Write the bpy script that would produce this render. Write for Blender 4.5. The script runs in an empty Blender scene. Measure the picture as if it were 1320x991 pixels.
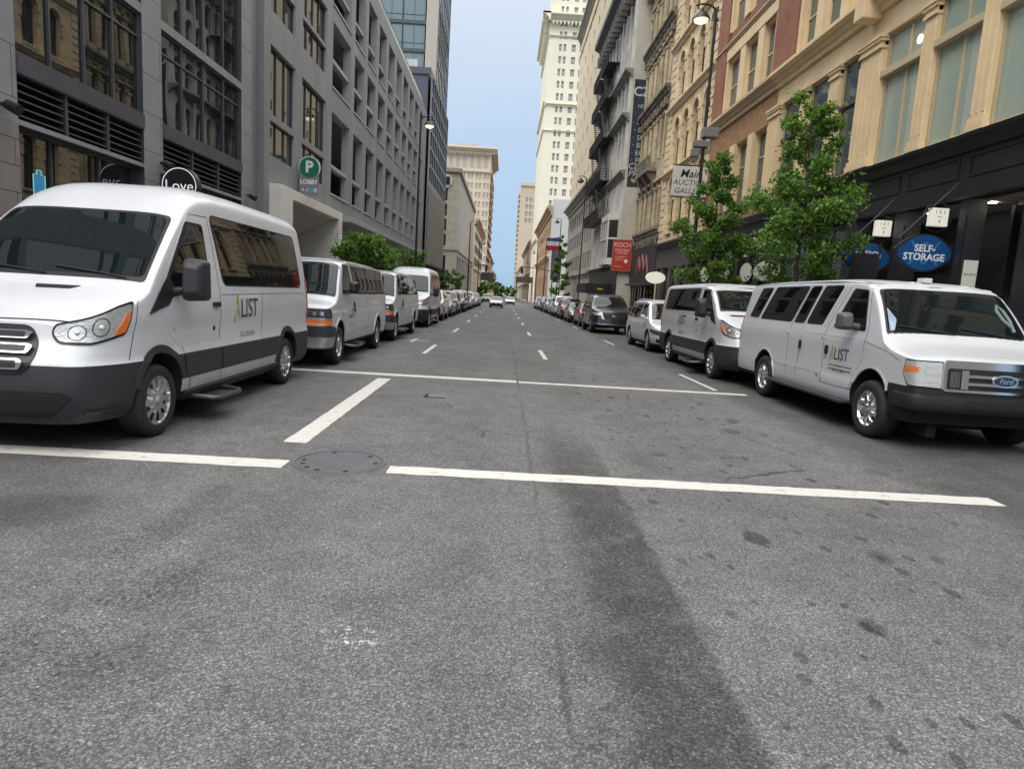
import bpy, bmesh, math, random
from mathutils import Vector, Matrix
random.seed(7)
SC = bpy.context.scene
COL = SC.collection
R = math.radians

# ------------------------------------------------------------------ materials
MATS = {}
def _nodes(name):
    m = bpy.data.materials.new(name); m.use_nodes = True
    nt = m.node_tree
    return m, nt, nt.nodes, nt.links, nt.nodes['Principled BSDF']
def mat(name, col, rough=.6, metal=0., ior=1.5, coat=0., var=0., vscale=3., bump=0., bscale=40., emit=None, estr=0., vcol=None, stretch=None, spec=None, vdetail=6., trans=0.):
    if name in MATS: return MATS[name]
    m, nt, N, Lk, b = _nodes(name)
    c = (col[0], col[1], col[2], 1)
    b.inputs['Base Color'].default_value = c
    b.inputs['Roughness'].default_value = rough
    b.inputs['Metallic'].default_value = metal
    b.inputs['IOR'].default_value = ior
    b.inputs['Coat Weight'].default_value = coat
    b.inputs['Coat Roughness'].default_value = .04
    if trans: b.inputs['Transmission Weight'].default_value = trans
    if spec is not None: b.inputs['Specular IOR Level'].default_value = spec
    if emit:
        b.inputs['Emission Color'].default_value = (*emit, 1); b.inputs['Emission Strength'].default_value = estr
    if var or bump:
        tc = N.new('ShaderNodeTexCoord'); src = tc.outputs['Object']
        if stretch:
            mp = N.new('ShaderNodeMapping'); mp.inputs['Scale'].default_value = stretch
            Lk.new(src, mp.inputs['Vector']); src = mp.outputs['Vector']
    if var:
        nz = N.new('ShaderNodeTexNoise'); nz.inputs['Scale'].default_value = vscale; nz.inputs['Detail'].default_value = vdetail; nz.inputs['Roughness'].default_value = .65
        Lk.new(src, nz.inputs['Vector'])
        rp = N.new('ShaderNodeValToRGB'); rp.color_ramp.elements[0].position = .3; rp.color_ramp.elements[1].position = .7
        v2 = vcol if vcol else tuple(x*(1+var) for x in col)
        v1 = tuple(x*(1-var) for x in col)
        rp.color_ramp.elements[0].color = (*v1, 1); rp.color_ramp.elements[1].color = (*v2, 1)
        Lk.new(nz.outputs['Fac'], rp.inputs['Fac']); Lk.new(rp.outputs['Color'], b.inputs['Base Color'])
    if bump:
        n2 = N.new('ShaderNodeTexNoise'); n2.inputs['Scale'].default_value = bscale; n2.inputs['Detail'].default_value = 4
        Lk.new(src, n2.inputs['Vector'])
        bp = N.new('ShaderNodeBump'); bp.inputs['Strength'].default_value = bump; bp.inputs['Distance'].default_value = .02
        Lk.new(n2.outputs['Fac'], bp.inputs['Height']); Lk.new(bp.outputs['Normal'], b.inputs['Normal'])
        if coat: Lk.new(bp.outputs['Normal'], b.inputs['Coat Normal'])
    MATS[name] = m
    return m
def glassmat(name, col, ior=1.9, rough=.02, wav=.0, wscale=.8, metal=0.):
    """dark or tinted reflecting window glass with a slight waviness"""
    if name in MATS: return MATS[name]
    m, nt, N, Lk, b = _nodes(name)
    b.inputs['Base Color'].default_value = (*col, 1); b.inputs['Roughness'].default_value = rough
    b.inputs['IOR'].default_value = ior; b.inputs['Metallic'].default_value = metal
    if wav:
        tc = N.new('ShaderNodeTexCoord'); nz = N.new('ShaderNodeTexNoise'); nz.inputs['Scale'].default_value = wscale; nz.inputs['Detail'].default_value = 1
        Lk.new(tc.outputs['Object'], nz.inputs['Vector'])
        bp = N.new('ShaderNodeBump'); bp.inputs['Strength'].default_value = wav; bp.inputs['Distance'].default_value = .05
        Lk.new(nz.outputs['Fac'], bp.inputs['Height']); Lk.new(bp.outputs['Normal'], b.inputs['Normal'])
    MATS[name] = m
    return m
def brickmat(name, c1, c2, mortar, bw=.22, bh=.075, rough=.85, axis='YZ', var=.25, bump=.4, ms=.012, vs=.6):
    """masonry courses laid on the facade plane"""
    if name in MATS: return MATS[name]
    m, nt, N, Lk, b = _nodes(name)
    b.inputs['Roughness'].default_value = rough
    tc = N.new('ShaderNodeTexCoord'); sp = N.new('ShaderNodeSeparateXYZ'); cb = N.new('ShaderNodeCombineXYZ'); ad = N.new('ShaderNodeMath'); ad.operation = 'ADD'
    Lk.new(tc.outputs['Object'], sp.inputs[0])
    Lk.new(sp.outputs['X'], ad.inputs[0]); Lk.new(sp.outputs['Y'], ad.inputs[1])
    Lk.new(ad.outputs[0], cb.inputs['X']); Lk.new(sp.outputs['Z'], cb.inputs['Y'])
    br = N.new('ShaderNodeTexBrick'); br.inputs['Scale'].default_value = 1; br.inputs['Brick Width'].default_value = bw; br.inputs['Row Height'].default_value = bh
    br.inputs['Mortar Size'].default_value = ms; br.inputs['Color1'].default_value = (*c1, 1); br.inputs['Color2'].default_value = (*c2, 1); br.inputs['Mortar'].default_value = (*mortar, 1)
    Lk.new(cb.outputs[0], br.inputs['Vector'])
    nz = N.new('ShaderNodeTexNoise'); nz.inputs['Scale'].default_value = vs; nz.inputs['Detail'].default_value = 8; nz.inputs['Roughness'].default_value = .7
    Lk.new(tc.outputs['Object'], nz.inputs['Vector'])
    mr = N.new('ShaderNodeMapRange'); mr.inputs['From Min'].default_value = .3; mr.inputs['From Max'].default_value = .7; mr.inputs['To Min'].default_value = 1-var; mr.inputs['To Max'].default_value = 1+var
    Lk.new(nz.outputs['Fac'], mr.inputs['Value'])
    mx = N.new('ShaderNodeMix'); mx.data_type = 'RGBA'; mx.blend_type = 'MULTIPLY'; mx.inputs['Factor'].default_value = 1
    Lk.new(br.outputs['Color'], mx.inputs['A']); Lk.new(mr.outputs['Result'], mx.inputs['B']); Lk.new(mx.outputs['Result'], b.inputs['Base Color'])
    bp = N.new('ShaderNodeBump'); bp.inputs['Strength'].default_value = bump; bp.inputs['Distance'].default_value = .01; bp.invert = True
    Lk.new(br.outputs['Fac'], bp.inputs['Height']); Lk.new(bp.outputs['Normal'], b.inputs['Normal'])
    MATS[name] = m
    return m

# ------------------------------------------------------------------ objects
def link(name, me, parent=None, loc=None, rot=None):
    o = bpy.data.objects.new(name, me); COL.objects.link(o)
    if parent: o.parent = parent
    if loc: o.location = loc
    if rot: o.rotation_euler = rot
    return o
def tag(o, label=None, cat=None, group=None, kind=None):
    if label: o['label'] = label
    if cat: o['category'] = cat
    if group: o['group'] = group
    if kind: o['kind'] = kind
    return o
def thing(name, label, cat, loc=(0, 0, 0), rot=(0, 0, 0), group=None):
    o = link(name, None, None, loc, rot); o.empty_display_size = .3
    return tag(o, label, cat, group)
def copy_tree(o, parent=None):
    c = o.copy(); COL.objects.link(c)
    if parent: c.parent = parent
    for ch in list(o.children): copy_tree(ch, c)
    return c

class MB:
    """collects shapes into one mesh"""
    def __init__(s): s.v = []; s.f = []; s.m = []; s.mi = 0; s.T = None
    def P(s, p):
        s.v.append(s.T(*p) if s.T else tuple(p)); return len(s.v)-1
    def face(s, ids, mi=None): s.f.append(tuple(ids)); s.m.append(s.mi if mi is None else mi)
    def poly(s, pts, mi=None): s.face([s.P(p) for p in pts], mi)
    def box(s, x0, x1, y0, y1, z0, z1, mi=None):
        i = [s.P(p) for p in ((x0,y0,z0),(x1,y0,z0),(x1,y1,z0),(x0,y1,z0),(x0,y0,z1),(x1,y0,z1),(x1,y1,z1),(x0,y1,z1))]
        for q in ((0,3,2,1),(4,5,6,7),(0,1,5,4),(1,2,6,5),(2,3,7,6),(3,0,4,7)): s.face([i[k] for k in q], mi)
        return s
    def prism(s, pts, ax, a, b, mi=None, cap=True):
        """2-D outline extruded along axis ax (0,1,2) from a to b"""
        def mk(p, t):
            q = list(p); q.insert(ax, t); return q
        A = [s.P(mk(p, a)) for p in pts]; B = [s.P(mk(p, b)) for p in pts]; n = len(pts)
        for i in range(n): s.face((A[i], A[(i+1) % n], B[(i+1) % n], B[i]), mi)
        if cap: s.face(A[::-1], mi); s.face(B, mi)
        return s
    def cyl(s, p0, p1, r0, r1=None, n=12, mi=None, cap=True):
        r1 = r0 if r1 is None else r1
        p0, p1 = Vector(p0), Vector(p1); d = (p1-p0).normalized()
        u = d.orthogonal().normalized(); w = d.cross(u)
        A = []; B = []
        for i in range(n):
            t = 2*math.pi*i/n; e = u*math.cos(t)+w*math.sin(t)
            A.append(s.P(p0+e*r0)); B.append(s.P(p1+e*r1))
        for i in range(n): s.face((A[i], A[(i+1) % n], B[(i+1) % n], B[i]), mi)
        if cap: s.face(A[::-1], mi); s.face(B, mi)
        return s
    def tube(s, pts, r, n=8, mi=None):
        pts = [Vector(p) for p in pts]; rings = []
        for k, p in enumerate(pts):
            d = (pts[min(k+1, len(pts)-1)]-pts[max(k-1, 0)]).normalized()
            u = d.orthogonal().normalized() if k == 0 else (u - d*u.dot(d)).normalized()
            w = d.cross(u); rr = r[k] if isinstance(r, (list, tuple)) else r
            rings.append([s.P(p+(u*math.cos(2*math.pi*i/n)+w*math.sin(2*math.pi*i/n))*rr) for i in range(n)])
        for a, b in zip(rings, rings[1:]):
            for i in range(n): s.face((a[i], a[(i+1) % n], b[(i+1) % n], b[i]), mi)
        s.face(rings[0][::-1], mi); s.face(rings[-1], mi)
        return s
    def lathe(s, prof, c=(0,0,0), axis=2, n=24, mi=None):
        """profile of (radius, height) turned about an axis"""
        rings = []
        for r, h in prof:
            ring = []
            for i in range(n):
                t = 2*math.pi*i/n; q = [r*math.cos(t), r*math.sin(t)]; q.insert(axis, h)
                ring.append(s.P((q[0]+c[0], q[1]+c[1], q[2]+c[2])))
            rings.append(ring)
        for a, b in zip(rings, rings[1:]):
            for i in range(n): s.face((a[i], a[(i+1) % n], b[(i+1) % n], b[i]), mi)
        return s
    def sphere(s, c, r, n=10, mi=None, sc=(1,1,1)):
        pr = [(max(1e-4, r*math.sin(math.pi*i/n)), -r*math.cos(math.pi*i/n)) for i in range(n+1)]
        b = len(s.v); T = s.T; s.T = None; s.lathe(pr, (0,0,0), 2, 2*n, mi); s.T = T
        for i in range(b, len(s.v)):
            q = s.v[i]; q = (q[0]*sc[0]+c[0], q[1]*sc[1]+c[1], q[2]*sc[2]+c[2]); s.v[i] = T(*q) if T else q
        return s
    def grid(s, rows, mi=None, closed=False):
        """rows of points -> quads"""
        ids = [[s.P(p) for p in r] for r in rows]
        for a, b in zip(ids, ids[1:]):
            for i in range(len(a)-1): s.face((a[i], a[i+1], b[i+1], b[i]), mi)
        return ids
    def mesh(s, name, mats, smooth=None):
        me = bpy.data.meshes.new(name); me.from_pydata(s.v, [], s.f)
        for m in (mats if isinstance(mats, (list, tuple)) else [mats]): me.materials.append(m)
        if any(s.m): me.polygons.foreach_set('material_index', s.m)
        if smooth:
            me.polygons.foreach_set('use_smooth', [True]*len(me.polygons)); me.set_sharp_from_angle(angle=R(smooth))
        me.update()
        return me
    def build(s, name, mats, parent=None, smooth=None, bevel=0, loc=None, rot=None, weld=0):
        me = s.mesh(name, mats, smooth)
        if weld:
            bm = bmesh.new(); bm.from_mesh(me); bmesh.ops.remove_doubles(bm, verts=bm.verts, dist=weld); bmesh.ops.recalc_face_normals(bm, faces=bm.faces); bm.to_mesh(me); bm.free()
            if smooth: me.set_sharp_from_angle(angle=R(smooth))
        o = link(name, me, parent, loc, rot)
        if bevel:
            md = o.modifiers.new('bevel', 'BEVEL'); md.width = bevel; md.segments = 2; md.limit_method = 'ANGLE'; md.angle_limit = R(40)
        return o

def text2d(txt, size=1., align='CENTER', bold=0., spacing=1., shear=0.):
    """lettering as flat faces: list of (x, y) points and faces"""
    cu = bpy.data.curves.new('lettering', 'FONT'); cu.body = txt; cu.size = size; cu.align_x = align; cu.align_y = 'CENTER'
    cu.offset = bold; cu.space_character = spacing; cu.shear = shear; cu.resolution_u = 3
    o = bpy.data.objects.new('lettering', cu); COL.objects.link(o)
    dg = bpy.context.evaluated_depsgraph_get(); me = bpy.data.meshes.new_from_object(o.evaluated_get(dg))
    V = [(v.co.x, v.co.y) for v in me.vertices]; F = [tuple(p.vertices) for p in me.polygons]
    bpy.data.objects.remove(o); bpy.data.curves.remove(cu); bpy.data.meshes.remove(me)
    return V, F
def add_text(mb, txt, fn, size, mi=0, **k):
    V, F = text2d(txt, size, **k)
    b = len(mb.v)
    for v in V: mb.P(fn(*v))
    for f in F: mb.face([b+i for i in f], mi)

def pchip(tab):
    xs = [float(t[0]) for t in tab]; ys = [float(t[1]) for t in tab]; n = len(xs)
    if n == 1: return lambda x: ys[0]
    h = [xs[i+1]-xs[i] for i in range(n-1)]; d = [(ys[i+1]-ys[i])/h[i] for i in range(n-1)]
    m = [0.]*n
    for i in range(1, n-1):
        if d[i-1]*d[i] > 0:
            w1 = 2*h[i]+h[i-1]; w2 = h[i]+2*h[i-1]; m[i] = (w1+w2)/(w1/d[i-1]+w2/d[i])
    m[0] = d[0]; m[-1] = d[-1]
    def f(x):
        if x <= xs[0]: return ys[0]
        if x >= xs[-1]: return ys[-1]
        lo = 0
        while xs[lo+1] < x: lo += 1
        t = (x-xs[lo])/h[lo]; t2 = t*t; t3 = t2*t
        return (2*t3-3*t2+1)*ys[lo]+(t3-2*t2+t)*h[lo]*m[lo]+(-2*t3+3*t2)*ys[lo+1]+(t3-t2)*h[lo]*m[lo+1]
    return f
def rounded(poly, r, n=5):
    """2-D outline with its corners rounded"""
    out = []; N = len(poly)
    for i in range(N):
        p0, p1, p2 = Vector(poly[i-1]), Vector(poly[i]), Vector(poly[(i+1) % N])
        a, b = p0-p1, p2-p1; la, lb = a.length, b.length
        rr = r[i] if isinstance(r, (list, tuple)) else r
        if rr <= 0: out.append(tuple(p1)); continue
        t = min(rr, la*.45, lb*.45)
        A, B = p1+a/la*t, p1+b/lb*t
        for k in range(n+1):
            u = k/n; q = A*(1-u)**2+p1*2*u*(1-u)+B*u*u; out.append((q.x, q.y))
    return out
def rowscan(poly, nrow=14, ncol=10):
    """z-monotone outline -> rows of (s, z)"""
    zs = [p[1] for p in poly]; z0, z1 = min(zs), max(zs); e = (z1-z0)*1e-4
    lv = sorted(set([round(z0+e+(z1-z0-2*e)*i/nrow, 5) for i in range(nrow+1)] + [round(min(max(z, z0+e), z1-e), 5) for z in zs]))
    lv = [z for i, z in enumerate(lv) if i == 0 or z-lv[i-1] > e*5]
    rows = []
    for z in lv:
        xs = []
        for i in range(len(poly)):
            a, b = poly[i-1], poly[i]
            if (a[1]-z)*(b[1]-z) <= 0 and abs(a[1]-b[1]) > 1e-9: xs.append(a[0]+(b[0]-a[0])*(z-a[1])/(b[1]-a[1]))
        if len(xs) < 2: continue
        a, b = min(xs), max(xs); rows.append([(a+(b-a)*k/ncol, z) for k in range(ncol+1)])
    return rows
# ------------------------------------------------------------------ vehicles
WHITE = mat('white_paint', (.585,.595,.61), .34, coat=.5, var=.05, vscale=1.3)
CLAD = mat('dark_cladding_plastic', (.026,.027,.031), .55, bump=.05, bscale=400)
BLACKP = mat('black_plastic', (.012,.012,.014), .45)
MATTE = mat('underbody_black', (.008,.008,.008), .9)
RUBBER = mat('tyre_rubber', (.017,.017,.018), .75, var=.3, vscale=9)
CHROME = mat('chrome', (.62,.63,.65), .12, metal=1)
SILVER = mat('silver_wheel', (.5,.5,.51), .28, metal=.85)
SGLASS = glassmat('tinted_side_glass', (.006,.007,.008), 1.52, .015)
WGLASS = glassmat('windscreen_glass', (.006,.010,.011), 1.45, .01)
LENS = mat('headlamp_lens', (.66,.66,.64), .22, coat=1, var=.18, vscale=30, metal=.55, bump=.25, bscale=55)
REFL = mat('lamp_reflector', (.75,.75,.74), .32, metal=.8, bump=.3, bscale=90)
LENSD = mat('dark_lamp_lens', (.05,.05,.055), .08, coat=1, var=.6, vscale=12)
AMBER = mat('amber_lens', (.75,.17,.02), .15, coat=1)
REDL = mat('red_lens', (.35,.01,.01), .15, coat=1)
BUMPB = mat('bumper_black', (.010,.010,.012), .62)
PLATE = mat('plate_white', (.6,.6,.58), .4)
LETTER = mat('charcoal_lettering', (.06,.055,.05), .5)
GOLD = mat('gold_lettering', (.42,.36,.05), .5)
BLUEB = mat('blue_badge', (.006,.014,.05), .2, coat=1)
SKIRT = .012

class Body:
    def __init__(s, L, w, zb, ztop, drop, p, inset, front=(.5,.2), rear=(.15,.1), lean=((0,0),(1,0)), rlean=((0,0),(1,0)), bow=.06, rbow=.03, yf=1.1, levels=(), pf=2.):
        s.L, s.w, s.zb = L, w, zb; s.lv = list(levels); s.pf = pf
        s.zt, s.dr, s.p, s.ins, s.ln, s.rl = map(pchip, (ztop, drop, p, inset, lean, rlean))
        s.fy, s.fx = front; s.ry, s.rx = rear; s.bow, s.rbow, s.yf = bow, rbow, yf
        n = 14; pts = [(s.W0(0)*k/6, 0.) for k in range(6)]
        pts += [(s.W0(y), y) for y in [s.fy*(1-math.cos(math.pi/2*k/n)) for k in range(n+1)]]
        pts += [(s.W0(y), y) for y in [s.fy+(L-s.fy-s.ry)*k/24 for k in range(1, 25)]]
        pts += [(s.W0(y), y) for y in [L-s.ry*(1-math.sin(math.pi/2*k/8)) for k in range(1, 9)]]
        s.plan = pts; s.cum = [0]
        for a, b in zip(pts, pts[1:]): s.cum.append(s.cum[-1]+math.hypot(a[0]-b[0], a[1]-b[1]))
    def W0(s, y):
        w = s.w
        if y < s.fy:
            t = 1-max(0, y)/s.fy; w -= s.fx*(1-(max(0, 1-t**s.pf))**(1/s.pf))
        if y > s.L-s.ry:
            t = 1-(s.L-y)/s.ry; w -= s.rx*(1-math.sqrt(max(0, 1-t*t)))
        return w
    def W(s, y, z): return s.W0(y)-s.ins(z)
    def ze(s, y): return s.zt(y)-s.dr(y)
    def M(s, x, y, z):
        f = max(0, 1-y/s.yf)**1.5; g = max(0, 1-(s.L-y)/s.yf)**1.5; u = min(1, abs(x)/s.w)
        return (x, y+(s.ln(z)+s.bow*u*u)*f-(s.rl(z)+s.rbow*u*u)*g, z)
    def s_of_y(s, y):
        for i in range(6, len(s.plan)):
            if s.plan[i][1] >= y:
                a, b = s.plan[i-1], s.plan[i]; t = (y-a[1])/max(1e-9, b[1]-a[1]); return s.cum[i-1]+t*(s.cum[i]-s.cum[i-1])
        return s.cum[-1]
    def wall(s, u, z):
        sg = 1 if u >= 0 else -1; u = min(abs(u), s.cum[-1]-1e-6)
        i = 0
        while s.cum[i+1] < u: i += 1
        t = (u-s.cum[i])/(s.cum[i+1]-s.cum[i]); a, b = s.plan[i], s.plan[i+1]
        x = a[0]+(b[0]-a[0])*t; y = a[1]+(b[1]-a[1])*t
        ze = s.ze(max(0, y)); zc = min(z, ze); k = 1
        if z > ze and y > .7:
            q = min(1, (z-ze)/s.dr(y)); k = (1-q*q)**(1/s.p(y)); z = min(z, s.zt(y))
        if y <= 0: x *= s.W(0, zc)/s.W0(0)
        else: x = (x-s.ins(zc))*k
        return Vector(s.M(sg*x, y, z))
    def wallo(s, u, z, off):
        e = .01; p = s.wall(u, z); a = s.wall(u+e, z)-s.wall(u-e, z); b = s.wall(u, z+e)-s.wall(u, z-e)
        n = a.cross(b); n.normalize()
        c = p-Vector((0, s.L/2, p.z))
        if n.dot(c) < 0: n = -n
        return p+n*off
    def top(s, c, y):
        p = s.p(y); z = s.ze(y)+s.dr(y)*max(0, 1-abs(c)**p)**.5
        return Vector(s.M(c*s.W(y, s.ze(y)), y, z))
    def topo(s, c, y, off):
        e = .01; p = s.top(c, y); n = (s.top(c+e, y)-s.top(c-e, y)).cross(s.top(c, y+e)-s.top(c, y-e)); n.normalize()
        if n.z < 0: n = -n
        return p+n*off
    def ring(s, y, M=16):
        ze = s.ze(y); lv = [z for z in s.lv if z < ze-.03]; z0 = lv[-1] if lv else s.zb
        lv = [s.zb]+lv; full = len(s.lv)+1
        k = M+full-len(lv); return lv+[z0+(ze-z0)*(i+1)/k for i in range(k)]
    def mesh(s, zone, arches, mats, name, extra=(), ny=46):
        C = [math.cos(math.pi*k/22) for k in range(1, 22)]; C = [math.copysign(abs(c)**.75, c) for c in C]
        ys = [0]+[s.fy*(1-math.cos(math.pi/2*k/9)) for k in range(1, 10)]+[s.L-s.ry*(1-math.sin(math.pi/2*k/6)) for k in range(0, 7)]+list(extra)
        ys += [s.fy+(s.L-s.fy-s.ry)*k/ny for k in range(1, ny)]
        ys = sorted(ys); ys = [y for i, y in enumerate(ys) if i == 0 or y-ys[i-1] > .012]
        mb = MB(); rows = []
        for y in ys:
            zs = s.ring(y); r = [(s.W(y, z), y, z) for z in zs]
            t = [(c*s.W(y, zs[-1]), y, s.ze(y)+s.dr(y)*max(0, 1-abs(c)**s.p(y))**.5) for c in C]
            rows.append(r+t+[(-x, y, z) for x, y, z in r[::-1]])
        def put(p): return mb.P(s.M(*p))
        ids = [[put(p) for p in r] for r in rows]; n = len(rows[0])
        for i in range(len(rows)-1):
            for j in range(n):
                k = (j+1) % n; q = (rows[i][j], rows[i][k], rows[i+1][k], rows[i+1][j])
                c = [sum(p[a] for p in q)/4 for a in range(3)]
                mb.face((ids[i][j], ids[i][k], ids[i+1][k], ids[i+1][j]), 2 if j == n-1 else zone(c[1], c[2], abs(c[0])))
        for ri in (0, -1):
            y = ys[ri]; zs = s.ring(y); cols = []
            for c in [1]+C+[-1]:
                ztop = s.ze(y)+s.dr(y)*max(0, 1-abs(c)**s.p(y))**.5; nf = len([z for z in s.lv if z < s.ze(y)-.03]); zf = ([s.zb]+s.lv)[nf]
                cols.append([(c*s.W(y, z), y, z if z <= zf else zf+(z-zf)*(ztop-zf)/(zs[-1]-zf)) for z in zs])
            ic = [[put(p) for p in q] for q in cols]
            for i in range(len(cols)-1):
                for j in range(len(zs)-1):
                    q = (cols[i][j], cols[i+1][j], cols[i+1][j+1], cols[i][j+1]); c = [sum(p[a] for p in q)/4 for a in range(3)]
                    mb.face((ic[i][j], ic[i+1][j], ic[i+1][j+1], ic[i][j+1]), zone(c[1], c[2], abs(c[0])))
        o = mb.build(name, mats, weld=.0008)
        cut = MB()
        for (y, z, r) in arches:
            for sg in (1, -1): cut.cyl((sg*(s.w-.36), y, z), (sg*(s.w+.3), y, z), r, n=40, mi=0)
        co = cut.build('cutter', [mats[2]])
        bm = bmesh.new(); bm.from_mesh(co.data); bmesh.ops.recalc_face_normals(bm, faces=bm.faces); bm.to_mesh(co.data); bm.free()
        md = o.modifiers.new('arch', 'BOOLEAN'); md.object = co; md.operation = 'DIFFERENCE'; md.solver = 'EXACT'; md.material_mode = 'TRANSFER'
        dg = bpy.context.evaluated_depsgraph_get(); me = bpy.data.meshes.new_from_object(o.evaluated_get(dg))
        bpy.data.objects.remove(o); bpy.data.objects.remove(co)
        return me
def split_zone(me, pick, mats, name, smooth=32):
    """faces of the chosen material slots as a mesh of their own"""
    mb = MB(); mp = {}
    names = [m.name for m in me.materials]
    for p in me.polygons:
        if names[p.material_index] in pick:
            ids = []
            for v in p.vertices:
                if v not in mp: mp[v] = mb.P(me.vertices[v].co)
                ids.append(mp[v])
            mb.face(ids, [m.name for m in mats].index(names[p.material_index]))
    return mb.mesh(name, mats, smooth)

def skirt(mb, rows, fn, off, mi=0):
    """a panel lying on a surface: face at `off`, rim going down to the surface"""
    g = mb.grid([[fn(a, b, off) for a, b in r] for r in rows], mi)
    edge = rows[0][:]+[r[-1] for r in rows[1:]]+rows[-1][::-1][1:]+[r[0] for r in rows[::-1][1:-1]]
    top = g[0][:]+[r[-1] for r in g[1:]]+g[-1][::-1][1:]+[r[0] for r in g[::-1][1:-1]]
    low = [mb.P(fn(a, b, -SKIRT)) for a, b in edge]; n = len(top)
    for i in range(n): mb.face((top[i], low[i], low[(i+1) % n], top[(i+1) % n]), mi)
def wallpatch(bd, poly, r=.03, off=.006, mats=None, name='panel', parent=None, sides=(1, -1), rows=12, cols=10, byy=True, merge=False, smooth=40):
    """panel on the side (outline in y, z) or the wrap-round front (outline in s, z) of a body, one object per side"""
    if byy: poly = [(bd.s_of_y(a), b) for a, b in poly]
    rp = rounded(poly, r) if r else poly
    rs = rowscan(rp, rows, cols); out = []; mb = MB()
    for sg in sides:
        if not merge: mb = MB()
        skirt(mb, [[(sg*a, b) for a, b in row] for row in rs], bd.wallo, off)
        if not merge: out.append(mb.build(name, mats, parent, smooth))
    if merge: out.append(mb.build(name, mats, parent, smooth))
    return out
def toppatch(bd, poly, r=.03, off=.006, mats=None, name='panel', parent=None, rows=14, cols=16):
    rs = rowscan(rounded(poly, r), rows, cols); mb = MB(); skirt(mb, rs, bd.topo, off)
    return mb.build(name, mats, parent, 40)
def arch_trim(bd, y, z, r0, r1, m, parent, off=.014, zmin=.3, name='wheel_arch_trim'):
    for sg in (1, -1):
        mb = MB(); rows = []
        a0 = math.asin(max(-1, min(1, (zmin-z)/r0)))
        for k in range(29):
            t = a0+(math.pi-2*a0)*k/28
            rows.append([(sg*bd.s_of_y(y+math.cos(t)*(r0+(r1-r0)*q)), z+math.sin(t)*(r0+(r1-r0)*q)) for q in (0, .33, .66, 1)])
        skirt(mb, rows, bd.wallo, off); mb.build(name, m, parent, 40)
def wheel(parent, x, y, r, tw, rim_r, style='slots', rimmat=None, dark=None):
    """wheel > tyre, rim; x is the outer face, sign gives the side"""
    sg = 1 if x > 0 else -1
    w = link('wheel', None, parent, (x, y, r)); w.empty_display_size = .1
    mb = MB(); T = tw
    prof = [(rim_r*.97, -.02), (rim_r, 0), (rim_r+.012, .004), ((rim_r+r)/2, .012), (r*.93, .002), (r*.975, -.018), (r, -.045), (r, -T+.045), (r*.975, -T+.018), (r*.93, -T), (rim_r, -T)]
    mb.lathe([(a, b*sg) for a, b in prof], axis=0, n=40)
    for k in (-.33, -.5, -.67): mb.lathe([(r+.001, T*k*sg-.006), (r-.012, T*k*sg), (r+.001, T*k*sg+.006)], axis=0, n=40)
    mb.build('tyre', RUBBER, w, 50)
    mb = MB(); NS = {'slots': 10, 'holes': 8, 'spokes': 5}[style]; n = 120
    radii = [0, .06, .12, .2, .3, .42, .55, .68, .8, .9, .96, 1.0]
    rows = []; mi = []
    for q in radii:
        row = []
        for k in range(n+1):
            t = 2*math.pi*k/n; ph = (t*NS/(2*math.pi)+(q*.8 if style == 'holes' else 0)) % 1
            d = -.012-.02*(1-q)*0
            if style == 'slots': dome = .012*(1-q*q)-.02; slot = .42 < q < .93 and abs(ph-.5) < .15+.10*q and q > .4; cen = q < .14
            elif style == 'holes': dome = .03*(1-q)-.03; slot = .5 < q < .9 and abs(ph-.5) < .24; cen = q < .25
            else: dome = .008-.02*q; slot = .26 < q < .9 and abs(ph-.5) < .30; cen = q < .12
            d = dome-(.035 if slot else 0)+(.018 if cen else 0)
            if q > .9: d = -.004
            row.append((d*sg, q*rim_r*math.cos(t), q*rim_r*math.sin(t)))
            mi.append(slot)
        rows.append(row)
    ids = [[mb.P(p) for p in r_] for r_ in rows]
    for a in range(len(rows)-1):
        for k in range(n):
            dk = mi[a*(n+1)+k] or mi[(a+1)*(n+1)+k]
            sl = mi[a*(n+1)+k] and mi[(a+1)*(n+1)+k]
            mb.face((ids[a][k], ids[a][k+1], ids[a+1][k+1], ids[a+1][k]), 1 if sl else 0)
    mb.build('rim', [rimmat or SILVER, dark or MATTE], w, 30)
    return w
def mirror(parent, m, x, y, z, w=.2, h=.42, d=.16, arm=.16, arm_z=-.1, mount=None):
    """door mirror standing off the body at (x, y, z)"""
    sg = 1 if x > 0 else -1
    mb = MB(); n = 10
    c = (x+sg*(arm+w/2), y, z)
    prof = rounded([(-w/2, -h/2), (w/2, -h/2*.92), (w/2*.94, h/2*.9), (-w/2*.86, h/2)], .055, 5)
    rows = []
    for k, (dy, sc) in enumerate(((-.62, .55), (-.5, .78), (-.25, .95), (.05, 1), (.4, 1), (.42, .93))):
        rows.append([(c[0]+sg*a*sc, c[1]+dy*d, c[2]+b*sc) for a, b in prof+prof[:1]])
    mb.grid(rows); mb.poly(rows[0][:-1]); 
    o = mb.build('door_mirror', m, parent, 45)
    g = MB(); g.poly([(c[0]+sg*a*.9, c[1]+.415*d, c[2]+b*.9) for a, b in prof]); g.build('mirror_glass', CHROME, o)
    a = MB(); a.tube([(x-sg*.05, y-.03, z+arm_z-.03), (x+sg*arm*.5, y-.02, z+arm_z), (x+sg*(arm+w*.4), y-.01, z+arm_z+.02)], [.05, .04, .035], 10)
    a.build('mirror_arm', m, o, 50)
    return o
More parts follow.
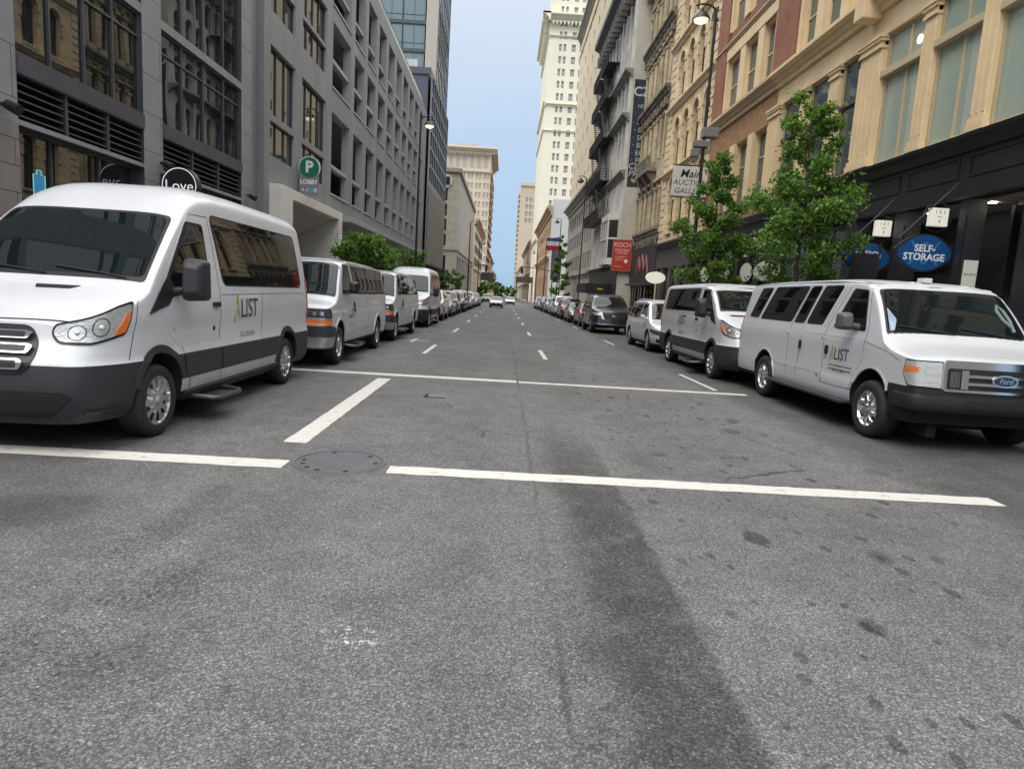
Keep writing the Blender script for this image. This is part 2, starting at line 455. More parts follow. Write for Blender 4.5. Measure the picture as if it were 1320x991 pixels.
def logo(parent, bd, sg, y0, z0, size, fwd):
    """company lettering: a slanted gold A with dark LIST and a line of small type below"""
    # fwd: +1 reads towards +y on this side
    def fn(off):
        return lambda a, b: bd.wallo(sg*bd.s_of_y(y0+fwd*a), z0+b, off)
    mb = MB(); add_text(mb, 'LIST', fn(.009), size, 0, align='LEFT', spacing=.95)
    mb.build('company_lettering', LETTER, parent)
    mb = MB(); f = fn(.010); h = size*.85
    for q in (((-.62,-.55),(-.5,-.55),(-.2,.62),(-.3,.62)), ((-.3,.62),(-.2,.62),(-.06,-.36),(-.16,-.36)), ((-.48,-.12),(-.12,-.12),(-.13,-.02),(-.45,-.02))):
        mb.poly([f(a*h*1.05, b*h) for a, b in q])
    mb.build('gold_initial', GOLD, parent)
    mb2 = MB(); add_text(mb2, '513.275.9541', lambda a, b: bd.wallo(sg*bd.s_of_y(y0+fwd*a), z0-size*.95+b, .009), size*.27, 0, align='LEFT')
    mb2.build('phone_lettering', LETTER, parent)
def seam(bd, pts, parent, name='panel_seam', w=.010, m=None, sides=(1, -1), byy=True):
    """panel gap drawn as a fine dark groove strip along a path in (y, z)"""
    mb = MB()
    for sg in sides:
        for (a, b) in zip(pts, pts[1:]):
            n = max(2, int(math.hypot(b[0]-a[0], b[1]-a[1])/.08)); dx, dz = b[0]-a[0], b[1]-a[1]; l = math.hypot(dx, dz) or 1
            px, pz = -dz/l*w/2, dx/l*w/2; rows = []
            for k in range(n+1):
                y, z = a[0]+dx*k/n, a[1]+dz*k/n
                f = (lambda q: bd.s_of_y(q)) if byy else (lambda q: q)
                rows.append([bd.wallo(sg*f(y+px), z+pz, .002), bd.wallo(sg*f(y-px), z-pz, .002)])
            mb.grid(rows)
    return mb.build(name, m or MATTE, parent)
def handle(parent, bd, y, z, l=.16, h=.035, vert=False, m=None):
    for sg in (1, -1):
        mb = MB(); a, b = (h, l) if vert else (l, h)
        rs = rowscan(rounded([(y-a/2, z-b/2), (y+a/2, z-b/2), (y+a/2, z+b/2), (y-a/2, z+b/2)], .015), 4, 4)
        skirt(mb, [[(sg*bd.s_of_y(p), q) for p, q in r] for r in rs], bd.wallo, .03); mb.build('door_handle', m or BLACKP, parent, 40)
def wiper(parent, bd, c0, c1, y0, y1):
    mb = MB(); mb.tube([bd.topo(c0+(c1-c0)*t/6, y0+(y1-y0)*t/6, .022) for t in range(7)], .009, 6); mb.build('wiper', BLACKP, parent)
def side_window(bd, poly, r, parent, name='side_window', off=.007, trim=.018):
    cy = sum(p[0] for p in poly)/len(poly); cz = sum(p[1] for p in poly)/len(poly)
    big = [(y+math.copysign(trim, y-cy), z+math.copysign(trim, z-cz)) for y, z in poly]
    for sg in (1, -1):
        f = wallpatch(bd, big, r+trim, off-.003, BLACKP, name, parent, (sg,), 14, 12)[0]
        wallpatch(bd, poly, r, off, SGLASS, 'pane', f, (sg,), 14, 12)
def put_body(root, bd, me, paint, clad=None):
    mats = [paint, MATTE]
    link('body', split_zone(me, {paint.name, MATTE.name}, mats, 'body'), root)
    if clad: link('lower_cladding', split_zone(me, {clad.name}, [clad], 'lower_cladding'), root)
def underside(root, bd, axles, r):
    mb = MB()
    for y in axles: mb.cyl((-bd.w+.2, y, r), (bd.w-.2, y, r), .06, n=8)
    mb.box(-.35, .35, axles[0]-.3, axles[1]+.6, .22, .33); mb.build('axle_and_chassis', MATTE, root)

def GZ(y):
    """street falls away gently in front of the viewpoint"""
    if y <= 0: return 0.
    if y < 16: return -.007*y*y/32
    return -.007*(min(y, 330)-8)
def slope(y): return 0 if y < 0 else -.007*min(1, y/16) if y < 330 else 0
def place(o, x, y, flip=False, k=1.04):
    ym = y+3; s = slope(ym)
    o.location = (x, y, GZ(ym)-3*s); o.scale = (k, k, k); o.rotation_euler = (-s if flip else s, 0, math.pi if flip else 0)
    return o

def large_van(name, label, roof='mid', group=None, lettering=True):
    """tall euro-style passenger van: dark bumpers and side cladding, one long black side window"""
    root = thing(name, label, 'van', group=group)
    mid = roof == 'mid'; dz = 0 if mid else -.43
    L = 5.98
    if mid: zt = [(0,1.12),(.1,1.18),(.35,1.30),(.7,1.41),(.86,1.465),(.98,1.56),(1.3,1.85),(1.62,2.14),(1.78,2.28),(1.98,2.43),(2.25,2.54),(2.7,2.60),(3.6,2.62),(5.6,2.61),(5.86,2.57),(5.98,2.46)]
    else: zt = [(0,1.12),(.1,1.18),(.35,1.30),(.7,1.41),(.86,1.465),(.98,1.55),(1.3,1.79),(1.6,1.96),(1.78,2.03),(2.1,2.12),(3,2.16),(5.6,2.16),(5.86,2.13),(5.98,2.04)]
    hi = 2.53 if mid else 2.1
    bd = Body(L, 1.03, .27, zt, [(0,.06),(.6,.08),(1.0,.06),(1.5,.08),(1.85,.14 if mid else .10),(2.5,.25 if mid else .13),(5.98,.27 if mid else .13)],
              [(0,3.5),(.8,4),(1.0,6),(1.6,5),(2.6,4.6),(5.98,4.6)],
              [(.25,.12),(.36,.035),(.42,.012),(.55,.0),(.76,.0),(.82,.022),(1.02,.026),(1.16,.012),(1.34,.022),(1.48,.04),(1.8,.085),(2.2,.15),(2.55,.22)],
              front=(.85,.30), rear=(.22,.10), lean=[(.25,.10),(.42,.02),(.6,0),(.78,.02),(.84,.05),(1.0,.13),(1.4,.2)], rlean=[(.3,0),(1,.0),(2.5,.12)], bow=.10, levels=(.38,.51,.64,.775), pf=2.)
    ya, yr, r = 1.02, 4.77, .355
    def zone(y, z, x):
        if z < .775 and (y < 1.15 or y > 5.05): return 1
        if .51 < z < .775: return 1
        if z < .375: return 2
        return 0
    me = bd.mesh(zone, [(ya, .40, .43), (yr, .40, .43)], [WHITE, CLAD, MATTE], name)
    put_body(root, bd, me, WHITE, CLAD)
    arch_trim(bd, ya, .40, .425, .50, CLAD, root, zmin=.52); arch_trim(bd, yr, .40, .425, .50, CLAD, root, zmin=.40)
    for y in (ya, yr):
        for sg in (1, -1): wheel(root, sg*1.0, y, r, .235, .24, 'slots')
    underside(root, bd, (ya, yr), r)
    # glass
    wt = 1.70 if mid else 1.62
    toppatch(bd, [(-.93, .92), (.93, .92), (.91, wt), (-.91, wt)], .06, .004, BLACKP, 'windscreen_surround', root, 16, 20)
    ws = toppatch(bd, [(-.90, .97), (.90, .97), (.875, wt-.03), (-.875, wt-.03)], .08, .008, WGLASS, 'windscreen', root, 18, 22)
    zw = (1.50, 2.27) if mid else (1.46, 1.99)
    side_window(bd, [(2.55, zw[0]), (5.52, zw[0]), (5.47, zw[1]), (2.42, zw[1])], .10, root)
    zd = 2.15 if mid else 1.97
    for sg in (1, -1):
        d = wallpatch(bd, [(1.50,.785),(2.36,.785),(2.40,1.4),(2.34,zd+.09),(1.88 if mid else 1.78,zd+.08),(1.02,1.40),(1.22,1.0),(1.42,.86)], .04, .003, WHITE, 'front_door', root, (sg,), 26, 14)[0]
        f = wallpatch(bd, [(1.10,1.33),(1.65,1.40),(2.18,1.47),(2.19,zd),(1.80 if mid else 1.72,zd),(1.20,1.52)], .05, .007, BLACKP, 'side_window', d, (sg,), 18, 12)[0]
        wallpatch(bd, [(1.22,1.40),(1.65,1.43),(2.15,1.50),(2.16,zd-.03),(1.82 if mid else 1.74,zd-.03),(1.27,1.52)], .04, .010, SGLASS, 'pane', f, (sg,), 18, 12)
        wallpatch(bd, [(.80,1.20),(1.20,1.28),(1.36,1.42),(1.28,1.58),(1.16,1.50)], .02, .012, BLACKP, 'mirror_sail', root, (sg,), 12, 8)
        wallpatch(bd, [(1.52,.525),(2.36,.525),(2.36,.765),(1.50,.765)], .02, .012, CLAD, 'door_cladding', root, (sg,), 6, 10)
        wallpatch(bd, [(2.41,.525),(4.30,.525),(4.24,.76),(2.41,.76)], .02, .012, CLAD, 'door_cladding', root, (sg,), 6, 16)
        mirror(root, CLAD, sg*.97, 1.36, 1.54, .24, .44, .2, .12, -.12)
    seam(bd, [(1.62,.40),(1.60,.55),(1.46,.86),(1.02,1.40),(1.90 if mid else 1.76,zd+.08),(2.35,zd+.10),(2.41,1.4),(2.37,.40)], root)
    seam(bd, [(3.72,.40),(3.72,.78),(3.74,1.42)], root); seam(bd, [(2.45,1.38),(5.6,1.40)], root, w=.006)
    seam(bd, [(.60,1.33),(.50,.80)], root)
    handle(root, bd, 2.27, 1.27, .17, .05); 
    mb = MB()
    for sg in (1, -1): mb.cyl(bd.wallo(sg*bd.s_of_y(2.24), 1.0, -.01), bd.wallo(sg*bd.s_of_y(2.24), 1.0, .006), .03, n=14)
    mb.build('door_lock', BLACKP, root)
    # front
    s1 = bd.s_of_y(.53)
    for sg in (1, -1):
        h = wallpatch(bd, [(.58,1.04),(.64,.95),(.90,.945),(s1-.10,1.03),(s1,1.33),(s1-.22,1.285),(.80,1.165),(.60,1.115)], .05, .008, BLACKP, 'headlight', root, (sg,), 16, 14, byy=False)[0]
        wallpatch(bd, [(.60,1.04),(.66,.97),(.90,.965),(s1-.12,1.05),(s1-.03,1.305),(s1-.24,1.265),(.80,1.145),(.62,1.10)], .05, .014, LENS, 'lens', h, (sg,), 16, 14, byy=False)
        wallpatch(bd, [(s1-.27,1.02),(s1-.13,1.05),(s1-.07,1.23),(s1-.14,1.21)], .012, .019, AMBER, 'indicator', h, (sg,), 8, 6, byy=False)
        for cx, cr in ((.78,.058),(.96,.072)):
            mb = MB()
            skirt(mb, [[(sg*(cx+cr*q*math.cos(t*math.pi/10)), 1.045+(cx-.78)*.28+cr*q*math.sin(t*math.pi/10)) for t in range(21)] for q in (1, .8, .55, .2)], bd.wallo, .017); mb.build('reflector', REFL, h, 60)
            mb = MB(); mb.sphere(bd.wallo(sg*cx, 1.045+(cx-.78)*.28, .02), cr*.32, 6); mb.build('bulb', LENS, h, 60)
            mb = MB(); mb.grid([[bd.wallo(sg*(cx+cr*q*math.cos(t*math.pi/12)), 1.045+(cx-.78)*.28+cr*q*math.sin(t*math.pi/12), .019) for t in range(25)] for q in (1.0, 1.13)]); mb.build('bezel', LENSD, h)
    g = wallpatch(bd, [(-.40,.70),(.40,.70),(.50,.82),(.50,.96),(.42,1.10),(-.42,1.10),(-.50,.96),(-.50,.82)], .07, .012, BLACKP, 'grille', root, (1,), 12, 24, byy=False)[0]
    for z0, z1, xx in ((.735,.785,.40),(.855,.905,.45),(.975,1.025,.42)):
        o = wallpatch(bd, [(-xx,z0),(xx,z0),(xx+.03,z1+.01),(xx,z1+.025),(-xx,z1+.025),(-xx-.03,z1+.01)], .02, .045, CHROME, 'grille_bar', g, (1,), 5, 24, byy=False)[0]
        wallpatch(bd, [(-xx+.025,z0+.013),(xx-.025,z0+.013),(xx-.02,z1+.013),(-xx+.02,z1+.013)], .012, .048, BLACKP, 'grille_slot', g, (1,), 4, 24, byy=False)
    mb = MB(); rows = [[(.115*q*math.cos(t*math.pi/12), .915+.048*q*math.sin(t*math.pi/12)) for t in range(25)] for q in (1, .6, .1)]
    skirt(mb, rows, bd.wallo, .06); bdg = mb.build('badge', BLUEB, g, 60)
    mb = MB(); add_text(mb, 'Ford', lambda a, b: bd.wallo(a, .915+b, .063), .07, shear=.3); mb.build('badge_lettering', CHROME, bdg)
    wallpatch(bd, [(-.62,.34),(.62,.34),(.78,.52),(.70,.56),(-.70,.56),(-.78,.52)], .03, .006, MATTE, 'lower_intake', root, (1,), 6, 20, byy=False)
    wallpatch(bd, [(.86,.36),(1.25,.36),(1.25,.385),(.88,.385)], .01, .02, BLACKP, 'bumper_crease', root, (1,-1), 3, 8, byy=False)
    toppatch(bd, [(.06,.66),(.36,.67),(.42,.76),(.0+.02,.75)], .01, .006, BLACKP, 'bonnet_vent', root, 4, 8)
    toppatch(bd, [(-.70,.665),(-.42,.66),(-.36,.75),(-.76,.76)], .01, .006, BLACKP, 'bonnet_vent', root, 4, 8)
    mb = MB()
    mb.grid([[bd.topo(-.96+1.92*k/24, .02+.03*abs(-.96+1.92*k/24), .003) for k in range(25)], [bd.topo(-.96+1.92*k/24, .034+.03*abs(-.96+1.92*k/24), .003) for k in range(25)]]); mb.build('bonnet_seam', MATTE, root)
    wiper(root, bd, .75, .05, .94, 1.02); wiper(root, bd, .0, -.75, .94, 1.02)
    # tail and steps
    wallpatch(bd, [(5.80,.95),(5.90,.95),(5.90,1.65),(5.80,1.65)], .03, .012, REDL, 'tail_light', root)
    wallpatch(bd, [(1.55,.275),(4.4,.275),(4.4,.37),(1.55,.37)], .02, .02, CLAD, 'sill_trim', root)
    for sg in (1, -1):
        mb = MB(); x0, x1 = sg*.9, sg*1.25
        mb.tube([(x0,1.72,.30),(x1-sg*.03,1.76,.27),(x1,1.84,.265),(x1,2.36,.265),(x1-sg*.03,2.44,.27),(x0,2.48,.30)], .026, 8)
        mb.box(min(x0,x1)+.02, max(x0,x1)-.02, 1.80, 2.40, .245, .262); mb.build('side_step', mat('step_metal', (.10,.10,.105), .35, metal=.6), root, 40)
    if lettering:
        logo(root, bd, 1, 2.98, 1.20, .34, 1); logo(root, bd, -1, 3.80, 1.20, .34, -1)
    return root

def classic_van(name, label, group=None):
    """north-american box van with chrome grille and separate tilted side windows"""
    root = thing(name, label, 'van', group=group)
    L = 6.0
    bd = Body(L, 1.01, .34, [(0,1.10),(.05,1.145),(.25,1.19),(.6,1.26),(.78,1.32),(.86,1.39),(1.0,1.56),(1.2,1.80),(1.36,1.955),(1.5,2.03),(1.8,2.085),(2.6,2.12),(4.5,2.12),(5.6,2.09),(5.88,2.04),(6.0,1.92)],
              [(0,.05),(.5,.08),(.8,.06),(1.1,.06),(1.4,.07),(2,.09),(6,.10)], [(0,3.2),(.7,3.6),(.9,7),(1.4,5.5),(2.2,4.4),(6,4.2)],
              [(.3,.09),(.40,.03),(.52,.012),(.66,.0),(.70,.016),(.95,.016),(1.25,.02),(1.28,.032),(1.40,.05),(1.7,.10),(2.0,.155),(2.15,.19)],
              front=(.30,.12), rear=(.28,.12), lean=[(.3,.20),(.45,.13),(.52,.03),(.6,0),(.75,.02),(1.1,.05),(1.4,.1)], rlean=[(.3,0),(1.2,.02),(2.1,.16)], bow=.09, levels=(.40,.52,.68,.78), pf=2.2)
    ya, yr, r = .97, 4.48, .375
    me = bd.mesh(lambda y, z, x: ((1 if z > .52 else 2) if z < .78 and y < .53 else 2 if z < .375 else 0), [(ya,.44,.47), (yr,.42,.45)], [WHITE, BUMPB, MATTE], name)  # front below the bumper is coloured matte black to read as shadow
    put_body(root, bd, me, WHITE, BUMPB)
    for y in (ya, yr):
        for sg in (1, -1): wheel(root, sg*(1.0 if y == ya else .985), y, r, .25, .235, 'holes', CHROME if y == ya else SILVER)
    arch_trim(bd, ya, .44, .462, .492, WHITE, root, .006, zmin=.66); arch_trim(bd, yr, .42, .442, .468, WHITE, root, .006, zmin=.42)
    underside(root, bd, (ya, yr), r)
    mb = MB(); mb.box(-.75,.75,.25,.55,.42,.60); mb.box(-.8,.8,.5,2.2,.40,.5); mb.tube([(-.7,.35,.40),(.7,.42,.34)], .03); mb.box(-.62,-.50,.3,.7,.16,.4); mb.build('front_suspension', MATTE, root)
    toppatch(bd, [(-.945, .84), (.945, .84), (.93, 1.37), (-.93, 1.37)], .05, .004, BLACKP, 'windscreen_surround', root, 16, 20)
    toppatch(bd, [(-.92, .875), (.92, .875), (.895, 1.345), (-.895, 1.345)], .08, .008, WGLASS, 'windscreen', root, 18, 22)
    toppatch(bd, [(-.90,.885),(-.84,.885),(-.79,1.0),(-.895,1.13)], .02, .0105, mat('parking_permit', (.28,.36,.45), .5, var=.2, vscale=9), 'permit_sticker', root, 8, 6)
    mb = MB(); add_text(mb, '2', lambda a, b: bd.topo(-.862+a, .935+b, .0125), .085); mb.build('permit_number', PLATE, root)
    gb = MB(); gb.tube([bd.topo(c, y, -.0+.012) for c, y in ((.80,.93),(.82,1.05),(.80,1.15),(.74,1.20),(.70,1.14),(.73,1.04),(.80,.98))], .022, 8)
    gb.build('grab_handle', mat('grey_trim', (.16,.20,.19), .6), root, 50)
    T = 1.985; Bz = 1.42
    polys = [[(2.52,Bz),(3.02,Bz),(2.72,T),(2.18,T)], [(3.13,Bz),(3.47,Bz),(3.15,T),(2.84,T)], [(3.60,Bz),(4.92,Bz+.01),(4.52,T-.005),(3.27,T)], [(5.06,Bz+.02),(5.50,Bz+.03),(5.20,T-.02),(4.70,T-.01)]]
    for q in polys: side_window(bd, q, .05, root)
    for sg in (1, -1):
        d = wallpatch(bd, [(1.48,.56),(2.28,.56),(2.33,1.35),(1.92,2.035),(1.46,2.01),(1.24,1.40),(1.24,.98),(1.40,.80)], .05, .003, WHITE, 'front_door', root, (sg,), 26, 14)[0]
        f = wallpatch(bd, [(1.28,1.37),(2.16,1.385),(1.86,1.955),(1.48,1.93)], .05, .007, BLACKP, 'side_window', d, (sg,), 16, 12)[0]
        wallpatch(bd, [(1.315,1.395),(2.11,1.405),(1.84,1.935),(1.495,1.91)], .045, .010, SGLASS, 'pane', f, (sg,), 16, 12)
        mirror(root, mat('grey_mirror', (.09,.09,.095), .5), sg*.95, 1.50, 1.49, .20, .25, .16, .10, -.06)
    seam(bd, [(1.42,.56),(1.41,.80),(1.245,.98),(1.23,1.40),(1.45,2.02),(1.93,2.045),(2.34,1.35),(2.29,.56),(1.42,.56)], root)
    seam(bd, [(3.16,.56),(3.08,1.36)], root); seam(bd, [(3.55,.56),(3.56,1.36),(3.22,2.02)], root); seam(bd, [(2.42,1.36),(2.05,2.04),(3.2,2.05)], root, w=.005)
    seam(bd, [(.30,1.06),(.7,1.16),(1.24,1.24),(3.0,1.27),(5.9,1.30)], root, w=.010, m=mat('crease_shade_grey', (.30,.31,.32), .5))  # no gap here: grey strip paints the shade line of the body crease
    seam(bd, [(1.42,.685),(4.0,.68)], root, w=.012, m=mat('crease_shade_grey', (.30,.31,.32), .5)); seam(bd, [(4.98,.69),(5.95,.70)], root, w=.012, m=MATS['crease_shade_grey'])  # lower crease, its shade line painted as grey strips
    handle(root, bd, 2.20, 1.05, .13, .06, True); handle(root, bd, 3.08, 1.06, .13, .05, True)
    mb = MB()
    for sg in (1, -1):
        for y in (2.24, 3.10): mb.cyl(bd.wallo(sg*bd.s_of_y(y), .93, -.01), bd.wallo(sg*bd.s_of_y(y), .93, .006), .014, n=10)
        for y, z in ((2.38,1.22),(2.40,.66),(3.62,1.22)): mb.cyl(bd.wallo(sg*bd.s_of_y(y), z, -.01), bd.wallo(sg*bd.s_of_y(y), z, .012), .018, n=8)
    mb.build('lock_and_hinge', SILVER, root)
    # front: grille, lamps, bumper
    g = wallpatch(bd, [(-.67,.755),(.67,.755),(.67,1.12),(-.67,1.12)], .03, .02, CHROME, 'grille', root, (1,), 8, 24, byy=False)[0]
    wallpatch(bd, [(-.63,.785),(.63,.785),(.63,1.03),(-.63,1.03)], .02, .034, BLACKP, 'grille_opening', g, (1,), 8, 24, byy=False)
    for z in (.842, .932): wallpatch(bd, [(-.44,z),(.44,z),(.44,z+.032),(-.44,z+.032)], (.005), .055, CHROME, 'grille_bar', g, (1,), 3, 20, byy=False)
    for sg in (1, -1): wallpatch(bd, [(.42,.795),(.50,.795),(.50,1.012),(.42,1.012)], .008, .06, CHROME, 'grille_bar', g, (sg,), 6, 4, byy=False)
    mb = MB(); nn = 0
    for sg in (1, -1):
        for k in range(7): mb.tube([bd.wallo(sg*(.512+.016*k), .81, .042), bd.wallo(sg*(.512+.016*k), .99, .042)], .003, 4)
    mb.build('grille_mesh', SILVER, g)
    mb = MB(); e = lambda q, w, h: [(w*q*math.cos(t*math.pi/14), .91+h*q*math.sin(t*math.pi/14)) for t in range(29)]
    skirt(mb, [e(q, .155, .072) for q in (1, .6, .1)], bd.wallo, .066); bdg = mb.build('badge', CHROME, g, 60)
    mb = MB(); skirt(mb, [e(q, .132, .056) for q in (1, .6, .1)], bd.wallo, .070); mb.build('badge_field', BLUEB, bdg, 60)
    mb = MB(); add_text(mb, 'Ford', lambda a, b: bd.wallo(a, (.91+b), .074), .085, shear=.3); mb.build('badge_lettering', CHROME, bdg)
    s1 = bd.s_of_y(.21)
    for sg in (1, -1):
        h = wallpatch(bd, [(.685,.775),(s1-.09,.785),(s1,.93),(s1-.02,1.10),(.685,1.10)], .02, .012, BLACKP, 'headlight', root, (sg,), 10, 12, byy=False)[0]
        wallpatch(bd, [(.695,.79),(s1-.105,.80),(s1-.02,.93),(s1-.035,1.085),(.695,1.085)], .02, .02, LENS, 'lens', h, (sg,), 10, 12, byy=False)
        wallpatch(bd, [(s1-.21,.96),(s1-.03,.96),(s1-.03,1.02),(s1-.21,1.02)], .008, .024, AMBER, 'indicator', h, (sg,), 4, 6, byy=False)
        for z in (.85, .94, 1.03): wallpatch(bd, [(.71,z),(.88,z),(.88,z+.05),(.71,z+.05)], .02, .023, REFL, 'reflector', h, (sg,), 3, 5, byy=False)
    s2 = bd.s_of_y(.34)
    wallpatch(bd, [(-s2,.53),(s2,.53),(s2,.70),(-s2,.70)], .03, .035, BUMPB, 'bumper', root, (1,), 5, 44, byy=False)
    wallpatch(bd, [(-.42,.57),(.42,.57),(.42,.66),(-.42,.66)], .02, .04, MATTE, 'bumper_slot', root, (1,), 3, 14, byy=False)
    for sg in (1, -1):
        mb = MB(); mb.box(sg*1.02-.10, sg*1.02+.10, 1.45, 4.05, .355, .40); mb.build('running_board', CLAD, root, bevel=.012)
    wallpatch(bd, [(5.84,.95),(5.92,.95),(5.92,1.45),(5.84,1.45)], .02, .012, REDL, 'tail_light', root)
    mb = MB(); mb.box(-.06,.06,1.62,1.78,2.075,2.14); mb.build('roof_vent', WHITE, root, bevel=.01)
    rr = MB()
    for sg in (1, -1): rr.tube([bd.topo(sg*.972, 1.55+4.2*k/20, .008) for k in range(21)], .011, 6)
    rr.build('drip_rail', WHITE, root, 50)
    wiper(root, bd, .75, .08, .86, .93); wiper(root, bd, -.05, -.78, .86, .93)
    logo(root, bd, -1, 1.98, 1.0, .24, -1); logo(root, bd, 1, 1.62, 1.0, .24, 1)
    rr = random.Random(4)
    for sg, y0, fw in ((-1, 2.10, -1), (1, 1.5, 1)):
        for k in range(2):
            mb = MB(); t = 0
            while t < .62:
                w = rr.uniform(.02, .06); z = .835-.055*k
                mb.poly([bd.wallo(sg*bd.s_of_y(y0+fw*a), q, .008) for a, q in ((t,z),(t+w,z),(t+w,z+.016),(t,z+.016))]); t += w+.012
            mb.build('small_print', LETTER, root)
    return root
def square_van(name, label, group=None, lettering=True):
    """long box van: dark stacked headlamp over a wide amber lamp, grey bumper over bright valance"""
    root = thing(name, label, 'van', group=group)
    L = 6.2
    bd = Body(L, 1.0, .34, [(0,1.12),(.06,1.17),(.4,1.24),(.72,1.31),(.82,1.38),(1.0,1.56),(1.25,1.80),(1.48,2.0),(1.65,2.07),(2.2,2.12),(4,2.13),(5.8,2.10),(6.08,2.04),(6.2,1.90)],
              [(0,.06),(.7,.09),(1.1,.10),(1.5,.12),(2.2,.15),(6.2,.17)], [(0,3.2),(.7,3.6),(.9,7),(1.5,5.5),(2.3,4.4),(6.2,4.2)],
              [(.3,.09),(.42,.03),(.55,.01),(.7,0),(1.0,.0),(1.10,.02),(1.38,.035),(1.5,.06),(1.8,.115),(2.05,.165),(2.15,.2)],
              front=(.32,.13), rear=(.3,.12), lean=[(.3,.12),(.45,.05),(.60,0),(.78,0),(.82,.03),(1.1,.06),(1.4,.1)], rlean=[(.3,0),(1.2,.02),(2.1,.14)], bow=.09, levels=(.42,.60,.79), pf=2.2)
    ya, yr, r = .95, 4.88, .375
    BUM = mat('grey_bumper', (.035,.038,.045), .45)
    me = bd.mesh(lambda y, z, x: (1 if z < .79 and y < .42 else 2 if z < .40 else 0), [(ya,.44,.455), (yr,.42,.45)], [WHITE, BUM, MATTE], name)
    put_body(root, bd, me, WHITE, BUM)
    for y in (ya, yr):
        for sg in (1, -1): wheel(root, sg*.985, y, r, .25, .22, 'holes', SILVER)
    arch_trim(bd, ya, .44, .445, .50, WHITE, root, .012, zmin=.5); arch_trim(bd, yr, .42, .44, .495, WHITE, root, .012, zmin=.45)
    underside(root, bd, (ya, yr), r)
    toppatch(bd, [(-.945, .80), (.945, .80), (.93, 1.50), (-.93, 1.50)], .05, .004, BLACKP, 'windscreen_surround', root, 14, 18)
    toppatch(bd, [(-.92, .84), (.92, .84), (.895, 1.475), (-.895, 1.475)], .08, .008, WGLASS, 'windscreen', root, 16, 20)
    B, T = 1.43, 2.02
    for q in ([(2.44,B),(3.62,B),(3.62,T),(2.22,T)], [(3.70,B),(4.86,B),(4.86,T),(3.70,T)], [(4.94,B),(5.86,B+.01),(5.72,T-.01),(4.94,T)]): side_window(bd, q, .05, root, trim=.035)
    for sg in (1, -1):
        d = wallpatch(bd, [(1.46,.56),(2.22,.56),(2.28,1.35),(2.10,2.06),(1.55,2.05),(1.10,1.40),(1.10,1.02),(1.38,.78)], .05, .003, WHITE, 'front_door', root, (sg,), 24, 12)[0]
        f = wallpatch(bd, [(1.18,1.38),(2.18,1.40),(2.03,2.0),(1.58,1.98)], .05, .007, BLACKP, 'side_window', d, (sg,), 14, 10)[0]
        wallpatch(bd, [(1.22,1.405),(2.14,1.425),(2.0,1.975),(1.59,1.955)], .045, .010, SGLASS, 'pane', f, (sg,), 14, 10)
        mirror(root, BLACKP, sg*.94, 1.46, 1.53, .19, .26, .16, .10, -.06)
    seam(bd, [(1.40,.56),(1.37,.78),(1.09,1.02),(1.09,1.40),(1.54,2.06),(2.11,2.07),(2.29,1.35),(2.24,.56),(1.40,.56)], root)
    seam(bd, [(3.60,.56),(3.66,1.4)], root); seam(bd, [(1.4,.62),(4.4,.62)], root, w=.012, m=mat('crease_shade_grey', (.30,.31,.32), .5)); seam(bd, [(.5,1.12),(6.0,1.12)], root, w=.01, m=MATS['crease_shade_grey'])  # grey strips paint the shade along the two body creases
    handle(root, bd, 2.19, 1.12, .22, .045, True)
    s1 = bd.s_of_y(.20)
    g = wallpatch(bd, [(-.52,.80),(.52,.80),(.52,1.10),(-.52,1.10)], .02, .015, BLACKP, 'grille', root, (1,), 6, 20, byy=False)[0]
    wallpatch(bd, [(-.55,.93),(.55,.93),(.55,.985),(-.55,.985)], .01, .03, SILVER, 'grille_bar', g, (1,), 3, 20, byy=False)
    for sg in (1, -1):
        h = wallpatch(bd, [(.54,.945),(s1,.945),(s1-.01,1.11),(.54,1.11)], .02, .014, BLACKP, 'headlight', root, (sg,), 8, 12, byy=False)[0]
        wallpatch(bd, [(.60,.96),(s1-.02,.96),(s1-.03,1.095),(.60,1.095)], .02, .02, LENSD, 'lens', h, (sg,), 6, 12, byy=False)
        for a in (.70, .82): wallpatch(bd, [(a,.985),(a+.07,.985),(a+.07,1.05),(a,1.05)], .02, .023, CHROME, 'reflector', h, (sg,), 3, 4, byy=False)
        wallpatch(bd, [(.54,.90),(s1-.01,.90),(s1-.01,.94),(.54,.94)], .008, .022, SILVER, 'lamp_trim', root, (sg,), 3, 12, byy=False)
        wallpatch(bd, [(.55,.80),(s1-.005,.80),(s1-.005,.895),(.55,.895)], .02, .022, AMBER, 'indicator', root, (sg,), 5, 12, byy=False)
    s2 = bd.s_of_y(.36)
    wallpatch(bd, [(-s2,.60),(s2,.60),(s2,.77),(-s2,.77)], .02, .06, BUM, 'bumper', root, (1,), 5, 40, byy=False)
    wallpatch(bd, [(-s2+.05,.40),(s2-.05,.40),(s2,.595),(-s2,.595)], .03, .045, mat('bright_valance', (.42,.43,.44), .3, metal=.5), 'bumper_valance', root, (1,), 5, 40, byy=False)
    wallpatch(bd, [(5.98,.95),(6.10,.95),(6.10,1.5),(5.98,1.5)], .02, .012, REDL, 'tail_light', root)
    for sg in (1, -1):
        mb = MB(); x0, x1 = sg*.85, sg*1.17
        mb.tube([(x0,1.55,.36),(x1-sg*.04,1.58,.32),(x1,1.66,.315),(x1,2.2,.315),(x1-sg*.04,2.28,.32),(x0,2.31,.36)], .024, 8)
        mb.box(min(x0,x1)+.02, max(x0,x1)-.03, 1.63, 2.22, .295, .31); mb.build('side_step', mat('step_metal', (.10,.10,.105), .35, metal=.6), root, 40)
    mb = MB()
    for sg in (1, -1): mb.tube([bd.topo(sg*.972, 1.65+4.3*k/20, .008) for k in range(21)], .011, 6)
